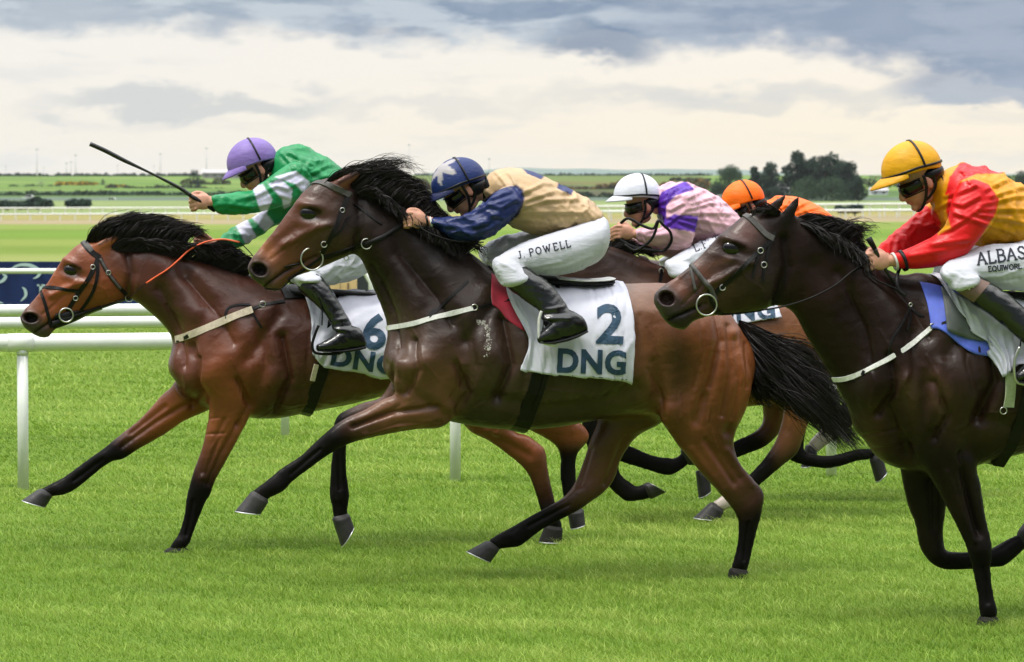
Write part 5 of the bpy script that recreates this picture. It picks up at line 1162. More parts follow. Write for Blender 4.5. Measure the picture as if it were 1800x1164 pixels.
def goggles(root, f, lens='lens'):
    mb = MB(); n, m = 26, 8; V = []; 
    for lay, rr in ((0, 1.0), (1, .88)):
        for i in range(n):
            th = R(-78+156*i/(n-1))
            for j in range(m):
                t = j/(m-1); z = .014-.062*t*(1-.18*abs(math.sin(th))**2)
                bul = .012*math.sin(math.pi*t)**.6*(1 if lay == 0 else 0)
                V.append(f.p((.098+bul)*math.cos(th)*rr+.004, (.079+bul)*math.sin(th)*rr, z))
    F = []
    for i in range(n-1):
        for j in range(m-1):
            p = i*m+j; F.append((p, p+1, p+m+1, p+m)); q = n*m; F.append((q+p, q+p+m, q+p+m+1, q+p+1))
    for i in range(n-1):
        F.append((i*m, i*m+m, n*m+i*m+m, n*m+i*m)); F.append((i*m+m-1, n*m+i*m+m-1, n*m+i*m+2*m-1, i*m+2*m-1))
    for e in (0, (n-1)*m):
        for j in range(m-1): F.append((e+j, n*m+e+j, n*m+e+j+1, e+j+1))
    mb.add(V, F); g = mb.build('goggles', M[lens], root)
    mb = MB()
    for zz in (.015, -.049):
        tube(mb, [f.p(.108*math.cos(R(t)), .088*math.sin(R(t)), zz*(1-.12*abs(math.sin(R(t))))) for t in range(-78, 79, 6)], .0035, n=6, sub=1)
    mb.build('frame', M['black'], g)
    # harness: side straps to the chin cup
    mb = MB()
    for s_ in (-1, 1):
        for pts in ([(.004, s_*.086, .02), (.010, s_*.082, -.03), (.035, s_*.066, -.085), (.060, s_*.042, -.118), (.074, 0, -.130)], [(-.045, s_*.082, .0), (-.030, s_*.078, -.05), (.010, s_*.068, -.082), (.035, s_*.062, -.09)]):
            A = catmull(np.array(pts), 5); P3 = [f.p(*q) for q in A]; N3 = [f.Y*s_*.9-f.Z*.2 for _ in A]; ribbon(mb, P3, N3, .014*f.k, .002)
    mb.build('chin_strap', M['black'], root)
def cloth(name, mb_, pl, root, m, vox=.0062, folds=(), wr=.004, seed=0, paint=None, base=(1, 1, 1), dirn=(1, 1, 1), nf=12.0, soft=6, fang=38):
    V, Q, C = remesh(mb_, vox); E = edges_of(Q)
    for _ in range(soft): V = V+.5*lap(V, E, len(V))
    V = taubin(V, E, 6); N = normals(V, Q)
    X = (V-V.mean(0)); U = np.stack([X@DIR, X@LAT, X[:, 2]], 1)*np.array(dirn)*nf
    mk_ = np.clip(.5+.8*vnoise(X*5, seed+7), .08, 1)
    n = vnoise(U, seed); n2 = vnoise(U*2.6+3, seed+1)
    V = V + N*(mk_*(wr*(1.4*(1-np.minimum(1,np.abs(n)))**2-.4)+wr*.30*n2))[:, None]
    V = sculpt(V, Q, list(folds), pl); V = V+.3*lap(V, E, len(V))
    C = np.tile(np.array(base, float), (len(V), 1))
    if paint: C = paint(V, C, N)
    C = smooth_attr(C, E, 1)
    return mk(name, V, Q, m, root, cols=C)
def inpoly(u, v, poly):
    r = np.zeros(len(u), bool); n = len(poly)
    for i in range(n):
        (x1, y1), (x2, y2) = poly[i], poly[(i+1) % n]
        c = ((y1 > v) != (y2 > v)) & (u < (x2-x1)*(v-y1)/((y2-y1) if y2 != y1 else 1e-9)+x1); r ^= c
    return r
def legout(J):
    """legs clear the barrel of the horse: lateral offsets grow from the hip to the ankle"""
    def rs(st, vals):
        n = len(st); return [tuple(q[:5])+(math.copysign(vals[0]+(vals[1]-vals[0])*i/(n-1), q[5]),) for i, q in enumerate(st)]
    for s_, k in (('n', 0), ('f', 0)):
        J[s_+'thigh'] = rs(J[s_+'thigh'], (.10, .275)); J[s_+'knee'] = rs(J[s_+'knee'], (.275, .31))
        J[s_+'shin'] = rs(J[s_+'shin'], (.28, .365)); J[s_+'foot'] = rs(J[s_+'foot'], (.365, .375))
CREASE = [[(908,366),(960,352),(1015,350)],[(906,372),(960,372),(1020,374)],[(902,380),(950,388),(1000,398)],[(896,388),(930,400),(960,408)],[(918,340),(955,322),(990,322)],[(925,352),(975,336),(1010,338)],
 [(1046,388),(1032,372),(1024,360)],[(1022,400),(1010,384),(1004,370)],[(1000,406),(988,392),(980,378)],[(972,412),(962,398),(956,386)],[(946,410),(940,398),(936,388)],
 [(868,300),(884,318),(890,330)],[(886,298),(900,312),(905,324)],
 [(775,396),(815,400),(855,392)],[(785,386),(820,380),(855,362)],[(830,412),(862,402),(884,388)],[(858,360),(880,366),(905,352)],[(852,352),(876,344),(900,334)],[(866,378),(888,384),(905,372)]]
def creases(J):
    if 'cmap' not in J: return []
    u0, v0, k = J['cmap']; o = []
    for i, L in enumerate(CREASE):
        pts = [(u0+(a-912)*k, v0+(b-345)*k) for a, b in L]; o.append(('l', pts, 3.4*k, .0065, -1))
        o.append(('l', [(a+1*k, b+6.5*k) for a, b in pts], 3.4*k, -.0045, -1))
    return o
def rider(J):
    legout(J)
    pl = J['pl']; base = pl.p(*J['seat']); sk = J.get('skin', SK)
    hf = Frame(pl, *J['head'][:4], J.get('hk', 1.0), J.get('hyaw', 0)); gf = Frame(pl, *J['helm'][:4], J.get('hk', 1.0), J.get('hyaw', 0))
    mb = MB(); head_shape(mb, hf, sk)
    for st, k in ((J['torso'], .8), (J['narm'], .62), (J['farm'], .62), (J['nthigh'], .75), (J['fthigh'], .75), (J['nshin'], .72), (J['fshin'], .72)):
        loft(mb, pl, st, [(0, sk)], n=16, sub=3, scale=k)
    # neck
    t0 = J['torso'][0]; a = hf.p(-.03, 0, -.05); b = (pl.p(t0[0], t0[1], 0)+pl.p(t0[2], t0[3], 0))/2
    tube(mb, [a, (a+b)/2, b], [.052, .054, .06], sk, 14)
    for key in ('nhand', 'fhand'):
        h = J[key]; f = Frame(pl, *h[:4], h[4] if len(h) > 4 else 1.0); hand_shape(mb, f, h[5] if len(h) > 5 else 1, sk=sk, openness=h[6] if len(h) > 6 else 0.0)
        st = J['narm' if key == 'nhand' else 'farm'][-1]; w = (pl.p(st[0], st[1], st[5])+pl.p(st[2], st[3], st[5]))/2
        tube(mb, [w+(w-f.o)*.15, (w+f.o)/2, f.p(.01, 0, 0)], [.028, .026, .026], sk, 12)
    V, Q, C = remesh(mb, .0052); E = edges_of(Q); V = taubin(V, E, 4); C = smooth_attr(C, E, 2)
    o = mk('person', V, Q, M['skin'], cols=C, loc=base)
    tag(o, J['label'], 'jockey', 'jockeys riding in the race')
    # shirt
    s = MB(); loft(s, pl, J['torso'], n=26, sub=4); loft(s, pl, J['narm'], n=20, sub=4); loft(s, pl, J['farm'], n=20, sub=4)
    sh = cloth('silk_shirt', s, pl, o, M['silk'], folds=list(J.get('folds', ()))+creases(J), wr=J.get('wr', .0125), seed=J['seed'], paint=J['paint'], fang=J.get('fang', 38))
    # collar
    mb = MB(); tube(mb, [a*.45+b*.55, a*.2+b*.8, b+(b-a)*.12], [.058, .064, .074], n=20); mb.build('collar', M['silk' if False else 'black'], sh)
    # breeches
    s = MB()
    for k in ('nthigh', 'fthigh'): loft(s, pl, J[k], n=22, sub=4)
    for k in ('nknee', 'fknee'): loft(s, pl, J[k], n=20, sub=4)
    br = cloth('breeches', s, pl, o, M['breeches'], folds=J.get('bfolds', ()), wr=.0075, seed=J['seed']+5, paint=None, base=J.get('bcol', (.50, .51, .56)), nf=13, fang=J.get('bfang', -20))
    # boots
    for key, fk in (('nshin', 'nfoot'), ('fshin', 'ffoot')):
        s = MB(); loft(s, pl, J[key], n=20, sub=4); loft(s, pl, J[fk], n=20, sub=4)
        V, Q, C = remesh(s, .006); E = edges_of(Q)
        for _ in range(3): V = V+.5*lap(V, E, len(V))
        V = taubin(V, E, 5); N = normals(V, Q); X = (V-V.mean(0)); V = V+N*(.0022*vnoise(np.stack([X@DIR, X@LAT, X[:, 2]], 1)*22, 3))[:, None]
        V = sculpt(V, Q, J.get('bootfolds', []), pl); bt = mk('boot', V, Q, M['boot'], o)
        q = J[fk]; s = MB(); sole = [(st[2]-(st[2]-st[0])*.10, st[3]-(st[3]-st[1])*.10, st[2]+(st[2]-st[0])*.06, st[3]+(st[3]-st[1])*.06, st[4]*.92, st[5] if len(st) > 5 else (q[0][5])) for st in q]
        loft(s, pl, sole, n=16, sub=3, rnd=(True, True)); s.build('sole', M['black'], bt)
    helmet(o, gf, J['cover'], bandz=J.get('bandz'), peaklen=J.get('peaklen', .075)); goggles(o, hf)
    J['obj'] = o; J['shirt'] = sh; J['breech'] = br; J['hf'] = hf
    return o
# ---- lettering: strokes laid on a surface
GLY = {  # unit box, baseline 0, height 1, serif letters as stroke lists; second value is the advance
 'J': ([[(.42, 1), (.42, .22), (.32, .04), (.15, .02), (.05, .16)], [(.26, 1), (.58, 1)]], .68), '.': ([[(.1, .0), (.1, .07)]], .32),
 'P': ([[(.15, 0), (.15, 1)], [(.15, 1), (.5, 1), (.66, .88), (.68, .72), (.6, .56), (.45, .5), (.15, .5)], [(.03, 0), (.3, 0)]], .8),
 'O': ([[(.45, 1), (.2, .9), (.08, .62), (.08, .38), (.2, .1), (.45, 0), (.7, .1), (.82, .38), (.82, .62), (.7, .9), (.45, 1)]], .98),
 'Q': ([[(.45, 1), (.2, .9), (.08, .62), (.08, .38), (.2, .1), (.45, 0), (.7, .1), (.82, .38), (.82, .62), (.7, .9), (.45, 1)], [(.5, .2), (.85, -.12)]], .98),
 'W': ([[(.05, 1), (.3, 0), (.52, .9), (.76, 0), (1.0, 1)], [(-.06, 1), (.2, 1)], [(.88, 1), (1.12, 1)]], 1.2),
 'E': ([[(.15, 0), (.15, 1)], [(.05, 1), (.62, 1), (.64, .84)], [(.15, .52), (.5, .52)], [(.05, 0), (.64, 0), (.68, .18)]], .8),
 'L': ([[(.15, 0), (.15, 1)], [(.03, 1), (.3, 1)], [(.05, 0), (.62, 0), (.66, .2)]], .74),
 'F': ([[(.15, 0), (.15, 1)], [(.05, 1), (.6, 1), (.62, .84)], [(.15, .52), (.46, .52)], [(.03, 0), (.3, 0)]], .74),
 'A': ([[(.08, 0), (.42, 1), (.76, 0)], [(.2, .36), (.64, .36)], [(-.04, 0), (.2, 0)], [(.62, 0), (.9, 0)]], .9),
 'B': ([[(.15, 0), (.15, 1)], [(.05, 1), (.48, 1), (.62, .88), (.62, .66), (.48, .54), (.15, .54)], [(.48, .54), (.68, .42), (.7, .16), (.52, 0), (.05, 0)]], .82),
 'S': ([[(.62, .8), (.5, .97), (.28, 1), (.12, .84), (.16, .64), (.5, .44), (.66, .26), (.56, .04), (.3, 0), (.1, .14), (.08, .24)]], .76),
 'T': ([[(.4, 0), (.4, 1)], [(.04, .84), (.04, 1), (.76, 1), (.76, .84)], [(.26, 0), (.54, 0)]], .82),
 'U': ([[(.14, 1), (.14, .28), (.26, .04), (.46, 0), (.64, .1), (.7, .32), (.7, 1)], [(.02, 1), (.26, 1)], [(.6, 1), (.82, 1)]], .86),
 'I': ([[(.15, 0), (.15, 1)], [(.02, 0), (.28, 0)], [(.02, 1), (.28, 1)]], .36),
 'R': ([[(.15, 0), (.15, 1)], [(.05, 1), (.48, 1), (.64, .88), (.64, .64), (.48, .52), (.15, .52)], [(.42, .52), (.74, 0)], [(.03, 0), (.28, 0)]], .82),
 'K': ([[(.15, 0), (.15, 1)], [(.66, 1), (.18, .48), (.72, 0)], [(.03, 0), (.28, 0)]], .8), ' ': ([], .4)}
def letters(word, o, bvh, pl, u, v, ang, h, name, parent, th=.12, m='ink', space=1.0, arc=0.0):
    mb = MB(); x = 0.0; a0 = R(ang); 
    for ch in word:
        st, adv = GLY[ch]
        for pts in st:
            D = []
            for p, q in zip(pts[:-1], pts[1:]):
                k = max(1, int(math.hypot(q[0]-p[0], q[1]-p[1])/.12)); D += [(p[0]+(q[0]-p[0])*i/k, p[1]+(q[1]-p[1])*i/k) for i in range(k)]
            D.append(pts[-1]); serif = len(pts) == 2 and pts[0][1] == pts[1][1]
            W = []; Nn = []
            for gx, gy in D:
                X = (x+gx)*h; Yy = gy*h+arc*(x*h)**2*.001
                uu = u+X*math.cos(a0)+Yy*math.sin(a0); vv = v+X*math.sin(a0)-Yy*math.cos(a0)
                p, n = hit(bvh, pl, uu, vv); W.append(p); Nn.append(n)
            Nn = np.array(Nn); Nn[:] = Nn.mean(0); ribbon(mb, W, Nn, h*(th*.6 if serif else th)/pl.s, .0012, off=.0022)
        x += adv*space
    return mb.build(name, M[m], parent, smooth=False)
def text_decal(txt, bvh, pl, c, wpx, hpx, ang, name, parent, m='navyprint', bold=.035, shear=0.0, off=.003):
    cu = bpy.data.curves.new('t', 'FONT'); cu.body = txt; cu.offset = bold; cu.size = 1; cu.resolution_u = 4; cu.space_character = 1.08 if len(txt) > 1 else 1
    ob = bpy.data.objects.new('t', cu); col.objects.link(ob); dg = bpy.context.evaluated_depsgraph_get(); dg.update()
    me = bpy.data.meshes.new_from_object(ob.evaluated_get(dg)); bpy.data.objects.remove(ob)
    bm = bmesh.new(); bm.from_mesh(me); bmesh.ops.triangulate(bm, faces=bm.faces)
    for _ in range(3):
        L = [e for e in bm.edges if e.calc_length() > .09]
        if L: bmesh.ops.subdivide_edges(bm, edges=L, cuts=1); bmesh.ops.triangulate(bm, faces=[f for f in bm.faces if len(f.verts) > 3])
    X = np.array([v.co[:2] for v in bm.verts]); F = [tuple(v.index for v in f.verts) for f in bm.faces]
    bm.free(); mn, mx = X.min(0), X.max(0); X = (X-(mn+mx)/2)/(mx-mn)*np.array((wpx, -hpx)); a = R(ang); X[:, 0] += shear*X[:, 1]
    V = []
    for x, y in X:
        p, n = hit(bvh, pl, c[0]+x*math.cos(a)-y*math.sin(a), c[1]+x*math.sin(a)+y*math.cos(a)); V.append(p+n*off*(1 if n[1] < 0 else -1))
    return mk(name, V, F, M[m], parent, smooth=False)
def drape(name, H, cols_, m, off=.012, parent=None, wr=.004, nx=40, ny=30, far=True, seed=0, th=.004, solid=True, lip=0.0):
    """cloth laid on the near side: cols_ = list of columns, each a list of (u,v) from top to bottom"""
    pl, bv = H['pl'], H['bvh']; A = []
    for c in cols_: 
        c = np.array(c, float); s = np.r_[0, np.cumsum(np.hypot(*np.diff(c, axis=0).T))]; s /= s[-1]; t = np.linspace(0, 1, ny)
        A.append(np.stack([np.interp(t, s, c[:, 0]), np.interp(t, s, c[:, 1])], 1))
    A = np.array(A); k = np.linspace(0, len(A)-1, nx); G = np.zeros((nx, ny, 2))
    for i, q in enumerate(k):
        a = int(min(q, len(A)-2)); f = q-a; G[i] = A[a]*(1-f)+A[a+1]*f
    V = np.zeros((nx, ny, 3)); N = np.zeros((nx, ny, 3))
    for i in range(nx):
        for j in range(ny):
            p, n = hit(bv, pl, *G[i, j]); 
            if np.dot(n, p-np.array(CAMP)) > 0: n = -n
            V[i, j] = p; N[i, j] = n
    for _ in range(10):
        V[:, 1:-1] = V[:, 1:-1]*.5+.25*(V[:, :-2]+V[:, 2:]); V[1:-1] = V[1:-1]*.5+.25*(V[:-2]+V[2:])
        N[1:-1, 1:-1] = (N[:-2, 1:-1]+N[2:, 1:-1]+N[1:-1, :-2]+N[1:-1, 2:])/4
    N /= np.linalg.norm(N, axis=2)[:, :, None]
    T = np.linspace(0, 1, ny)[None, :]; S = np.linspace(0, 1, nx)[:, None]
    X = np.stack([S*5+T*1.2, T*1.6+0*S, 0*S+0*T+seed], 2).reshape(-1, 3); w = vnoise(X*1.6, seed).reshape(nx, ny); w2 = vnoise(X*4.0, seed+1).reshape(nx, ny)
    V = V + N*(off + lip*T**3 + wr*(1-2*np.abs(w))*(.4+T) + wr*.4*w2)[:, :, None]
    # far side: mirror through the horse's mid plane, joined over the back
    far_V = None
    if far:
        org = np.array((pl.x0, pl.y0, 0)); lat = (V-org)@LAT; far_V = V-2*lat[:, :, None]*LAT
    def grid(V, N):
        n_x, n_y = V.shape[:2]; idx = np.arange(n_x*n_y).reshape(n_x, n_y); W = np.concatenate([V.reshape(-1, 3), (V-N*th).reshape(-1, 3)]); o = n_x*n_y; F = []
        for i in range(n_x-1):
            for j in range(n_y-1):
                F.append((idx[i, j], idx[i+1, j], idx[i+1, j+1], idx[i, j+1])); F.append((o+idx[i, j], o+idx[i, j+1], o+idx[i+1, j+1], o+idx[i+1, j]))
        bd = list(idx[:, 0])+list(idx[-1, 1:])+list(idx[-2::-1, -1])+list(idx[0, -2:0:-1])
        for a, b in zip(bd, bd[1:]+bd[:1]): F.append((b, a, o+a, o+b))
        return W, F
    if far:
        V = np.concatenate([far_V[:, ::-1], V], 1); Nf = N-2*(N@LAT)[:, :, None]*LAT; N = np.concatenate([Nf[:, ::-1], N], 1)
        for _ in range(3): c = ny; V[:, c-2:c+2] = (V[:, c-3:c+1]+V[:, c-2:c+2]*2+V[:, c-1:c+3])/4
    W, F = grid(V, N)
    return mk(name, W, F, M[m], parent or H['obj'])
# ------------------------------------------------------------------ tack
def part(name, H, m, fn, parent=None, smooth=True):
    mb = MB(); fn(mb); return mb.build(name, M[m], parent or H['obj'], smooth=smooth and name not in ('bridle', 'browband', 'breast_girth', 'girth_strap', 'girth', 'girth_webbing', 'neck_strap'))
def near(H, u, v, off=.006):
    p, n = hit(H['bvh'], H['pl'], u, v); return p+n*off
def line(mb, H, pts, w, flat=.35, n=8):
    """free hanging strap through (u,v,dy) points, w in px"""
    pl = H['pl']; tube(mb, [pl.p(*q) for q in pts], w/pl.s/2, n=n, sub=5, flat=flat)
def bridle(H, B):
    pl, bv = H['pl'], H['bvh']
    root = part('bridle', H, B.get('m', 'leather'), lambda mb: [strap(mb, bv, pl, p, w) for p, w in B['straps']] + [ring_band(mb, bv, pl, a, b, w) for a, b, w in B.get('rings', ())])
    for k_, (p, w) in enumerate(B.get('pale', ())): part('browband' if k_ == 0 else 'noseband' if p[0][1] > 440 else 'cheek_strap', H, 'greyleather', lambda mb: strap(mb, bv, pl, p, w, th=.005), root)
    for (u, v, r) in B['bit']:
        def ring(mb):
            c = near(H, u, v, .022); torus(mb, c, DIR, np.array((0, 0, 1.0)), r/pl.s, 1.5/pl.s, 32, 8)
        part('bit_ring', H, 'steel', ring, root)
    for (u, v, r) in B.get('buckles', ()):
        part('buckle', H, 'steel', lambda mb: torus(mb, near(H, u, v, .007), DIR, np.array((0, 0, 1.0)), r/pl.s, .9/pl.s, 12, 6), root)
    return root
# middle horse
bridle(H2, dict(straps=[([(613,342),(601,370),(590,401),(578,424),(566,446)], 8), ([(620,358),(640,371),(655,384),(672,395)], 3), ([(612,380),(600,404),(584,418)], 4), ([(566,448),(572,452),(600,443),(625,434),(645,429)], 9), ([(500,470),(520,464),(535,460)], 4), ([(566,452),(540,470),(505,492)], 5), ([(516,500),(490,508),(466,506)], 3)],
   rings=[], pale=[([(545,322),(562,321),(582,327),(598,334),(614,343)], 10), ([(622,330),(612,345)], 7)], bit=[(549,455,19)], buckles=[(570,429,5), (601,370,4), (645,428,9), (608,452,4)]))
def reins2(mb):
    strap(mb, H2['bvh'], PL2, [(640,431),(660,423),(680,413),(700,400),(716,389)], 9, th=.004)
    line(mb, H2, [(718,388,-.12),(735,398,-.13),(760,412,-.17),(800,424,-.2),(850,426,-.2)], 4, .6)
part('rein', H2, 'leather', reins2)
part('breast_girth', H2, 'whiteweb', lambda mb: [strap(mb, H2['bvh'], PL2, [(679,577),(700,574),(730,568),(754,561),(790,552),(831,542)], 9, th=.004), ribbon(mb, *[[f(q) for q in ((684,577),(678,575),(690,570))] for f in (lambda q: PL2.p(q[0], q[1], .0), lambda q: -DIR)], 8/PL2.s)])
part('girth_strap', H2, 'leather', lambda mb: strap(mb, H2['bvh'], PL2, [(831,542),(870,534),(895,528),(916,523)], 5))
part('girth_strap', H2, 'leather', lambda mb: strap(mb, H2['bvh'], PL2, [(754,558),(770,544),(795,520),(822,494)], 5))
part('girth_strap', H2, 'leather', lambda mb: strap(mb, H2['bvh'], PL2, [(752,562),(757,550),(764,544)], 4))
part('buckle', H2, 'steel', lambda mb: torus(mb, near(H2, 833, 541, .008), DIR, np.array((0, 0, 1.)), 5/PL2.s, 1/PL2.s))
part('red_pad', H2, 'red_pad', lambda mb: None) if False else None
drape('saddle_pad', H2, [[(864,478),(862,520),(864,536)],[(880,482),(876,520),(880,545)],[(900,488),(896,540),(893,566)],[(920,490),(918,560),(922,583)]], 'red_pad', off=.008, wr=.001, nx=14, ny=16)
CL2 = drape('saddle_cloth', H2, [[(884,480),(886,501),(895,531),(922,581),(931,600),(914,650)],[(910,484),(915,530),(942,590),(950,655)],[(960,492),(965,540),(975,600),(980,658)],[(1040,494),(1042,560),(1045,663)],[(1072,494),(1080,560),(1084,667)],[(1094,496),(1104,515),(1112,555),(1112,620),(1106,670)]], 'clothwhite', off=.016, wr=.010, nx=70, ny=46, seed=2, lip=.012)
bv = bvh_of(CL2)
text_decal('2', bv, PL2, (1072,570), 48, 70, 2, 'number', CL2, bold=.03)
text_decal('DNG', bv, PL2, (1040,636), 121, 44, 2.2, 'lettering', CL2, bold=.04)
part('cloth_trim', H2, 'navyprint', lambda mb: [strap(mb, bv, PL2, [(1110,560),(1111,630),(1106,668)], 1.2, th=.001), strap(mb, bv, PL2, [(1106,668),(1058,664),(1010,661),(955,660)], 1.2, th=.001)], CL2)
part('girth', H2, 'leather', lambda mb: [ring_band(mb, H2['bvh'], PL2, (968,492), (907,757), 31, th=.006, off=.004), ring_band(mb, H2['bvh'], PL2, (975,492), (917,757), 9, th=.006, off=.009)])
part('saddle', H2, 'leather', lambda mb: loft(mb, PL2, [(915,478,918,494,.09,0),(940,482,942,500,.13),(990,487,990,504,.15),(1040,490,1040,504,.15),(1072,490,1073,500,.12)], n=22))
part('saddle_edge', H2, 'whiteweb', lambda mb: loft(mb, PL2, [(975,484,975,494,.14,0),(1020,490,1020,496,.162),(1060,489,1060,494,.15),(1074,487,1074,491,.12)], n=22))
def stirrup(H, pts, name='stirrup', m='steel', w=5, leather=None, dy=-.385):
    s = part(name, H, m, lambda mb: line(mb, H, [(q[0], q[1], q[2] if len(q) > 2 else dy) for q in pts], w, 1.0))
    if leather: part('stirrup_leather', H, 'leather', lambda mb: line(mb, H, [(q[0], q[1], q[2] if len(q) > 2 else dy+.03) for q in leather], 7, .35), s)
stirrup(H2, [(952,547),(948,560),(947,580),(949,597),(958,604),(976,607),(982,600)], leather=[(955,505),(952,530),(951,548)], m='whiteweb')
# sweat mark beside the girth
M['sweat'] = mat('foam_sweat', (.40, .38, .34), .8, .2, var=.3, vscale=90, bump=.003, bscale=160)
def foam(mb):
    r = random.Random(4); path = [(838,567),(848,566),(856,576),(859,598),(856,625)]
    for i in range(150):
        t = r.random()*3.999; a = int(t); f = t-a; u = path[a][0]*(1-f)+path[a+1][0]*f+r.gauss(0, 2.6); v = path[a][1]*(1-f)+path[a+1][1]*f+r.gauss(0, 2.2)
        p, n = hit(H2['bvh'], PL2, u, v); k = r.uniform(.0015, .0042); ellipsoid(mb, p, [DIR*k*r.uniform(.7, 1.5), LAT*k*.5, np.array((0, 0, k*r.uniform(.7, 1.6)))], n=7, m=5)
_f = part('sweat_foam', H2, 'sweat', foam); _f['kind'] = 'stuff'
# leading horse
bridle(H1, dict(straps=[([(174,452),(166,470),(156,490),(141,511),(129,530),(119,546)], 8), ([(176,454),(186,474),(205,500),(222,518)], 7), ([(73,505),(95,506),(120,510),(140,512)], 6), ([(70,509),(78,530),(84,552),(90,576)], 6), ([(126,552),(150,548),(178,540),(205,531),(228,524)], 8), ([(145,424),(152,434),(162,444),(176,453)], 10), ([(170,456),(172,476),(168,500),(158,524),(142,546)], 6)],
   pale=[([(143,421),(152,430),(162,442)], 9), ([(176,455),(186,474),(200,494),(212,508)], 5)], bit=[(114,550,12)], buckles=[(133,524,4), (163,470,4), (228,522,7), (190,480,4)]))
part('chin_guard', H1, 'black', lambda mb: [strap(mb, H1['bvh'], PL1, [(92,572),(110,566),(132,558),(156,548),(178,540)], 15, th=.006), strap(mb, H1['bvh'], PL1, [(96,558),(118,556),(138,552)], 16, th=.004)])
part('rein', H1, 'orange_rein', lambda mb: line(mb, H1, [(257,498,-.115),(275,486,-.12),(294,474,-.12),(314,457,-.11),(330,442,-.10),(350,430,-.10),(372,423,-.11),(395,421,-.13),(421,426,-.16)], 8, .4))
part('rein_end', H1, 'leather', lambda mb: line(mb, H1, [(228,523,-.10),(242,510,-.11),(258,497,-.115)], 2.5, .6))
part('rein_end', H1, 'leather', lambda mb: line(mb, H1, [(421,426,-.16),(432,436,-.17),(446,452,-.18),(452,470,-.2)], 3, .6))
part('breast_girth', H1, 'cream', lambda mb: [strap(mb, H1['bvh'], PL1, [(309,597),(325,592),(348,583),(386,567),(416,554),(444,544)], 13, th=.004)])
part('girth_strap', H1, 'leather', lambda mb: strap(mb, H1['bvh'], PL1, [(444,543),(460,537),(480,533),(500,530)], 6))
part('girth_strap', H1, 'leather', lambda mb: strap(mb, H1['bvh'], PL1, [(396,560),(400,542),(420,536),(440,536)], 4))
part('girth_strap', H1, 'leather', lambda mb: strap(mb, H1['bvh'], PL1, [(442,545),(450,560),(460,576)], 4))
part('girth_strap', H1, 'leather', lambda mb: strap(mb, H1['bvh'], PL1, [(311,599),(322,596),(332,590)], 7))
part('buckle', H1, 'steel', lambda mb: torus(mb, near(H1, 462, 536, .008), DIR, np.array((0, 0, 1.)), 5/PL1.s, 1/PL1.s))
CL1 = drape('saddle_cloth', H1, [[(526,503),(538,530),(547,560),(549,622)],[(560,508),(566,560),(563,643)],[(620,512),(622,580),(620,652)],[(690,512),(700,580),(700,662)],[(745,512),(752,580),(745,664)]], 'clothwhite', off=.016, wr=.010, nx=60, ny=40, seed=5, lip=.012)
bv = bvh_of(CL1)
text_decal('6', bv, PL1, (658,583), 42, 64, 3, 'number', CL1, bold=.03)
text_decal('DNG', bv, PL1, (640,634), 116, 36, 9, 'lettering', CL1, bold=.04)
part('girth', H1, 'leather', lambda mb: [ring_band(mb, H1['bvh'], PL1, (590,512), (532,732), 24, th=.006, off=.004)])
part('girth_webbing', H1, 'cream', lambda mb: [strap(mb, H1['bvh'], PL1, [(556,640),(552,655),(549,668)], 9, off=.012)])
part('saddle', H1, 'leather', lambda mb: [loft(mb, PL1, [(498,500,502,528,.10,0),(520,500,524,526,.17),(560,506,562,522,.16),(610,510,612,521,.15),(655,512,655,521,.12)], n=22), strap(mb, H1['bvh'], PL1, [(506,508),(512,516),(516,526)], 34, th=.006)])
stirrup(H1, [(560,572),(553,590),(549,608),(556,621),(590,622),(604,618)], leather=[(560,520),(566,545),(566,572)], m='leather')
# right hand horse
bridle(H3, dict(straps=[([(1360,420),(1336,440),(1309,467),(1290,486),(1270,504),(1252,520)], 8), ([(1362,408),(1350,440),(1344,466),(1340,496)], 5), ([(1334,446),(1326,470),(1322,490)], 4), ([(1246,512),(1250,530),(1262,546),(1280,560)], 6), ([(1260,548),(1276,560),(1294,561),(1310,554),(1330,547),(1348,543)], 8)],
   pale=[([(1308,377),(1320,386),(1334,400),(1346,412),(1360,420)], 11), ([(1212,462),(1222,474),(1236,492),(1250,508),(1258,530)], 8), ([(1213,464),(1218,490),(1222,510)], 5)], bit=[(1239,530,18)], buckles=[(1270,505,5), (1336,441,5), (1342,466,5)]))
part('rein', H3, 'leather', lambda mb: [line(mb, H3, [(1340,545,-.10),(1371,540,-.12),(1408,530,-.13),(1440,517,-.14),(1470,500,-.14),(1497,478,-.13),(1520,464,-.12)], 5, .6), line(mb, H3, [(1520,464,-.13),(1524,478,-.14),(1540,492,-.15),(1562,502,-.16),(1584,512,-.17)], 5, .6), line(mb, H3, [(1582,470,-.1),(1576,490,-.15),(1580,510,-.17),(1592,520,-.18)], 7, .6)])
part('breast_girth', H3, 'greyleather' if False else 'whiteweb', lambda mb: [strap(mb, H3['bvh'], PL3, [(1465,667),(1486,666),(1517,655),(1560,632),(1600,607),(1637,577)], 9, th=.004)])
part('neck_strap', H3, 'leather', lambda mb: strap(mb, H3['bvh'], PL3, [(1637,576),(1660,568),(1680,560),(1704,554)], 5))
part('neck_strap', H3, 'leather', lambda mb: strap(mb, H3['bvh'], PL3, [(1600,536),(1590,560),(1578,580),(1568,596),(1560,632)], 4))
part('neck_strap', H3, 'leather', lambda mb: strap(mb, H3['bvh'], PL3, [(1600,536),(1608,548),(1624,556)], 4))
part('neck_strap', H3, 'leather', lambda mb: strap(mb, H3['bvh'], PL3, [(1598,538),(1600,560),(1594,580)], 4))
part('neck_strap', H3, 'leather', lambda mb: strap(mb, H3['bvh'], PL3, [(1516,660),(1520,652)], 7))
part('buckle', H3, 'steel', lambda mb: [torus(mb, near(H3, 1640, 574, .008), DIR, np.array((0, 0, 1.)), 4/PL3.s, 1/PL3.s)])
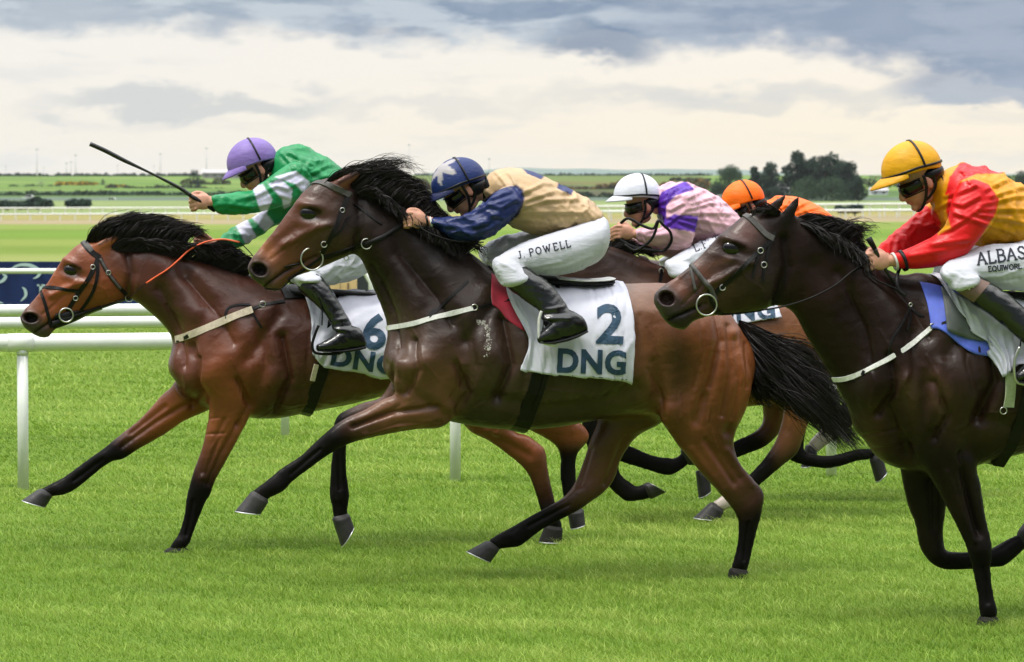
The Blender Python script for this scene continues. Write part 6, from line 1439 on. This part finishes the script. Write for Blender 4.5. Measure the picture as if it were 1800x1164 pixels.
part('buckle', H3, 'steel', lambda mb: [torus(mb, near(H3, 1601, 536, .008), DIR, np.array((0, 0, 1.)), 3/PL3.s, 1/PL3.s)])
drape('saddle_pad', H3, [[(1614,490),(1622,510),(1632,540),(1638,578)],[(1636,492),(1640,530),(1652,578)],[(1662,500),(1664,560),(1668,590)],[(1690,505),(1690,560),(1690,612)],[(1720,505),(1715,580),(1712,624)],[(1748,510),(1748,580),(1747,628)]], 'blue_pad', off=.008, wr=.0012, nx=30, ny=20)
drape('saddle_flap', H3, [[(1650,500),(1656,520),(1663,552),(1664,582)],[(1680,505),(1682,560),(1684,590)],[(1715,508),(1714,570),(1716,600)],[(1735,508),(1732,570),(1730,602)]], 'grey_pad', off=.018, wr=.001, nx=16, ny=14)
CL3 = drape('saddle_cloth', H3, [[(1640,488),(1664,518),(1693,562),(1722,600),(1746,626),(1764,662)],[(1652,489),(1690,535),(1716,566),(1745,600),(1766,630),(1768,660)],[(1700,505),(1730,560),(1760,600),(1778,645)],[(1780,515),(1785,560),(1790,600),(1800,640)],[(1840,515),(1845,570),(1850,665)],[(1885,515),(1890,580),(1892,672)]], 'clothwhite', off=.026, wr=.012, nx=60, ny=40, seed=8, lip=.012)
part('girth', H3, 'leather', lambda mb: [ring_band(mb, H3['bvh'], PL3, (1800,512), (1748,812), 22, th=.006, off=.004)])
M['palegirth'] = mat('pale_green_webbing', (.38, .42, .28), .8, .2, var=.12, vscale=50)
part('girth_webbing', H3, 'palegirth', lambda mb: [strap(mb, H3['bvh'], PL3, [(1776,655),(1775,685),(1772,715)], 20, off=.010)])
part('buckle', H3, 'steel', lambda mb: [torus(mb, near(H3, 1762, 720, .014), DIR, np.array((0, 0, 1.)), 6/PL3.s, 1/PL3.s)])
part('saddle', H3, 'leather', lambda mb: loft(mb, PL3, [(1690,498,1692,520,.10,0),(1740,508,1742,526,.17),(1800,514,1802,530,.17),(1870,515,1872,528,.13)], n=22))
stirrup(H3, [(1792,610),(1784,630),(1783,655),(1788,672),(1808,676),(1826,672)], leather=[(1800,560),(1796,585),(1793,610)])
# horse behind the middle one
CL4 = drape('saddle_cloth', H4, [[(1205,488),(1210,540),(1215,568)],[(1290,490),(1292,540),(1294,572)],[(1352,494),(1362,530),(1371,560)]], 'clothwhite', off=.016, wr=.005, nx=40, ny=30, seed=3, lip=.01)
bv = bvh_of(CL4); text_decal('DNG', bv, PL4, (1310,548), 104, 34, -4, 'lettering', CL4, bold=.04); text_decal('4', bv, PL4, (1320,512), 34, 34, 0, 'number', CL4, bold=.03)
part('saddle', H4, 'leather', lambda mb: loft(mb, PL4, [(1190,468,1192,492,.10,0),(1240,478,1242,496,.16),(1310,484,1312,498,.13)], n=22))
part('rein', H4, 'leather', lambda mb: [line(mb, H4, [(1092,392,-.20),(1105,384,-.24),(1128,396,-.26),(1148,402,-.27),(1157,388,-.28),(1166,396,-.28),(1178,408,-.27),(1180,424,-.25),(1168,440,-.22),(1150,440,-.2),(1118,436,-.18),(1094,424,-.16),(1082,412,-.14)], 7, .7), line(mb, H4, [(1157,388,-.28),(1150,412,-.27),(1138,428,-.25),(1116,440,-.22),(1098,430,-.2)], 7, .7), line(mb, H4, [(1080,418,-.12),(1068,440,-.12),(1040,462,-.11),(1000,480,-.10)], 3, .6)])
part('neck_strap', H4, 'leather', lambda mb: strap(mb, H4['bvh'], PL4, [(1165,470),(1163,480),(1160,496)], 6))
part('buckle', H4, 'steel', lambda mb: [torus(mb, near(H4, 1162, 478, .008), DIR, np.array((0, 0, 1.)), 4/PL4.s, 1/PL4.s)])
part('saddle', H5, 'leather', lambda mb: loft(mb, PL5, [(1370,470,1372,492,.10,0),(1420,474,1422,492,.16),(1490,480,1492,494,.13)], n=22))
part('rein', H5, 'leather', lambda mb: [line(mb, H5, [(1270,440,-.1),(1220,470,-.12),(1100,520,-.1),(1050,552,-.08)], 4, .6)])

# ------------------------------------------------------------------ riders
def sh(st, du, dv, flip=False, ddy=0.0):
    o = []; dy = 0
    for q in st:
        dy = q[5] if len(q) > 5 else dy
        o.append((q[0]+du, q[1]+dv, q[2]+du, q[3]+dv, q[4], (-dy if flip else dy)+ddy))
    return o
NAVY, TAN = (.010, .020, .095), (.46, .315, .175)
def paint2(V, C, N):
    u, v = proj(V); C[:] = TAN; m = inpoly(u, v, [(730,300),(850,352),(868,338),(885,330),(908,325),(919,334),(922,350),(914,374),(893,397),(874,440),(730,460)]); C[m] = NAVY
    C[inpoly(u, v, [(912,288),(932,292),(960,305),(952,316),(926,305)])] = NAVY
    C[inpoly(u, v, [(983,318),(1010,332),(1004,343),(979,331)])] = NAVY; C[inpoly(u, v, [(884,398),(902,398),(902,408),(884,410)])] = NAVY
    return C
def cov2(th, t):
    if t > 1: return (.010, .015, .06)
    x, y = t*math.cos(th)-.26, t*math.sin(th)-.26; a = math.atan2(y, x)+.5; r_ = math.hypot(x, y); k = abs(((a*5/(2*math.pi)) % 1)-.5)*2
    return (.34, .32, .33) if r_ < .17+.30*k**1.2 else (.012, .026, .115)
T2 = [(858,314,851,350,.07,0),(872,299,868,365,.12),(905,295,888,388,.185),(940,303,905,400,.20),(975,320,935,412,.185),(1010,338,968,413,.17),(1038,356,1002,405,.16),(1052,373,1038,392,.15)]
A2 = [(884,329,917,362,.060,-.185),(868,340,905,380,.062,-.205),(853,356,885,398,.060,-.21),(836,370,862,414,.057,-.2),(810,382,827,425,.052,-.18),(785,384,796,419,.046,-.15),(763,383,769,403,.036,-.12),(756,384,759,397,.030,-.11)]
K2 = [(1052,380,1052,458,.125,-.09),(1012,396,1022,474,.115,-.12),(968,410,978,484,.105,-.15),(928,424,944,482,.092,-.18),(892,441,912,484,.078,-.2),(870,457,888,490,.06,-.2)]
S2 = [(872,478,926,468,.054,-.20),(884,499,938,478,.056,-.21),(912,522,966,497,.050,-.22),(934,537,984,518,.042,-.225),(948,548,1000,542,.038,-.225),(950,560,1008,556,.038,-.225)]
F2 = [(1018,553,1032,583,.030,-.22),(1002,546,1010,593,.036,-.225),(984,552,986,600,.038,-.23),(964,570,966,603,.038,-.235),(949,585,949,603,.028,-.235)]
J2 = dict(cmap=(912,345,1.0), pl=PL2, seat=(1000,470), label='rider in tan and navy silks and star patterned navy cap, crouching on the middle horse', head=(812,331,0,40), helm=(806,322,0,25), seed=21,
 torso=T2, narm=A2, farm=sh(A2, -8, 6, True, -.02), nthigh=K2, fthigh=[(1045,385,1048,450,.11,.09),(960,402,968,472,.10,.13),(900,412,908,468,.085,.17),(862,426,872,472,.075,.19),(846,436,856,466,.058,.2)],
 nknee=[(866,462,914,462,.060,-.2),(871,482,925,474,.060,-.205),(880,500,934,484,.059,-.21)], fknee=[(845,448,890,452,.06,.2),(850,470,900,465,.058,.2)],
 nshin=S2, fshin=sh(S2, -22, -6, True), nfoot=F2, ffoot=sh(F2, -22, -6, True), nhand=(752,389,-.11,-6,1.0,1), fhand=(744,392,.08,-6,1.0,-1),
 paint=paint2, cover=cov2, bandz=.002, peaklen=.06, folds=[('l',[(905,350),(950,372),(985,395)],6,.008),('l',[(915,330),(965,352)],5,.006),('l',[(930,395),(985,400)],5,.007),('l',[(840,395),(880,372)],5,.008,-1),('l',[(815,410),(850,392)],4,.006,-1),('l',[(860,360),(895,350)],4,.006,-1),('l',[(900,385),(955,410)],4,-.006)],
 bfolds=[('l',[(930,478),(990,470),(1040,450)],3,.004,-1),('l',[(935,470),(985,460)],3,.004,-1),('l',[(880,462),(905,475)],3,.004,-1),('l',[(975,478),(1045,462)],2.5,-.004,-1)], bootfolds=[('l',[(955,545),(990,540),(1005,530)],3,.004,-1),('l',[(960,553),(1000,550)],3,-.004,-1),('l',[(955,562),(1000,560)],3,.004,-1)])
rider(J2)
GREEN, LIL = (.008, .21, .065), (.55, .54, .68)
def paint1(V, C, N):
    u, v = proj(V); C[:] = GREEN
    for p in ([(443,328),(461,324),(479,350),(467,378),(460,378)], [(472,324),(492,314),(514,333),(511,362),(499,368),(496,350)], [(482,311),(520,300),(546,322),(534,340),(519,324)], [(440,380),(464,370),(482,393),(466,407)], [(413,394),(433,383),(451,416),(434,432)]): C[inpoly(u, v, p)] = LIL
    return C
T1 = [(484,270,472,302,.07,0),(500,258,482,332,.12),(532,257,502,352,.185),(566,273,520,364,.2),(596,292,548,385,.19),(640,325,585,408,.175),(668,350,625,420,.16),(690,372,655,415,.15)]
A1 = [(512,284,548,328,.066,-.185),(482,304,516,354,.062,-.21),(444,332,466,372,.056,-.23),(411,340,420,376,.052,-.25),(386,341,391,377,.046,-.26),(376,344,378,369,.034,-.27)]
K1 = [(690,375,702,452,.12,-.09),(650,392,665,472,.112,-.12),(605,420,620,492,.10,-.15),(562,450,578,502,.088,-.18),(532,468,548,506,.072,-.2),(518,480,534,508,.055,-.2)]
S1 = [(520,486,566,486,.054,-.2),(524,508,576,500,.055,-.205),(545,528,590,520,.050,-.21),(566,547,604,543,.043,-.215),(580,566,616,566,.038,-.22),(583,578,622,580,.038,-.22)]
F1 = [(630,576,642,611,.030,-.22),(614,572,618,616,.036,-.225),(596,582,598,618,.038,-.23),(576,596,577,618,.037,-.235),(560,604,559,617,.027,-.235)]
J1 = dict(cmap=(536,312,.95), pl=PL1, seat=(640,490), label='rider in green silks with pale lilac arm hoops and lilac cap, raising a whip', head=(450,294,0,34), helm=(443,284,0,25), seed=31,
 torso=T1, narm=A1, farm=[(490,330,532,372,.06,.17),(460,372,500,392,.056,.19),(428,388,462,408,.052,.18),(400,405,432,430,.046,.15),(386,417,402,442,.036,.10)], nthigh=K1, fthigh=sh(K1, -10, -4, True),
 nknee=[(516,478,560,484,.060,-.2),(519,492,566,490,.060,-.2)], fknee=[(506,474,550,480,.06,.2),(510,488,556,486,.058,.2)], nshin=S1, fshin=sh(S1, -14, -4, True), nfoot=F1, ffoot=sh(F1, -14, -4, True),
 nhand=(373,354,-.27,4,1.02,1), fhand=(378,428,.08,2,1.0,-1), paint=paint1, cover=lambda th, t: (.20, .135, .385), peaklen=.05,
 folds=[('l',[(385,360),(430,355)],4,.006,-1),('l',[(395,345),(440,342)],4,.005,-1),('l',[(520,290),(560,310)],5,.007),('l',[(505,270),(550,290)],4,.006)], bootfolds=[('l',[(580,566),(612,560)],3,.004,-1),('l',[(584,575),(616,572)],3,-.004,-1)])
rider(J1)
GOLD, RED = (.60, .25, .003), (.62, .006, .008)
def paint3(V, C, N):
    u, v = proj(V); C[:] = GOLD
    for p in ([(1661,345),(1669,312),(1688,286),(1721,284),(1766,305),(1717,306),(1690,317),(1671,339)], [(1667,341),(1686,321),(1713,315),(1738,324),(1756,351),(1750,376),(1723,418),(1698,450),(1659,480),(1550,484),(1550,436),(1600,440),(1655,410),(1671,401),(1663,370)], [(1530,480),(1530,425),(1600,372),(1622,358),(1645,372),(1656,395),(1640,430),(1600,455)]): C[inpoly(u, v, p)] = RED
    return C
T3 = [(1657,300,1640,352,.075,0),(1680,291,1645,375,.13),(1717,291,1658,402,.195),(1760,306,1692,426,.21),(1800,331,1722,434,.195),(1840,355,1775,434,.18),(1875,382,1825,428,.16)]
A3 = [(1690,314,1752,352,.066,-.19),(1674,350,1748,386,.066,-.21),(1665,388,1722,420,.063,-.215),(1650,408,1697,448,.060,-.205),(1622,425,1660,466,.053,-.18),(1592,438,1616,473,.046,-.15),(1571,446,1580,472,.037,-.12)]
K3 = [(1872,388,1890,490,.13,-.09),(1802,422,1828,512,.12,-.13),(1742,430,1768,510,.11,-.17),(1700,444,1722,502,.10,-.2),(1668,460,1690,502,.085,-.22),(1656,474,1672,502,.062,-.22)]
S3 = [(1664,500,1712,478,.060,-.225),(1682,517,1742,497,.060,-.23),(1714,538,1774,518,.054,-.235),(1748,560,1800,540,.046,-.24),(1782,588,1828,572,.040,-.24),(1802,608,1848,600,.040,-.24)]
F3 = [(1862,600,1876,648,.032,-.24),(1846,606,1852,655,.038,-.245),(1832,612,1834,664,.040,-.25),(1810,632,1811,672,.039,-.255),(1790,652,1790,672,.029,-.255)]
J3 = dict(cmap=(1728,338,1.1), pl=PL3, seat=(1800,495), label='rider in red and gold silks and gold cap at the right edge', head=(1617,314,0,26), helm=(1602,297,0,21), seed=41,
 torso=T3, narm=A3, farm=[(1650,340,1692,392,.062,.17),(1618,370,1668,404,.058,.19),(1588,394,1640,432,.053,.18),(1560,420,1600,452,.046,.14),(1544,438,1570,462,.036,.10)], nthigh=K3, fthigh=sh(K3, -12, -6, True),
 nknee=[(1656,478,1704,470,.066,-.22),(1664,496,1716,480,.066,-.225),(1670,506,1722,488,.064,-.225)], fknee=sh([(1652,478,1700,470,.066,-.22),(1664,502,1714,484,.062,-.22)], -10, -6, True), nshin=S3, fshin=sh(S3, -14, -6, True), nfoot=F3, ffoot=sh(F3, -14, -6, True),
 nhand=(1566,458,-.12,2,1.02,1,.35), fhand=(1556,456,.07,2,1.0,-1), paint=paint3, cover=lambda th, t: (.60, .29, .005), bandz=.006, peaklen=.072,
 folds=[('l',[(1690,380),(1730,395)],5,.007,-1),('l',[(1640,430),(1700,420)],5,.008,-1),('l',[(1600,450),(1660,440)],4,.006,-1),('l',[(1760,340),(1800,400)],6,.008),('l',[(1770,400),(1800,425)],5,.008)],
 bfolds=[('l',[(1700,490),(1760,485),(1800,470)],3,.005,-1),('l',[(1730,500),(1790,490)],3,-.005,-1),('l',[(1665,475),(1690,488)],3,.004,-1)])
rider(J3)
PINK, PURP = (.62, .36, .43), (.085, .02, .32)
def paint4(V, C, N):
    u, v = proj(V); C[:] = PINK
    for p in ([(1154,358),(1162,338),(1205,318),(1221,333),(1188,344),(1171,362),(1171,396),(1154,388)], [(1163,388),(1185,377),(1228,380),(1222,408),(1168,400)]): C[inpoly(u, v, p)] = PURP
    return C
T4 = [(1160,330,1151,366,.07,0),(1174,322,1160,388,.12),(1205,323,1175,410,.18),(1240,335,1200,424,.195),(1270,354,1228,430,.18),(1299,382,1262,426,.165),(1312,398,1290,425,.15)]
A4 = [(1176,338,1224,348,.060,-.18),(1171,362,1228,370,.062,-.2),(1168,386,1224,398,.060,-.205),(1163,400,1212,434,.056,-.2),(1140,401,1166,436,.049,-.18),(1117,402,1126,425,.036,-.15)]
K4 = [(1302,394,1310,460,.12,-.09),(1260,414,1270,476,.11,-.13),(1222,430,1234,480,.10,-.17),(1190,447,1202,484,.085,-.2),(1172,460,1186,486,.06,-.2)]
S4 = [(1172,478,1216,466,.056,-.2),(1188,496,1234,484,.056,-.21),(1212,520,1250,506,.046,-.22),(1230,540,1266,530,.04,-.22)]
F4 = [(1280,540,1286,566,.03,-.22),(1262,542,1264,574,.037,-.23),(1240,556,1240,578,.034,-.23)]
J4 = dict(cmap=(1206,352,.84), pl=PL4, seat=(1260,470), label='rider in pink silks with purple collar and armband and white cap', head=(1130,357,0,13), helm=(1120,343,0,5), seed=51,
 torso=T4, narm=A4, farm=sh(A4, -8, 14, True), nthigh=K4, fthigh=sh(K4, -10, -4, True), nknee=[(1168,464,1214,464,.064,-.2),(1176,484,1222,474,.062,-.2)], fknee=sh([(1166,464,1212,464,.062,-.2),(1174,484,1220,474,.06,-.2)], -8, -4, True),
 nshin=S4, fshin=sh(S4, -10, -4, True), nfoot=F4, ffoot=sh(F4, -10, -4, True), nhand=(1116,411,-.15,-8,1.0,1,.9), fhand=(1104,424,.08,0,1.0,-1), paint=paint4, cover=lambda th, t: (.62, .63, .70), bandz=.004, peaklen=.05,
 folds=[('l',[(1230,370),(1260,410)],5,.008),('l',[(1190,400),(1215,410)],4,.006,-1),('l',[(1140,415),(1175,412)],4,.006,-1),('l',[(1230,345),(1290,385)],5,.006)])
rider(J4)
ORG = (.86, .13, .004)
def paint5(V, C, N):
    u, v = proj(V); C[:] = ORG
    C[inpoly(u, v, [(1450,380),(1470,380),(1478,400),(1462,412),(1452,400)])] = (.14, .04, .36)
    return C
T5 = [(1346,354,1336,384,.07,0),(1364,347,1350,398,.12),(1395,345,1372,412,.18),(1425,355,1398,422,.195),(1452,372,1424,430,.18),(1478,396,1452,432,.165),(1494,412,1478,428,.15)]
J5 = dict(cmap=(1392,370,.8), pl=PL5, seat=(1460,480), label='rider in bright orange silks and orange cap, farthest back between two horses heads', head=(1313,360,0,32), helm=(1306,352,0,22), hk=.98, seed=61,
 torso=T5, narm=sh(A4, 192, 20), farm=sh(A4, 184, 30, True), nthigh=sh(K4, 186, 14), fthigh=sh(K4, 176, 10, True), nknee=sh([(1168,464,1214,464,.064,-.2),(1176,484,1222,474,.062,-.2)], 186, 14), fknee=sh([(1166,464,1212,464,.062,-.2),(1174,484,1220,474,.06,-.2)], 178, 10, True),
 nshin=sh(S4, 186, 14), fshin=sh(S4, 178, 10, True), nfoot=sh(F4, 186, 14), ffoot=sh(F4, 178, 10, True), nhand=(1308,431,-.15,-8,1.0,1), fhand=(1298,440,.08,0,1.0,-1), paint=paint5, cover=lambda th, t: (.86, .14, .004), peaklen=.06, folds=[('l',[(1395,360),(1440,385)],4,.006)])
rider(J5)
# names and marks on the breeches
b2 = bvh_of(J2['breech']); letters('J. POWELL', J2['breech'], b2, PL2, 911, 455, -13, 12, 'lettering', J2['breech'], th=.15, space=1.22)
b3 = bvh_of(J3['breech']); letters('ALBAST', J3['breech'], b3, PL3, 1718, 466, -8, 21, 'lettering', J3['breech'], th=.17, space=1.02); letters('EQUIWORL', J3['breech'], b3, PL3, 1737, 477.5, -5, 9, 'lettering', J3['breech'], th=.19, space=.98)
b4 = bvh_of(J4['breech']); letters('L.F. T', J4['breech'], b4, PL4, 1222, 443, -22, 13, 'lettering', J4['breech'], th=.13, space=1.15)
bt3 = [c for c in J3['obj'].children if c.name.startswith('boot')][0]; bb = bvh_of(bt3)
pb = MB(); V = []; nU, nV = 10, 8
for i in range(nU):
    for j in range(nV):
        a, b = i/(nU-1), j/(nV-1); u = 1678+(1712-1678)*b+a*(1700-1678)+a*b*6; v = 509+(531-509)*b+a*(482-509)-a*b*6+a*b*0
        p, n = hit(bb, PL3, u, v); V.append(p+n*.003)
pb.add(V, [(i*nV+j, (i+1)*nV+j, (i+1)*nV+j+1, i*nV+j+1) for i in range(nU-1) for j in range(nV-1)]); pt = pb.build('garter', M['brownpatch'], bt3)
mb = MB()
for poly in ([(1703,510),(1707,501),(1711,506)], [(1707,501),(1704,504)]):
    D = dense(poly, 3); H_ = [hit(bvh_of(pt), PL3, *q) for q in D]; ribbon(mb, [h[0] for h in H_], [-LAT for h in H_], 2.2/PL3.s, .001, off=.003)
mb.build('emblem', M['white'], pt, smooth=False)
# wrist bands
def cuff(J, u, v, u2, v2, dy, w, m='black'):
    mb = MB(); pl = J['pl']; a = pl.p(u, v, dy); b = pl.p(u2, v2, dy); c = (a+b)/2; h = (a-b)/2
    pts = [c+h*math.cos(t)*1.06+LAT*np.linalg.norm(h)*1.02*math.sin(t) for t in np.linspace(0, 2*math.pi, 24, endpoint=False)]; nor = [(p-c)/np.linalg.norm(p-c) for p in pts]
    ribbon(mb, pts, nor, w/pl.s, .003, closed=True, off=.002); mb.build('wrist_band', M[m], J['shirt'])
cuff(J3, 1582,443,1592,474, -.138, 6); cuff(J3, 1569,447,1576,473, -.118, 4, 'whiteweb')
cuff(J2, 755,383,758,399, -.11, 4, 'whiteweb'); cuff(J2, 748,380,751,398, -.11, 4)
# whips
def whip(J, pts, rad, label, dy):
    pl = J['pl']; P3 = [pl.p(u, v, d) for (u, v, d) in pts]; root = empty('whip', P3[0]); tag(root, label, 'whip')
    k = len(P3)-2
    mb = MB(); tube(mb, P3[:k+1], rad[:k+1], n=10); mb.build('shaft', M['whip'], root)
    mb = MB(); tube(mb, P3[k:], rad[k:], n=10, sub=2); mb.build('grip', M['leather'], root)
whip(J1, [(158,253,-.30),(185,265,-.30),(218,282,-.30),(262,303,-.295),(315,330,-.29),(335,344,-.29),(378,370,-.27)], [.0125,.0125,.0115,.0065,.0105,.0115,.0125], 'long black whip held out level by the lilac capped rider', -.3)
whip(J3, [(1590,520,-.10),(1566,488,-.12),(1546,456,-.13),(1538,438,-.135),(1527,419,-.14)], [.006,.007,.010,.011,.015], 'short black whip handle sticking up from the hand of the red and gold rider', -.1)

# ------------------------------------------------------------------ the air between here and the far hills
hz = MB(); box(hz, (0, 5150, -12), 28000, 10500, 136)
ha = bpy.data.materials.new('haze_air'); ha.use_nodes = True; ha.node_tree.nodes.clear(); hn = NT(ha.node_tree)
ho = hn.node('ShaderNodeOutputMaterial'); hv = hn.node('ShaderNodeVolumePrincipled'); hv.inputs['Color'].default_value = (.84, .89, .94, 1); hv.inputs['Density'].default_value = 3.6e-5
hn.link(hv.outputs[0], ho.inputs['Volume'])
tag(hz.build('haze', ha, smooth=False), 'thin pale air fading the far hills', 'haze', kind='stuff')
